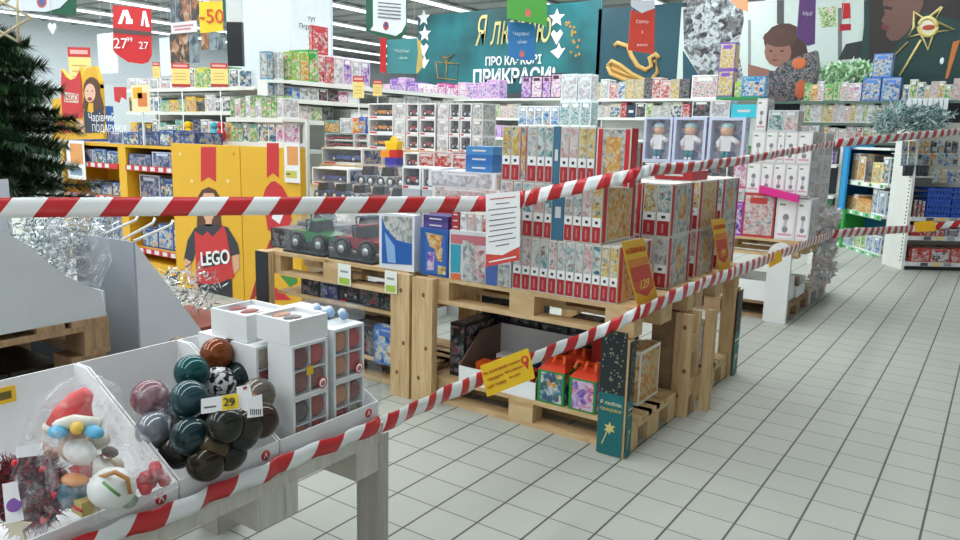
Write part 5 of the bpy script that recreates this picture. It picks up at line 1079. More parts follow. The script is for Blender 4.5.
# columns of window boxes
colx = [(323, 352, 'art_red+#e8e8e4', 2), (353, 366, 'art_toys', 2), (367, 392, 'art_orange', 3), (393, 404, 'art_white', 3), (405, 417, 'art_red', 3), (418, 434, 'art_toys', 3), (436, 447, 'art_white', 3), (448, 458, 'art_dark', 3), (459, 470, 'art_dark', 3), (471, 481, 'art_grey', 3)]
for ci, (x0, x1, art, n) in enumerate(colx):
    u0_, u1_ = f4.pix(x0, 130)[0], f4.pix(x1, 130)[0]; zt_ = f4.pix(x0, 133 if ci < 2 else 103)[1]
    h = (zt_-z)/n
    for k in range(n):
        st = 'win:'+art if 'white' not in art and 'grey' not in art else 'pic:'+art
        pack(f4, u0_, u1_, z+k*h, h-.002, .02, .22, st, 'small white car box, %s layer up, %s column from the yellow panel' % (ordn(k), ordn(ci)), 'box', 'wall of small car window boxes', 'car_box')
for i in range(9):
    u0_, u1_ = f4.pix(397+i*8.5, 100)[0], f4.pix(405+i*8.5, 100)[0]
f5 = Fr(0, 5.0, 0)
# small upper plinth with cartoon blocks (blue boxes with yellow toys)
f5 = f4; z = f4.pix(342, 133)[1]+.001
prow(f5, [324, 340, 352.5, 359, 366], [120, 118, 118, 117], z, .03, .25, [('pic:art_orange+#3a9aa0', 'teal and yellow'), ('pic:art_white', 'white'), ('pic:art_orange+#e06020', 'orange'), ('pic:art_blue+#3a58b0', 'blue'), ('pic:art_blue+#b0c0dc', 'pale blue')], 'in the row above the red cars', 'the pillar side', 'bright block boxes', 125)

# ------------------------------------------------------------------ toys between the yellow stand and pillar
f6 = Fr(0, 4.2, 0)
ua_, ub_ = f6.pix(128, 140)[0], f6.pix(256, 140)[0]
zs = [f6.pix(200, y)[1] for y in (88, 112, 142)]
gondola(f6, ua_, ub_, zs+[.8, .3], .5, 'white shelving of yellow and blue toy boxes behind the printed panels', sides=(1, 1))
YB_ = [('pic:art_orange+#e8c030', 'yellow'), ('pic:art_navy+#30385a', 'navy'), ('pic:art_dark+#e0b828', 'yellow and black'), ('pic:art_blue', 'blue'), ('pic:art_white', 'white'), ('pic:art_mixed', 'multicolour'), ('pic:art_green+#60a0a0', 'teal')]
shelfrow(f6, ua_+.05, ub_-.05, zs[1]+.001, (.16, .24), 14, .02, .3, YB_, 'upper level behind the yellow panels', 'the fir tree', 'toy boxes behind the yellow panels', 11)
shelfrow(f6, ua_+.05, ub_-.05, zs[2]+.001, (.22, .31), 15, .02, .3, YB_, 'lower level behind the yellow panels', 'the fir tree', 'toy boxes behind the yellow panels', 12)
shelfrow(f6, ua_+.05, f6.pix(170, 100)[0], zs[0]+.001, (.1, .2), 4, .02, .3, WH, 'top level near the red hanging sign', 'the fir tree', 'toy boxes behind the yellow panels', 13)
shelfrow(f6, f6.pix(186, 100)[0], f6.pix(238, 100)[0], zs[0]+.001, (.18, .3), 5, .02, .3, [('pic:art_green+#3a9a5a', 'green'), ('pic:art_mixed', 'multicolour'), ('pic:art_green+#d8d040', 'yellow green'), ('pic:art_purple', 'violet')], 'top level under the poster wall', 'the fir tree', 'toy boxes behind the yellow panels', 14)
# yellow loose toys
for i, (x, c, nm) in enumerate(((193, '#f0c010', 'yellow'), (226, '#c82828', 'red'), (219, '#48b0c8', 'turquoise'))):
    u, z = f6.pix(x, 128)[0], zs[2]+.001; o = empty('plush_toy', f6, u, -.075, z, '%s soft toy figure at the shelf edge behind the panels' % nm, 'soft toy')
    q = MB(); q.ball((0, 0, .1), .07, flat(c, .8), 12, (1, .8, 1.3)); q.build('body', o); q = MB(); q.ball((0, -.0, .225), .05, flat(c, .8), 12); q.build('head', o)
f7 = Fr(0, 2.6, 0)
ua_, ub_ = f7.pix(228, 150)[0], f7.pix(284, 150)[0]; zs = [f7.pix(270, y)[1] for y in (118, 143)]
gondola(f7, ua_, ub_, zs+[.9, .4], .29, 'white shelving of dolls and bottles in front of the pillar foot')
shelfrow(f7, ua_+.03, ub_-.03, zs[0]+.001, (.15, .22), 10, .02, .2, [('pic:art_green+#788878', 'green capped'), ('pic:art_rose', 'rose'), ('pic:art_dark+#607068', 'dark'), ('pic:art_white', 'white')], 'upper level at the pillar foot', 'the yellow toys', 'boxes at the pillar foot', 21)
shelfrow(f7, ua_+.03, ub_-.03, zs[1]+.001, (.17, .21), 8, .02, .2, [('pic:art_teal', 'teal'), ('pic:art_green+#70a0a0', 'green'), ('pic:art_mixed', 'multicolour'), ('pic:art_pink', 'pink')], 'lower level at the pillar foot', 'the yellow toys', 'boxes at the pillar foot', 22)

# ------------------------------------------------------------------ middle table (white boxes, dolls)
pallet(-1.1, 4.2, .54, 'white painted pallet shelf carrying the tall white doll boxes', 'middle table pallets', 'pine', Lx=1.3)
pallet(-1.1, 5.02, .54, 'pallet shelf at the far half of the middle table', 'middle table pallets', 'white_timber', Lx=1.3)
pallet(-1.1, 4.25, 0, 'floor pallet under the white bins of the middle table', 'middle table pallets', 'pine_old_shaded', Lx=1.25)
pallet(-1.1, 5.07, 0, 'floor pallet at the far half of the middle table', 'middle table pallets', 'white_timber', Lx=1.25)
for (x, y, n_) in ((-1.09, 4.3, 'near inner'), (-1.09, 5.6, 'far inner'), (.05, 5.6, 'far aisle')):
    b = MB(); b.box(0, .12, 0, .1, 0, .395, 'pine_old_shaded' if x < 0 else 'white_timber'); o = b.build('table_post'); o.location = (x, y, .1445); tag(o, 'timber post of the middle table, %s corner' % n_, 'post')
# white rounded post
a = atY(764, 300, 4.14).x; e = atY(787, 300, 4.14).x; zt = atY(778, 243, 4.14).z; r_ = (e-a)/2
o = empty('white_post', WF, (a+e)/2, 4.14, .001, 'white round-topped upright board at the corner of the middle table', 'post')
b = MB(); b.prism([(-r_, 0, 0), (r_, 0, 0), (r_, 0, zt-r_)]+[(r_*cos(t_), 0, zt-r_+r_*sin(t_)) for t_ in [pi*i/12 for i in range(1, 12)]]+[(-r_, 0, zt-r_)], (0, .05, 0), flat('#e2e4e2', .5)); b.build('board', o)
FB = Fr(0, 4.2, 0)
def bin_(fr, u0, u1, d, dp, zb, h, label, hl=None):
    o = empty('white_bin', fr, u0, d, zb, label, 'bin', 'white bins on the middle table'); w_ = u1-u0; hl = hl or h
    for n_, bx in (('front', (0, w_, 0, .006, 0, hl)), ('back', (0, w_, dp-.006, dp, 0, h)), ('side', (0, .006, .0065, dp-.0065, 0, h)), ('side', (w_-.006, w_, .0065, dp-.0065, 0, hl)), ('bottom', (.0065, w_-.0065, .0065, dp-.0065, 0, .006))):
        b = MB(); b.box(*bx, W); b.build(n_, o)
bin_(FB, -.3, .12, .06, .3, .1445, .2, 'white cardboard bin directly behind the rounded white post', .17)
bin_(FB, -.05, .14, .4, .3, .1445, .16, 'white cardboard bin farther along beside the wrapped goods', .1)
bin_(FB, -.62, -.33, .06, .3, .1445, .16, 'white cardboard bin deep under the middle table')
for i in range(4): pack(FB, .0+.03*i, .028+.03*i, .152, .15, .45, .12, 'plain:'+('#e0a820', '#7a6a5c', '#e0b030', '#8a6a58')[i], 'thin %s packet in the farther white bin, %s' % (('yellow', 'brown')[i % 2], ordn(i)), 'packet')
DZ = .6845
def brow(xs, z0, h, d, dp, sty, where, ym=200, fr=FB):
    n = len(xs)-1
    for i in range(n):
        st, cw = sty[i % len(sty)]; pack(fr, fr.pix(xs[i], ym, d)[0], fr.pix(xs[i+1], ym, d)[0], z0, h-.002, d, dp, st, '%s box, %s from the aisle, %s' % (cw, ordn(n-1-i), where), 'box', 'doll boxes on the middle table', 'doll_box')
# bottom row, then upright rows
h0 = FB.pix(760, 193)[1]-DZ; z = DZ
brow([744, 776], z, h0, .0, .3, [('pic:art_rose+#c04040', 'white and red doll')], 'bottom row of the white stack')
brow([777, 798, 812], z, h0-.03, .0, .3, [('dots:', 'white and green printed'), ('dots:', 'white green dotted')], 'bottom row of the white stack')
zc = z+h0
h1 = FB.pix(770, 163)[1]-zc
brow([746, 760.5, 772.5, 785, 797, 809], zc, h1, .0, .25, [('dots:', 'white print')], 'second row of the white stack', 180)
zd = zc+h1; h2 = FB.pix(770, 131)[1]-zd
brow([751, 765, 777, 784, 797, 812], zd, h2, .0, .25, [('dots:', 'white print')], 'third row of the white stack', 150)
ze = zd+h2
brow([756, 767], ze, FB.pix(760, 98)[1]-ze, .0, .2, [('dots:', 'tall white print')], 'top of the white stack', 115)
brow([768, 784, 798], ze, FB.pix(780, 110)[1]-ze, .0, .2, [('pic:art_teal+#d8e4e0', 'white and leaf green'), ('pic:art_rose+#dce4ea', 'white and pink')], 'top of the white stack', 120)
brow([799, 810, 819], ze, FB.pix(805, 125)[1]-ze, .1, .2, [('pic:art_white', 'white pictured')], 'top of the white stack, set back', 130)
b_ = MB(); pA = atY(759, 189, 4.15); pB = atY(798, 199, 4.1)
o = empty('pink_box', WF, *((pA+pB)/2), 'long hot pink box leaning across the white doll boxes', 'box')
ex = (pB-pA); b_.prism([-ex/2+Vector((0, 0, .03)), ex/2+Vector((0, 0, .03)), ex/2-Vector((0, 0, .03)), -ex/2-Vector((0, 0, .03))], (0, .045, 0), flat('#d8288a', .4)); b_.build('carton', o)
# second column of stacks along the aisle side
for k, d in enumerate((.55, 1.0)):
    for j in range(4):
        for q in range(2):
            pack(FB, -.14+.14*q, -.005+.14*q, DZ+.22*j, .218, d, .38, ['dots:', 'pic:art_grey+#e8eae8', 'pic:art_rose+#ece8e8', 'dots:'][(j+q+k) % 4], 'white printed box, %s up, %s one, in the %s aisle side column' % (ordn(j), ('inner', 'outer')[q], ('nearer', 'farther')[k]), 'box', 'doll boxes on the middle table', 'doll_box')
# pinks
brow([729, 744], DZ, FB.pix(737, 201)[1]-DZ, -.0, .25, [('pic:art_purple+#b03ac8', 'purple and pink')], 'beside the tall orange box')
zz = FB.pix(737, 201)[1]
brow([731, 745], zz, FB.pix(737, 188)[1]-zz, -.0, .25, [('pic:art_grey', 'small grey printed')], 'over the purple box')
zz = FB.pix(737, 188)[1]
brow([731, 745], zz, FB.pix(737, 157)[1]-zz, -.0, .25, [('pic:art_pink+#d84a80', 'hot pink')], 'over the small grey box')
o = empty('doll', FB, FB.pix(726, 180)[0], .05, DZ, 'blonde doll standing beside the hot pink box on the middle table', 'doll')
q = MB(); q.tube([(0, 0, 0), (0, 0, .25), (0, 0, .36)], .08, flat('#c8844a', .7), 12, r2=.035); q.build('dress', o); q = MB(); q.ball((0, 0, .42), .05, flat('#e8c8a0', .6), 14); q.build('head', o)
q = MB(); q.ball((0, .015, .435), .056, flat('#e4d098', .8), 12, (1, .9, 1)); q.build('hair', o)
# baby doll boxes tower
TWR = [('pic:art_white', 'white'), ('pic:art_grey', 'grey white')]
zt0 = FB.pix(690, 163)[1]
b = MB(); a = FB.pix(641, 160)[0]; e = FB.pix(728, 160)[0]; b.box(a, e, .05, .45, DZ, zt0-.115, W2); o = b.build('display_plinth'); o.location = FB.pt(0, 0, 0); tag(o, 'pale plinth on the middle table under the baby doll boxes', 'plinth')
brow([641, 664, 686, 707, 728], zt0-.113, .112, .03, .3, [('pic:art_dark+#eceef0', 'white and black vehicle'), ('pic:art_white', 'white'), ('pic:art_dark+#eef0f2', 'white with black print')], 'row under the baby dolls', 165)
for i, (x0, x1) in enumerate(((643.5, 672), (673, 706), (708, 745))):
    dd = .03 if i < 2 else .03; u0_, u1_ = FB.pix(x0, 135, dd)[0], FB.pix(x1, 135, dd)[0]
    pack(FB, u0_, u1_, zt0, FB.pix(690, 117)[1]-zt0, dd, .13, 'doll:art_lilac+#ccd4ec', 'boxed baby doll in white with pale blue hat, %s from the aisle' % ordn(2-i), 'boxed doll', 'boxed baby dolls on the middle table', 'boxed_doll')
zz = FB.pix(690, 117)[1]
brow([692, 711, 730], zz+.001, FB.pix(700, 100)[1]-zz, .05, .2, [('pic:art_dark+#f0f2f4', 'white box of black vehicles,'), ('pic:art_white', 'white vehicle')], 'on top of the baby dolls', 110)
brow([731, 757], zz+.001, FB.pix(740, 104)[1]-zz, .05, .2, [('plain:#3cc8dc', 'flat cyan')], 'on top of the baby dolls', 110)
# wrapped silver goods at far aisle side of the middle table
pw = atX(823, 255, .22)
for i, (z, n_) in enumerate(((.16, 'low'), (.4, 'middle'), (.66, 'upper'))):
    p = heap(.2, 5.4, z+.1, .06, .5, .13, 420, 'foil_garland', 'silver foil wrapped goods hanging at the far end of the middle table, %s bundle' % n_, [W, W, flat('#e4ccc8', .3), W2], .06, 20+i, .012)
# ------------------------------------------------------------------ right hand shelving
g = G1
zz_ = [g.pix(905, y)[1] for y in (217, 236, 262)]
L1 = 3.2
DPG = .44
o = empty('white_gondola', g, 0, 0, 0, 'white metal shelving with blue baskets and games at the aisle end', 'shelving')
b = MB(); b.box(-.035, 0, 0, DPG, 0, 1.9, SHELF)
for i in range(36): b.box(-.037, -.0352, .03, .05, .1+.045*i, .12+.045*i, DG)
b.build('end_panel', o)
b = MB(); b.box(0.001, L1, .41, DPG, 0, 1.75, flat('#cdcbc0', .6)); b.build('back_panel', o)
b = MB(); b.box(-.05, 0.0, -.02, .5, .0, .12, SHELF) if 0 else b.box(.0005, L1, .03, .409, 0, zz_[2]-.031, flat('#2a2d30', .6)); b.build('kick_plate', o)
for z in zz_:
    b = MB(); b.box(.0005, L1, 0, .409, z-.03, z, SHELF); sb = b.build('shelf_board', o)
    b = MB(); b.box(.0005, L1, -.014, -.0005, z-.045, z+.005, W2)
    for i in range(22): b.rect(.04+i*.14, .13+i*.14, z-.04, z, flat(['#e8e8e8', '#555b60', '#e8d080', '#a0a4a8'][i % 4], .5), -.0155)
    b.build('price_rail', sb)
zs = zz_
GG = [('pic:art_dark+#4a4a50', 'dark'), ('pic:art_red+#7a2028', 'red'), ('pic:art_dark+#20242c', 'black'), ('pic:art_red+#c8c8c8', 'red and silver')]
shelfrow(g, .03, g.pix(941, 200)[0]-.16, zs[0]+.001, (.17, .21), 6, .03, .2, GG, 'upper shelf beside the blue baskets', 'the white end panel', 'boxes on the aisle end shelving', 31)
for i in range(4):
    o = empty('blue_basket', g, g.pix(941, 200)[0]+.3*(i % 2), .03, zs[0]+.001+.175*(i//2), 'blue plastic mesh basket, %s from the end panel, %s layer' % (ordn(i % 2), ('lower', 'upper')[i//2]), 'basket', 'stacked blue baskets')
    b = MB(); bl = flat('#2450b0', .35); w_ = .14
    for (x0, x1, y0, y1) in ((-w_, w_, 0, .01), (-w_, w_, .29, .3), (-w_, -w_+.01, .0105, .2895), (w_-.01, w_, .0105, .2895)):
        b.box(x0, x1, y0, y1, .14, .17, bl); b.box(x0, x1, y0, y1, 0, .035, bl)
        b.box(x0, x1, y0, y1, .07, .105, bl)
    for k in range(8):
        x = -w_+.01+k*(2*w_-.02)/7; b.box(x-.011, x+.011, 0.001, .009, .0355, .1395, bl)
    b.box(-w_+.011, w_-.011, .011, .289, 0, .01, bl); b.build('mesh_sides', o)
shelfrow(g, .03, .45, zs[1]+.001, (.1, .13), 4, .03, .25, [('plain:#b82a30', 'red flat'), ('pic:art_red+#c03038', 'red printed')], 'middle shelf over the red games', 'the white end panel', 'boxes on the aisle end shelving', 32)
shelfrow(g, .46, 1.6, zs[1]+.001, (.08, .14), 7, .03, .25, [('pic:art_blue', 'blue'), ('pic:art_mixed', 'mixed'), ('pic:art_navy', 'navy'), ('pic:art_grey', 'grey')], 'middle shelf behind the yellow sign', 'the red games', 'boxes on the aisle end shelving', 33)
shelfrow(g, .08, 1.7, zs[2]+.001, (.15, .19), 7, .03, .3, [('pic:art_red+#c83428', 'red game'), ('pic:art_orange+#c8442a', 'orange red'), ('pic:art_toys+#d03a2a', 'red and white'), ('pic:art_mixed+#c83a28', 'red mixed')], 'bottom shelf near the floor', 'the white end panel', 'red games on the bottom shelf', 34)
# black cups stack, hooks with blister packs
u0_ = g.pix(922, 170)[0]
def hooks(fr, rows, where, gname, cols, seed):
    r = random.Random(seed)
    for ri, (ya, yb, xa, xb, n) in enumerate(rows):
        for i in range(n):
            x0 = xa+(xb-xa)*i/n; x1 = xa+(xb-xa)*(i+.85)/n; ym = (ya+yb)/2
            u0_, u1_ = fr.pix(x0, ym)[0], fr.pix(x1, ym)[0]; zt_ = fr.pix(x0, ya)[1]; zb_ = fr.pix(x0, yb)[1]
            o = empty('blister_pack', fr, (u0_+u1_)/2, 0, zb_, 'hanging pack, %s from the end panel, %s row, %s' % (ordn(i), ordn(ri), where), 'blister pack', gname); w_ = (u1_-u0_)/2; h = zt_-zb_
            a_ = r.choice(cols); b = MB(); b.box(-w_, w_, .02, .024, 0, h, a_); b.build('card', o); b = MB(); b.box(-w_*.7, w_*.7, -.02, .0195, h*.1, h*.6, 'clear_plastic'); b.box(-w_*.5, w_*.5, -.01, .012, h*.15, h*.5, r.choice(cols)); b.build('blister', o)
            b = MB(); b.tube([(0, .3, h*.93), (0, -.03, h*.93)], .005, SHELF, 5); b.build('hook', o)
hooks(g, [(141, 153, 903, 960, 8), (153, 166, 902, 960, 8)], 'on the aisle end shelving', 'hanging packs of small tools', ['art_dark', 'art_blue', 'art_navy', 'art_teal', 'art_grey', 'art_orange'], 5)
for i in range(7):
    x = 905+i*3.6; u, z = g.pix(x, 176); o = empty('dark_cup', g, u, .02, z, 'dark grey tumbler on the hanging rail, %s from the end panel' % ordn(i), 'cup', 'row of dark tumblers'); b = MB(); b.tube([(0, 0, 0), (0, 0, .12)], .02, DG, 10, r2=.026); b.build('cup', o); b = MB(); b.tube([(0, .0, .1205), (0, .0, .13)], .03, flat('#9aa0a4', .3, .5), 10); b.build('rim', o)
uu, z_ = g.pix(917, 176); b = MB(); b.box(max(uu-.35, .01), uu+.6, 0, .4, -.02, -.001, flat('#b8bab8', .4)); o = b.build('glass_shelf'); put(o, g, 0, 0, z_); tag(o, 'thin grey shelf carrying the dark tumblers', 'shelf')
hooks(g, [(170, 183, 934, 962, 4)], 'beside the tumblers', 'hanging packs beside the tumblers', ['art_blue', 'art_gold', 'art_grey'], 6)
# green and blue end shelving, facing away from the aisle end
G2 = Fr(-.5, 10.0, -57.5)
def g2x(x, y=200): return G2.pix(x, y)[0]
ua_, ub_ = g2x(836), g2x(884)
BLU = flat('#1f8ec8', .45); GRN = flat('#3aa648', .45)
o = empty('modelling_clay_shelving', G2, 0, 0, 0, 'shelving with blue side panel and green price rails beside the white gondola', 'shelving')
zq = [G2.pix(860, y)[1] for y in (182, 212, 250)]
ztq = G2.pix(850, 147)[1]
b = MB(); b.box(ua_, ub_, .45, .47, 0, ztq, flat('#1a6a90', .5)); b.build('back_panel', o)
b = MB(); b.box(ua_-.03, ua_-.001, -.05, .47, zq[1]-.1, ztq+.03, BLU); b.build('blue_side_panel', o)
b = MB(); b.box(ua_-.03, ua_-.001, -.05, .47, .05, zq[1]-.101, GRN); b.build('green_side_panel', o)
for k, z in enumerate(zq):
    b = MB(); b.box(ua_, ub_, 0, .449, z-.03, z, SHELF); b.build('shelf_board', o)
    b = MB(); b.box(ua_, ub_, -.014, -.001, z-.05, z+.01, SHELF if k == 0 else flat('#8fc89a', .5))
    for i in range(9): b.rect(ua_+.05+i*.16, ua_+.13+i*.16, z-.04, z, flat(['#2f9a4a', '#f0f0f0'][i % 2], .5), -.0155)
    b.build('price_rail', o)
b = MB(); b.box(ua_, ub_, .0, .449, ztq-.03, ztq, SHELF); b.build('top_board', o)
# blue front header panel
b = MB(); b.box(ua_-.42, ua_-.04, -.02, 0, .0, 1, BLU)
bp0 = G2.pix(831, 190)[0]; bp1 = G2.pix(851, 190)[0]
o = empty('cartoon_board', G2, bp0, -.09, zq[1], 'tall bright blue panel with yellow cartoon shapes at the shelf end', 'display panel')
b = MB(); b.box(0, bp1-bp0, 0, .03, 0, ztq+.1-zq[1], BLU); b.build('panel', o)
b = MB(); hh = ztq+.1-zq[1]; ww = bp1-bp0
b.ball((ww*.55, -.003, hh*.45), .07, flat('#f0d030', .5), 12, (1, .03, 1)); b.ball((ww*.6, -.004, hh*.06), .12, flat('#e88a20', .5), 12, (1, .03, 1)); b.ball((ww*.6, -.006, hh*.06), .06, flat('#e03a20', .5), 12, (1, .03, 1)); b.ball((ww*.4, -.004, hh*.93), .12, flat('#e8d870', .5), 12, (1.4, .03, .5)); b.ball((ww*.4, -.006, hh*.9), .06, flat('#d8502a', .5), 12, (1.4, .03, .5)); b.build('printed_shapes', o)
q = MB(); q.box(.0, .05, 0, .03, 0, zq[1]-.001, GRN); q = q.build('panel_foot'); q.location = G2.pt(bp1, -.09, 0); q.rotation_euler = (0, 0, G2.a); tag(q, 'narrow green upright under the blue cartoon panel', 'post')
ml = [('pic:art_gold+#e8d890', 'yellow'), ('pic:art_blue+#b0c8e0', 'pale blue'), ('pic:art_orange', 'orange'), ('pic:art_dark+#907858', 'brown'), ('pic:art_mixed', 'mixed')]
shelfrow(G2, ua_+.3, ub_-.05, zq[0]+.001, (.28, .4), 5, .05, .25, ml, 'upper shelf of the green railed unit', 'the blue panel', 'clay sets', 41)
shelfrow(G2, ua_+.25, ua_+1.0, zq[1]+.001, (.18, .24), 4, .05, .25, [('pic:art_orange+#d8903a', 'orange'), ('pic:art_orange', 'yellow orange')], 'middle shelf of the green railed unit', 'the blue panel', 'clay sets', 42)
shelfrow(G2, ua_+1.02, ub_-.05, zq[1]+.001, (.3, .38), 2, .05, .25, [('pic:art_blue+#e8f0f4', 'white and blue')], 'middle shelf toward the white gondola', 'the orange sets', 'clay sets', 43)
shelfrow(G2, ua_+.2, ub_-.05, zq[2]+.001, (.2, .3), 6, .05, .25, [('pic:art_blue+#c8dce8', 'pale blue'), ('pic:art_blue', 'blue'), ('pic:art_green', 'green')], 'bottom shelf of the green railed unit', 'the blue panel', 'clay sets', 44)
# items between white stack and blue panel
f8 = Fr(0, 7.6, 0)
a, e = f8.pix(814, 190)[0], f8.pix(834, 190)[0]
zs8 = [f8.pix(822, y)[1] for y in (164, 195, 208)]
gondola(f8, a, e, [zs8[0], zs8[1], zs8[2]-.01, .5], .35, 'narrow rack of purple and green toys behind the white stack', ztop=f8.pix(822, 143)[1], back=flat('#3a3e42', .6))
pack(f8, a+.04, e-.04, zs8[0]+.001, .16, .03, .2, 'pic:art_purple+#4a2a5a', 'shiny purple toy box on the narrow rack', 'box'); pack(f8, a+.04, e-.1, zs8[1]+.001, .22, .03, .2, 'pic:art_dark+#5a7a90', 'black and white toy box in the middle of the narrow rack', 'box'); pack(f8, a+.04, e-.04, zs8[2]-.008, .1, .03, .2, 'plain:#2f8a50', 'green flat box low on the narrow rack', 'box')

# ------------------------------------------------------------------ far shelving under the banner
FK = Fr(0, 11, 0)
def kz(x, y, d=0): return FK.pix(x, y, d)[1]
def ku(x, y=100, d=0): return FK.pix(x, y, d)[0]
gondola(FK, ku(378), ku(562), [kz(470, 99), kz(470, 118), kz(470, 137), kz(470, 157), .3], .5, 'long far shelving of dolls and books under the teal banner')
T0_ = kz(470, 99)+.001
shelfrow(FK, ku(382), ku(405), T0_, (.3, .5), 3, .03, .3, PK, 'top of the far shelving', 'the banner corner', 'pink boxes under the banner', 51)
shelfrow(FK, ku(406), ku(498), T0_, (.3, .4), 9, .03, .3, PK, 'top of the far shelving', 'the blue flag', 'pink boxes under the banner', 52)
shelfrow(FK, ku(520), ku(560), T0_, (.38, .5), 4, .03, .3, [('pic:art_purple+#5a3048', 'dark purple'), ('pic:art_pink+#402838', 'dark pink')], 'far shelving top before the sleigh', 'the lettering', 'pink boxes under the banner', 53)
shelfrow(FK, ku(430), ku(520), kz(470, 118)+.001, (.24, .3), 13, .03, .3, BK2, 'book row of the far shelving', 'the car boxes', 'books and albums on the far shelving', 54, name='album', cat='album', desc='album')
shelfrow(FK, ku(480), ku(560), kz(470, 137)+.001, (.22, .3), 8, .03, .3, PK+BK2, 'third level of the far shelving', 'the car boxes', 'boxes low on the far shelving', 55)
shelfrow(FK, ku(384), ku(430), kz(470, 118)+.001, (.22, .3), 6, .03, .3, WH+G_[3:5], 'second level, near part of far shelving', 'the pillar side', 'boxes low on the far shelving', 56)
# white boxes column in front of the far shelving
F9 = Fr(0, 8.6, 0)
a, e = F9.pix(517, 120)[0], F9.pix(590, 120)[0]; z9 = F9.pix(540, 126)[1]
b = MB(); b.box(a, e, 0, .4, 0, z9, W2); o = b.build('display_plinth'); o.location = F9.o; tag(o, 'pale plinth behind the gold jigsaws under the white appliance boxes', 'plinth')
for i in range(5): pack(F9, F9.pix(518+i*8, 110)[0], F9.pix(526+i*8, 110)[0], z9+.001, F9.pix(530, 106)[1]-z9, .03, .25, 'pic:art_blue+#eef0f4', 'white box with blue print, %s from the banner text side' % ordn(i), 'box', 'white and blue boxes over the jigsaws')
for i in range(3):
    pack(F9, F9.pix(559+i*10.5, 110)[0], F9.pix(569+i*10.5, 110)[0], z9+.001, F9.pix(570, 101)[1]-z9, .03, .25, 'pic:art_teal+#f0f4f4', 'white box with green print, %s from the blue printed boxes' % ordn(i), 'box', 'white and green boxes over the jigsaws')
zz = F9.pix(570, 101)[1]+.002
for i, (x0, x1, yt) in enumerate(((560, 576, 74), (577, 590, 74))):
    pack(F9, F9.pix(x0, 90)[0], F9.pix(x1, 90)[0], zz, F9.pix(x0, yt)[1]-zz, .03, .25, 'pic:art_white+#dde6ea', 'big pale blue box on the green printed boxes, %s' % ('banner side', 'sleigh side')[i], 'box', 'big white boxes under the banner')
# middle far shelving
gondola(FK, ku(591), ku(722), [kz(650, 99), kz(650, 118), kz(650, 140), .3], .5, 'far shelving of boxed crockery and toys under the sleigh')
T1_ = kz(650, 99)+.001
shelfrow(FK, ku(591), ku(688), T1_, (.28, .38), 11, .03, .3, [('pic:art_gold+#b0a890', 'beige'), ('pic:art_grey', 'grey'), ('pic:art_dark+#686068', 'dark'), ('pic:art_blue+#c8d4e0', 'pale blue'), ('pic:art_red+#d8c8c8', 'red and white')], 'top of the shelving under the sleigh', 'the white boxes', 'boxes under the sleigh', 61)
shelfrow(FK, ku(594), ku(690), kz(650, 118)+.001, (.22, .29), 11, .03, .3, BK2+[('pic:art_dark', 'dark'), ('plain:#26364e', 'plain navy')], 'second level under the sleigh', 'the white boxes', 'boxes under the sleigh', 62)
pack(FK, ku(690), ku(717), T1_, kz(700, 75)-T1_, .03, .2, 'pic:art_rose+#e8ecec', 'large white framed picture box under the decorated tree print', 'box')
F10 = Fr(0, 10.3, 0)
a, e = F10.pix(716, 100)[0], F10.pix(760, 100)[0]; zb_ = F10.pix(735, 97)[1]
gondola(F10, a, e, [zb_, 1.4, .9, .4], .4, 'far shelving with green boards right of the baby dolls', board=flat('#2a8a4a', .5))
for i in range(2): pack(F10, F10.pix(717, 80)[0], F10.pix(733, 80)[0], zb_+.001+.43*i, .428, .03, .2, 'pic:art_gold+#7a50b0', 'purple and gold doll box by the tree print, %s one' % ('lower', 'upper')[i], 'box')
pack(F10, F10.pix(734, 90)[0], F10.pix(741, 90)[0], zb_+.001, .24, .03, .2, 'pic:art_green+#a0d040', 'lime green box beside the blue box', 'box'); pack(F10, F10.pix(741, 90)[0], F10.pix(765, 90)[0], zb_+.001, .32, .03, .2, 'pic:art_blue+#2a90c0', 'wide turquoise blue box beside the lime green one', 'box')
# right far shelving with dark board
FR_ = Fr(0, 11.2, 0)
ru = lambda x, y=100, d=0: FR_.pix(x, y, d)[0]; rz = lambda x, y, d=0: FR_.pix(x, y, d)[1]
zr = [rz(850, 101), rz(850, 123), rz(850, 142)]
gondola(FR_, ru(766), ru(975), zr+[.5], .5, 'dark far shelving of sweets and gift sets under the face banner', back=flat('#4a4e50', .6), board=flat('#3a3e40', .5), rail=flat('#5a7064', .5))
shelfrow(FR_, ru(803), ru(860), zr[0]+.001, (.25, .33), 8, .03, .25, [('pic:art_green+#58b058', 'green'), ('pic:art_rose', 'rose'), ('pic:art_pink', 'pink'), ('pic:art_orange+#f0e0b0', 'cream'), ('pic:art_mixed+#e8e8d0', 'mixed')], 'top of the dark shelving', 'the brown bag', 'boxes on the dark far shelving', 71)
for i, (x0, x1, k) in enumerate(((862, 880, 0), (881, 900, 0), (870, 889, 1))):
    pack(FR_, ru(x0, 90), ru(x1, 90), zr[0]+.001+(.36 if k else 0), .355, .03, .25, 'pic:art_blue+#5a8ad8', 'blue ice print box, %s' % ('lower, nearer the green garland', 'lower, nearer the star', 'topmost of three')[i], 'box', 'blue ice print boxes')
shelfrow(FR_, ru(902), ru(965), zr[0]+.001, (.22, .36), 9, .03, .25, [('pic:art_rose+#c8b8b0', 'rose'), ('pic:art_gold', 'gold'), ('pic:art_mixed', 'mixed'), ('pic:art_green', 'green')], 'top of the dark shelving under the star', 'the ice boxes', 'boxes on the dark far shelving', 72)
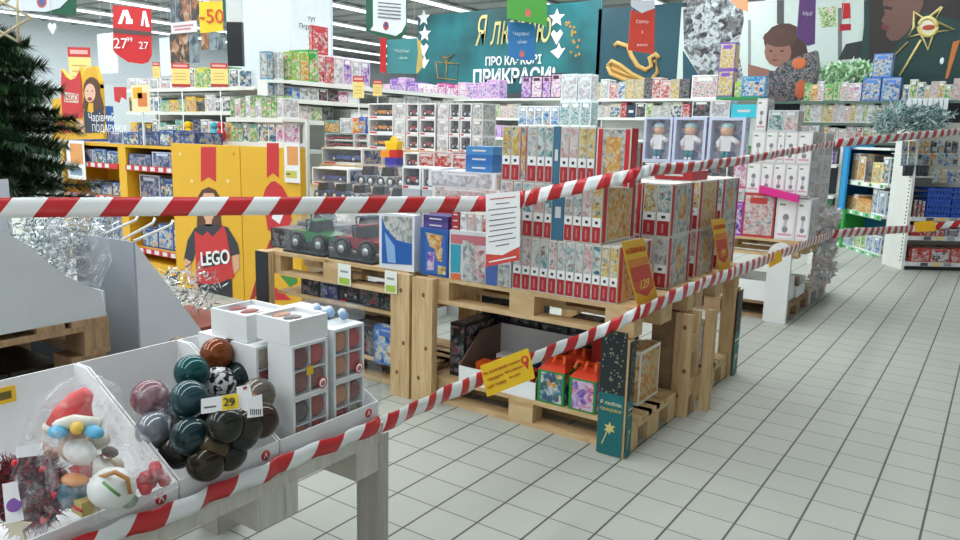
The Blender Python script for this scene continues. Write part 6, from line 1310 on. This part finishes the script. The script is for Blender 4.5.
shelfrow(FR_, ru(800), ru(900), zr[1]+.001, (.26, .36), 17, .05, .1, [('pic:art_white', 'white'), ('pic:art_gold+#e8e4c0', 'yellow white'), ('pic:art_rose+#f0e8e8', 'pinkish'), ('pic:art_green+#e8ecd8', 'greenish')], 'second level of the dark shelving', 'the white doll stack', 'sweet packs on the dark shelving', 73, name='sweet_pack', cat='packet', desc='packet')
shelfrow(FR_, ru(770), ru(900), zr[2]+.001, (.2, .3), 16, .05, .2, [('pic:art_rose', 'rose'), ('pic:art_red', 'red'), ('pic:art_orange', 'orange'), ('pic:art_blue', 'blue'), ('pic:art_green', 'green')], 'third level of the dark shelving', 'the white doll stack', 'boxes on the dark far shelving', 74)
for i in range(8):
    pack(FR_, ru(908+i*5.2), ru(912.6+i*5.2), rz(920, 116, -.06), rz(920, 98, -.06)-rz(920, 116, -.06), -.06, .03, 'plain:#e4e8ec', 'white hanging packet under the star, %s from the ice boxes' % ordn(i), 'packet', 'white hanging packets')
# brown wrapped bag
p = FR_.pt(ru(786), .15, zr[0]); o = empty('gift_sack', WF, p.x, p.y, p.z+.001, 'dark brown patterned sack with orange prints on the dark shelving', 'sack')
b = MB(); b.prism([(-.45, 0, 0), (.3, 0, 0), (.42, 0, .5), (.35, 0, .82), (.1, 0, .74), (-.2, 0, .6), (-.4, 0, .3)], (0, .25, 0), 'art_dark'); b.build('sack', o)
b = MB(); b.ball((.12, -.004, .62), .12, flat('#c86a3a', .6), 10, (1, .03, .8)); b.build('printed_patch', o); b = MB(); b.ball((.18, -.004, .2), .1, flat('#b85a34', .6), 10, (.9, .03, 1.6)); b.build('printed_patch', o)
# garlands: pale green on the dark shelf, blue green fir garlands above the tape
p = FR_.pt(ru(845), .2, zr[0]+.45); GA = [flat('#a8d8a0', .6), flat('#d0e8c8', .6), flat('#78b078', .6), flat('#e8f4e4', .6)]
heap(p.x, p.y, p.z, .5, .2, .18, 900, 'pale_green_garland', 'pale green and white garland heaped on the dark shelving', GA, .16, 31, .012)
p = atD(912, 118, 8.6); GB = [flat('#7a9a98', .6), flat('#a8c0c0', .6), flat('#56767a', .6), flat('#c4d2d0', .6)]
heap(p.x, p.y, p.z, .42, .3, .16, 1300, 'frosted_fir_garland', 'frosted blue green fir garland draped above the far tape', GB, .13, 32, .006)
p = atD(888, 124, 8.4); heap(p.x, p.y, p.z, .12, .12, .15, 350, 'frosted_fir_garland', 'small frosted fir bunch beside the larger garland', GB, .12, 33, .006)

# ------------------------------------------------------------------ banners
FBn = Fr(0, 12.2, 0)
def banner(x0, x1, y0, y1, mat, label, d=0, fr=FBn, base=None, name='banner'):
    u0_, zt_ = fr.pix(x0, y0, d); u1_, zb_ = fr.pix(x1, y1, d); zt_ = fr.pix((x0+x1)/2, y0, d)[1]
    o = empty(name, fr, u0_, d, zb_, label, 'banner'); b = MB(); b.box(0, u1_-u0_, 0, .03, 0, zt_-zb_, mat); b.build('sheet', o); o['_w'] = u1_-u0_; o['_h'] = zt_-zb_
    del o['_w']; del o['_h']; return o
def line(fr, d, o, pts, wd_, mat, y=-.01):
    b = MB(); q = []
    for (x, yy) in pts: u, z = fr.pix(x, yy, d); v = fr.pt(u, d, z)-o.location; v = Matrix.Rotation(-o.rotation_euler.z, 3, 'Z') @ v; q.append(Vector((v.x, y, v.z)))
    b.tube(q, wd_, mat, 6); return b
m, t, bb_ = newmat('teal_print'); 
tc = t.nodes.new('ShaderNodeTexCoord'); nz = t.nodes.new('ShaderNodeTexNoise'); nz.inputs['Scale'].default_value = .9; nz.inputs['Detail'].default_value = 4; cr = t.nodes.new('ShaderNodeValToRGB')
cr.color_ramp.elements[0].color = lin('#0b4a50'); cr.color_ramp.elements[0].position = .35; cr.color_ramp.elements[1].color = lin('#1a7a80'); cr.color_ramp.elements[1].position = .68
t.links.new(tc.outputs['Object'], nz.inputs[0]); t.links.new(nz.outputs['Fac'], cr.inputs[0]); t.links.new(cr.outputs[0], bb_.inputs['Base Color'])
o = banner(418, 598, 8, 92, 'teal_print', 'teal banner with gold script and white words ПРО КАЗКОВІ ПРИКРАСИ')
def btext(s, x, y, size, mat, o, fr=FBn, shear=0, bold=0, d=0):
    u, z = fr.pix(x, y, d); v = fr.pt(u, d, z)-o.location; v = Matrix.Rotation(-o.rotation_euler.z, 3, 'Z') @ v
    return text(s, size, mat, o, (v.x, -.02, v.z), shear=shear, bold=bold)
GOLD = flat('#d8c880', .4); GD2 = flat('#b08a40', .4)
btext('Я люблю', 512, 31, .9, GOLD, o, shear=.25).scale = (.5, 1, 1); btext('ПРО КАЗКОВІ', 513, 61, .25, W, o, bold=.008).scale = (.85, 1, 1); btext('ПРИКРАСИ!', 513, 77, .42, W, o, bold=.014).scale = (.88, 1, 1)
def cut(x, y, pts):
    u, z = FBn.pix(x, y); v = FBn.pt(u, 0, z)-o.location; b = MB(); b.poly([(v.x+a_, -.012, v.z+c_) for a_, c_ in pts], W); b.build('white_cutout', o)
STAR = [((.2 if i % 2 == 0 else .09)*sin(pi*i/5), (.2 if i % 2 == 0 else .09)*cos(pi*i/5)) for i in range(10)]
for (x, y) in ((424, 18), (425, 34), (557, 18)): cut(x, y, STAR)
for (x, y) in ((424, 49), (557, 36)): cut(x, y, [(0, -.18), (.15, .05), (.08, .13), (0, .06), (-.08, .13), (-.15, .05)])
for (x, y) in ((424, 62), (558, 51)): cut(x, y, [(-.18, 0), (-.02, .06), (.02, .18), (.08, .04), (.18, .06), (.02, -.16)])
b = line(FBn, 0, o, [(436, 62), (459, 64), (457, 80), (438, 78), (436, 62)], .012, GD2); b.build('gift_outline', o); line(FBn, 0, o, [(447, 63), (446, 79)], .012, GD2).build('gift_ribbon', o); line(FBn, 0, o, [(447, 62), (440, 55), (447, 58), (455, 54), (447, 62)], .012, GD2).build('gift_bow', o)
b = MB(); r = random.Random(2)
for i in range(16): u, z = FBn.pix(r.uniform(566, 580), r.uniform(22, 56)); v = FBn.pt(u, 0, z)-o.location; b.ball((v.x, -.01, v.z), .035, GD2, 6, (1, .1, 1))
b.build('gold_dots', o)
o = banner(599, 700, 5, 86, flat('#154a58', .5), 'dark teal banner with a golden sleigh outline')
for k, (pts, wd_) in enumerate((([(615, 46), (618, 43), (628, 46), (632, 56), (638, 66), (646, 70), (652, 66), (650, 58), (656, 54), (659, 58)], .05), ([(608, 66), (612, 61), (620, 65), (632, 74), (644, 80), (652, 80), (658, 72), (655, 60)], .045), ([(608, 66), (611, 74), (625, 80), (640, 83), (652, 81)], .045), ([(612, 68), (625, 74), (640, 79)], .03))): line(FBn, 0, o, pts, wd_, flat('#d0a860', .4)).build('sleigh_outline', o)
b = MB(); pp = []
for (x, y) in ((609, 66), (614, 63), (632, 75), (650, 79), (650, 81), (634, 82), (612, 73)): u, z = FBn.pix(x, y); v = FBn.pt(u, 0, z)-o.location; pp.append((v.x, -.006, v.z))
b.poly(pp, flat('#b8863a', .5)); b.build('sleigh_body', o)
# photograph banner: decorated tree, child, bright windows
o = banner(682, 868, 0, 86, flat('#c9d6d0', .5), 'photographic banner of a child by a frosted tree and bright windows', d=-.04)
P_ = [([(683, 0), (742, 0), (744, 20), (738, 50), (745, 84), (704, 84), (684, 48)], 'art_frost', 1), ([(683, 50), (705, 85), (683, 85)], flat('#154a58', .5), 3),
 ([(748, 20), (751, 20), (751, 72), (748, 72)], flat('#8a9090', .5), 1), ([(777, 0), (784, 0), (784, 24), (777, 24)], flat('#4a4a48', .5), 1), ([(838, 8), (842, 8), (842, 62), (838, 62)], flat('#6a7070', .5), 1), ([(864, 0), (868, 0), (868, 60), (864, 60)], flat('#3a4244', .5), 1),
 ([(818, 8), (836, 6), (836, 26), (822, 28)], 'art_green', 1), ([(846, 44), (866, 40), (866, 58), (838, 60)], flat('#2c3030', .6), 2),
 (ell(785, 42, 21, 19), flat('#4a2e26', .6), 3), ([(795, 30), (806, 44), (810, 62), (796, 70), (786, 62)], flat('#42281f', .6), 3.5), (ell(778, 52, 13.5, 15), flat('#8e6353', .6), 4), (ell(780, 38, 17, 9), flat('#51332a', .6), 5),
 ([(748, 66), (765, 70), (782, 72), (808, 66), (812, 84), (748, 84)], flat('#39465a', .6), 4), ([(748, 64), (770, 70), (768, 80), (748, 76)], flat('#8e6353', .6), 5), ([(730, 0), (748, 0), (748, 12), (738, 8)], flat('#c88a60', .6), 4)]
onface(o, FBn, -.04, P_, -.004).build('printed_picture', o)
for nm_, pl_ in (('printed_eye', (ell(771, 51, 2, .9), flat('#3a2420', .6), 7)), ('printed_eye', (ell(782, 51, 2, .9), flat('#3a2420', .6), 7)), ('printed_mouth', (ell(775, 60, 3, 1), flat('#74403a', .6), 7)), ('printed_nose', (ell(775.5, 56, 1.2, 1.2), flat('#7e5446', .6), 7))): onface(o, FBn, -.04, [pl_], -.004).build(nm_, o)
o = banner(869, 985, -20, 84, flat('#0e3a38', .5), 'dark green banner with a woman face and large golden star', d=-.08)
P_ = [([(869, -20), (985, -20), (960, 20), (925, 12), (905, 35), (885, 60), (869, 62)], flat('#2c2624', .6), 1), ([(884, -20), (925, -20), (923, 5), (916, 20), (907, 33), (899, 40), (891, 41), (886, 36), (887, 31), (883, 29), (885, 25), (881, 21), (885, 14), (883, 4)], flat('#6a4c42', .6), 2), ([(882, 24), (890, 26), (888, 31), (881, 29)], flat('#6a3030', .6), 3), ([(884, 6), (892, 7), (892, 10), (884, 9)], flat('#2a1c1a', .6), 3),
 ([(953, 42), (960, 40), (948, 78), (945, 79)], flat('#c87838', .5), 2)]
onface(o, FBn, -.08, P_, -.004).build('printed_picture', o)
line(FBn, -.08, o, [(921, 40), (900, 76)], .02, GOLD).build('star_rod', o); line(FBn, -.08, o, [(908, 42), (888, 62)], .012, GD2).build('star_rod', o)
ring = [(942, 7), (935, 21), (954, 30), (934, 32), (928, 50), (921, 34), (907, 38), (914, 27), (914, 12), (926, 20), (942, 7)]
line(FBn, -.08, o, ring, .024, GOLD).build('star_outline', o)
line(FBn, -.08, o, [(928+9*cos(t_), 27+9*sin(t_)) for t_ in [2*pi*i/16 for i in range(17)]], .035, GOLD).build('star_ring', o)
b = MB(); u, z = FBn.pix(929, 27, -.08); v = FBn.pt(u, -.08, z)-o.location; b.ball((v.x, -.02, v.z), .13, flat('#e0d8c0', .5), 16, (1, .05, 1)); b.ball((v.x, -.03, v.z-.01), .07, flat('#b04030', .5), 12, (1.3, .05, .6)); b.build('star_centre', o)
u, z = FBn.pix(889+54-0, 60, -.08)
b = MB(); u, z = FBn.pix(942, 61, -.08); v = FBn.pt(u, -.08, z)-o.location; b.ball((v.x, -.01, v.z), .045, flat('#e8f4ff', .3), 10, (.7, .2, 1.2)); b.build('printed_light', o)
# ------------------------------------------------------------------ hanging signs
def hang(px, D, mat, label, name='hanging_sign', cat='sign', polys=(), texts=(), wires=True, th=.012):
    """flat hanging sign facing the camera side; pixel outline on a plane square to the hall"""
    c = atD(sum(p[0] for p in px)/len(px), sum(p[1] for p in px)/len(px), D); fr = Fr(c.x, c.y, 35)
    o = empty(name, fr, 0, 0, c.z, label, cat)
    def L_(x, y): u, z = fr.pix(x, y); return (u, z-c.z)
    b = MB(); b.prism([(L_(x, y)[0], 0, L_(x, y)[1]) for x, y in px], (0, th, 0), mat); b.build('board', o)
    if polys:
        b = MB()
        for k, (pts, mm) in enumerate(polys): b.poly([(L_(x, y)[0], -.003-.001*k, L_(x, y)[1]) for x, y in pts], mm)
        b.build('printed_shapes', o)
    for s, x, y, sz_, mm in texts: u, z = L_(x, y); text(s, sz_, mm, o, (u, -.012, z))
    if wires:
        xs_ = [p[0] for p in px]; yt = min(p[1] for p in px); b = MB()
        for f in (.15, .85):
            x = min(xs_)+(max(xs_)-min(xs_))*f; u, z = L_(x, yt+1.5); b.tube([(u, th/2, z), (u, th/2, max(CEIL-c.z-.07, z+.05))], .003, flat('#c8cccc', .5), 5)
        b.build('wires', o)
    return o
def ell(cx, cy, rx, ry, a0=0, a1=360, n=14): return [(cx+rx*cos(radians(a0+(a1-a0)*i/n)), cy+ry*sin(radians(a0+(a1-a0)*i/n))) for i in range(n+1)]
hang([(113, 5), (151, 9), (151.5, 55), (148, 62), (142, 64), (128, 62), (116, 54), (113, 50)], 8.3, flat('#cc2a2e', .4), 'red hanging price sign with white letter emblem and 27', polys=[([(113, 28), (151, 32), (151, 36), (113, 33)], flat('#5a4a48', .5)), ([(118, 24), (123, 10), (128, 10), (133, 24), (128, 24), (125, 15), (122, 24)], W), ([(126, 20), (133, 19), (133, 24), (126, 24)], W), ([(141, 26), (143, 11), (146, 11), (150, 27), (146, 27), (144.5, 17), (143.5, 26)], W)], texts=[('27', 121, 44, .16, W), ('99', 130, 40, .07, W), ('27', 144, 46, .11, W)])
hang([(199, 2), (222, 0), (223, 31), (200, 33)], 8.0, flat('#f2d030', .4), 'yellow hanging sign with red discount -50', polys=[([(199, 1), (222, -6), (222, 1)], flat('#c8a8b8', .5))], texts=[('-50', 212, 17, .2, flat('#d8482a', .5))])
GN = flat('#1c5c44', .5)
hang([(-20, -12), (76, -12), (76, 15), (62, 15), (-20, 4)], 6.5, GN, 'green and white rounded banner at the ceiling above the fir tree', polys=[([(-20, -12), (74, -12), (68, 0), (60, 8), (46, 12), (10, 10), (-20, 5)], flat('#d8dfe4', .5)), (ell(42, 2, 5, 6), flat('#c85a60', .5)), (ell(42, 2, 3, 4), flat('#5a6a9a', .5))])
hang([(366, -12), (407, -12), (407, 30), (401, 39), (386, 38), (366, 31)], 7.5, GN, 'green and white hanging notice with rounded corner over the far shelving', polys=[([(373, -12), (406, -12), (406, 24), (402, 32), (396, 36), (370, 30), (373, 26)], flat('#dfe5e8', .5)), (ell(386, 26, 3, 4.4), flat('#b84a50', .5)), (ell(386, 25, 1.6, 2.6), flat('#44507a', .5))]+[([(378, 2+i*3.6), (401, 4+i*3.6), (401, 5.2+i*3.6), (378, 3.2+i*3.6)], flat('#6a7078', .5)) for i in range(5)])
hang([(380, 38), (386, 38), (386, 73), (380, 72)], 8.2, RED, 'narrow red edge of a hanging flag', name='hanging_flag', cat='flag', wires=True)
hang([(387, 40), (417, 38), (419, 52), (416, 74), (387, 73)], 8.3, flat('#4a969c', .5), 'turquoise hanging flag with faint lettering', name='hanging_flag', cat='flag', texts=[('Чарівні', 402, 51, .05, flat('#c8e0e0')), ('ціни', 403, 58, .05, flat('#c8e0e0'))], polys=[([(417, 38), (421, 42), (423, 66), (419, 72), (416, 74), (418, 52)], flat('#d8c070', .5))])
hang([(507, -12), (547, -12), (547, 27), (541, 24), (528, 22), (516, 20), (507, 18)], 8.5, flat('#4a9a3c', .5), 'bright green hanging banner over the teal banner', polys=[(ell(528, 13, 3, 4), flat('#c86a60', .5))])
hang([(508, 22), (520, 22), (535, 25), (535, 60), (520, 60), (508, 56)], 8.7, flat('#2a74b0', .5), 'blue hanging flag in front of the gold script', name='hanging_flag', cat='flag', texts=[('Чарівні', 521, 34, .055, flat('#c8dcec')), ('ціни', 522, 42, .055, flat('#c8dcec'))], polys=[(ell(522, 54, 2.5, 3.5), flat('#c86a60', .5))])
hang([(631, 0), (655, 0), (655, 8), (642, 13), (631, 6)], 8.4, flat('#c8ccd4', .5), 'white rounded end of a hanging banner above the red flag')
hang([(631, 10), (642, 13), (655, 9), (654, 54), (640, 52), (628, 50)], 8.6, flat('#c8402e', .5), 'red hanging flag beside the golden sleigh', name='hanging_flag', cat='flag', texts=[('Свято', 642, 22, .05, flat('#f0d8d0')), ('з', 642, 32, .05, flat('#f0d8d0')), ('нами', 642, 45, .05, flat('#f0d8d0'))])
hang([(800, -6), (816, -6), (815, 44), (808, 46), (797, 36)], 9.0, flat('#6a4a80', .5), 'purple hanging flag before the bright window print', name='hanging_flag', cat='flag', texts=[('Мрії', 807, 14, .06, flat('#d8c8e0'))])
hang([(842, 3), (850, 3), (851, 18), (843, 19)], 10.5, flat('#c83438', .5), 'small red hanging card above the windows print')
hang([(840, 24), (851, 24), (851, 30), (840, 31)], 10.5, flat('#b83040', .5), 'small dark red hanging card just under the red one')
# yellow price posts
def pricepost(x0, x1, y0, y1, D, label, foot=0):
    c = atD((x0+x1)/2, y1, D); fr = Fr(c.x, c.y, 35); u0_ = fr.pix(x0, y1)[0]; u1_ = fr.pix(x1, y1)[0]; h = fr.pix(x0, y0)[1]-c.z
    o = empty('price_sign', fr, 0, 0, c.z, label, 'price sign', 'yellow and red price signs on rods'); b = MB(); b.box(u0_, u1_, 0, .01, 0, h*.74, flat('#f4dc8c', .5)); b.box(u0_, u1_, 0, .01, h*.7401, h, flat('#c8383a', .5)); b.rect(u0_*.8, u1_*.8, h*.82, h*.93, flat('#e8b0a8', .5), -.002)
    for i in range(3): b.rect(u0_*.7, u1_*.6, h*(.2+i*.15), h*(.23+i*.15), flat('#d0a860', .5), -.002)
    if foot: b.box(u0_, u1_, -.001, .009, -h*.14, -.0005, flat('#b83a38', .5))
    b.build('card', o); b = MB(); b.tube([(0, .02, -c.z+.0), (0, .02, h*.5)], .006, W2, 6); b.build('rod', o)
pricepost(70, 92, 47, 85, 9.2, 'yellow and red price sign on a rod behind the header board')
pricepost(172, 190, 63, 84, 8.3, 'yellow and red price sign on a rod, left of the green toys', 1)
pricepost(211, 228, 63, 84, 8.3, 'yellow and red price sign on a rod before the dark screen', 1)
pricepost(353, 364, 76, 98, 8.2, 'yellow and red price sign on a rod at the far end of the white shelving')
pricepost(373, 382, 80, 96, 8.4, 'yellow and red price sign on a rod before the pink boxes')
pricepost(153, 160, 62, 78, 9.6, 'small red price sign beside the hanging red sign')
# poster wall
f11 = Fr(0, 6.2, 0)
def onfr(fr, x0, x1, y0, y1, mat, name, label, cat='poster', th=.03, zfloor=False, parts=()):
    u0_, zb_ = fr.pix(x0, y1); u1_ = fr.pix(x1, (y0+y1)/2)[0]; u0_ = fr.pix(x0, (y0+y1)/2)[0]; zt_ = fr.pix(x0, y0)[1]
    o = empty(name, fr, u0_, 0, zb_, label, cat); b = MB(); b.box(0, u1_-u0_, 0, th, 0, zt_-zb_, mat); b.build('board', o); w_ = u1_-u0_; h = zt_-zb_
    b = MB()
    for (a_, c_, e_, f_, mm) in parts: b.rect(w_*a_, w_*c_, h*e_, h*f_, mm, -.003)
    if parts: b.build('printed_shapes', o)
    if zt_ < CEIL-.1:
        b = MB(); [b.tube([(w_*f_, th/2, h), (w_*f_, th/2, CEIL-zb_-.07)], .003, W2, 4) for f_ in (.2, .8)]; b.build('wires', o)
    return o, w_, h
for i in range(3):
    for j in range(2):
        x0 = 170+i*9.5; y0 = -6+j*40
        onfr(f11, x0, x0+9, y0, y0+29, ['photo_cool', 'photo_warm', 'photo_warm'][i] if j == 0 else ['photo_warm', 'photo_warm', 'photo_cool'][i], 'photo_poster', 'hanging photo poster, %s from the red sign, %s row' % (ordn(i), ('upper', 'lower')[j]), 'poster', .02)
onfr(Fr(0, 6.12, 0), 171, 196, 23, 34, flat('#e2dde0', .5), 'slogan_board', 'white slogan board with faint red lines between photo posters', 'sign', .02, parts=((.1, .9, .55, .7, flat('#c88088', .5)), (.15, .8, .25, .4, flat('#c88088', .5))))
for i in range(3): onfr(f11, 201+i*8, 208.5+i*8, 33, 50, ['photo_warm', 'photo_cool', 'photo_cool'][i], 'photo_poster', 'hanging photo poster below the yellow discount sign, %s from the slogan board' % ordn(i), 'poster', .02)
# dark screen
p = atD(234, 40, 8.6); fr = Fr(p.x, p.y, 30)
o = empty('wall_screen', fr, 0, 0, p.z, 'dark screen with white top mounted before the white pillar', 'screen')
u0_, u1_ = fr.pix(227, 40)[0], fr.pix(242, 40)[0]; zt_ = fr.pix(234, -4)[1]-p.z; zb_ = fr.pix(234, 66)[1]-p.z; zm = fr.pix(234, 22)[1]-p.z
b = MB(); b.box(u0_, u1_, 0, .06, zb_, zm, flat('#23272e', .25)); b.build('screen', o); b = MB(); b.box(u0_, u1_, 0, .05, zm+.001, zt_, flat('#c9d0d4', .5)); b.build('white_panel', o); b = MB(); b.box(u0_-.1, u0_-.001, 0, .05, zb_+.5, zt_, GN); b.build('green_edge', o)
b = MB(); b.box(-.02, .02, .0, .04, zt_+.0005, CEIL-p.z-.001, W2); b.build('mount', o)
# white bulkhead box on the left with a light board
b = MB(); bx = atD(100, 80, 15); b.box(-30, 0, 0, .3, 1.9, 3.3, flat('#dbe4e9', .6)); 
f12 = Fr(0, 8.6, 0)
onfr(f12, 98, 117, 34, 74, flat('#e8eff4', .4), 'light_board', 'pale rectangular board hanging behind the red price sign', 'sign', .03)
onfr(f12, 160, 171, 38, 76, flat('#eef4f8', .4), 'light_board', 'narrow pale board hanging left of the photo posters', 'sign', .03)
# long far ledge seen under the white wall
b = MB(); b.box(-25.9, -25, 2, 30, 0, atX(60, 81, -25).z, flat('#cfd6d8', .6)); o = b.build('wall_ledge'); o['kind'] = 'structure'
b = MB(); b.prism([(-.035, 0, 0), (0, 0, -.055), (.035, 0, 0), (.035, 0, .03), (.018, 0, .042), (0, 0, .025), (-.018, 0, .042), (-.035, 0, .03)], (0, .01, 0), W); o = b.build('hanging_heart'); o.location = atD(52, 28, 6.5); o.rotation_euler = (0, 0, radians(35)); tag(o, 'small white heart hanging near the ceiling left of the red sign', 'ornament')
b = MB(); b.tube([(0, .005, .05), (0, .005, CEIL-o.location.z-.07)], .002, W2, 4); b.build('thread', o)
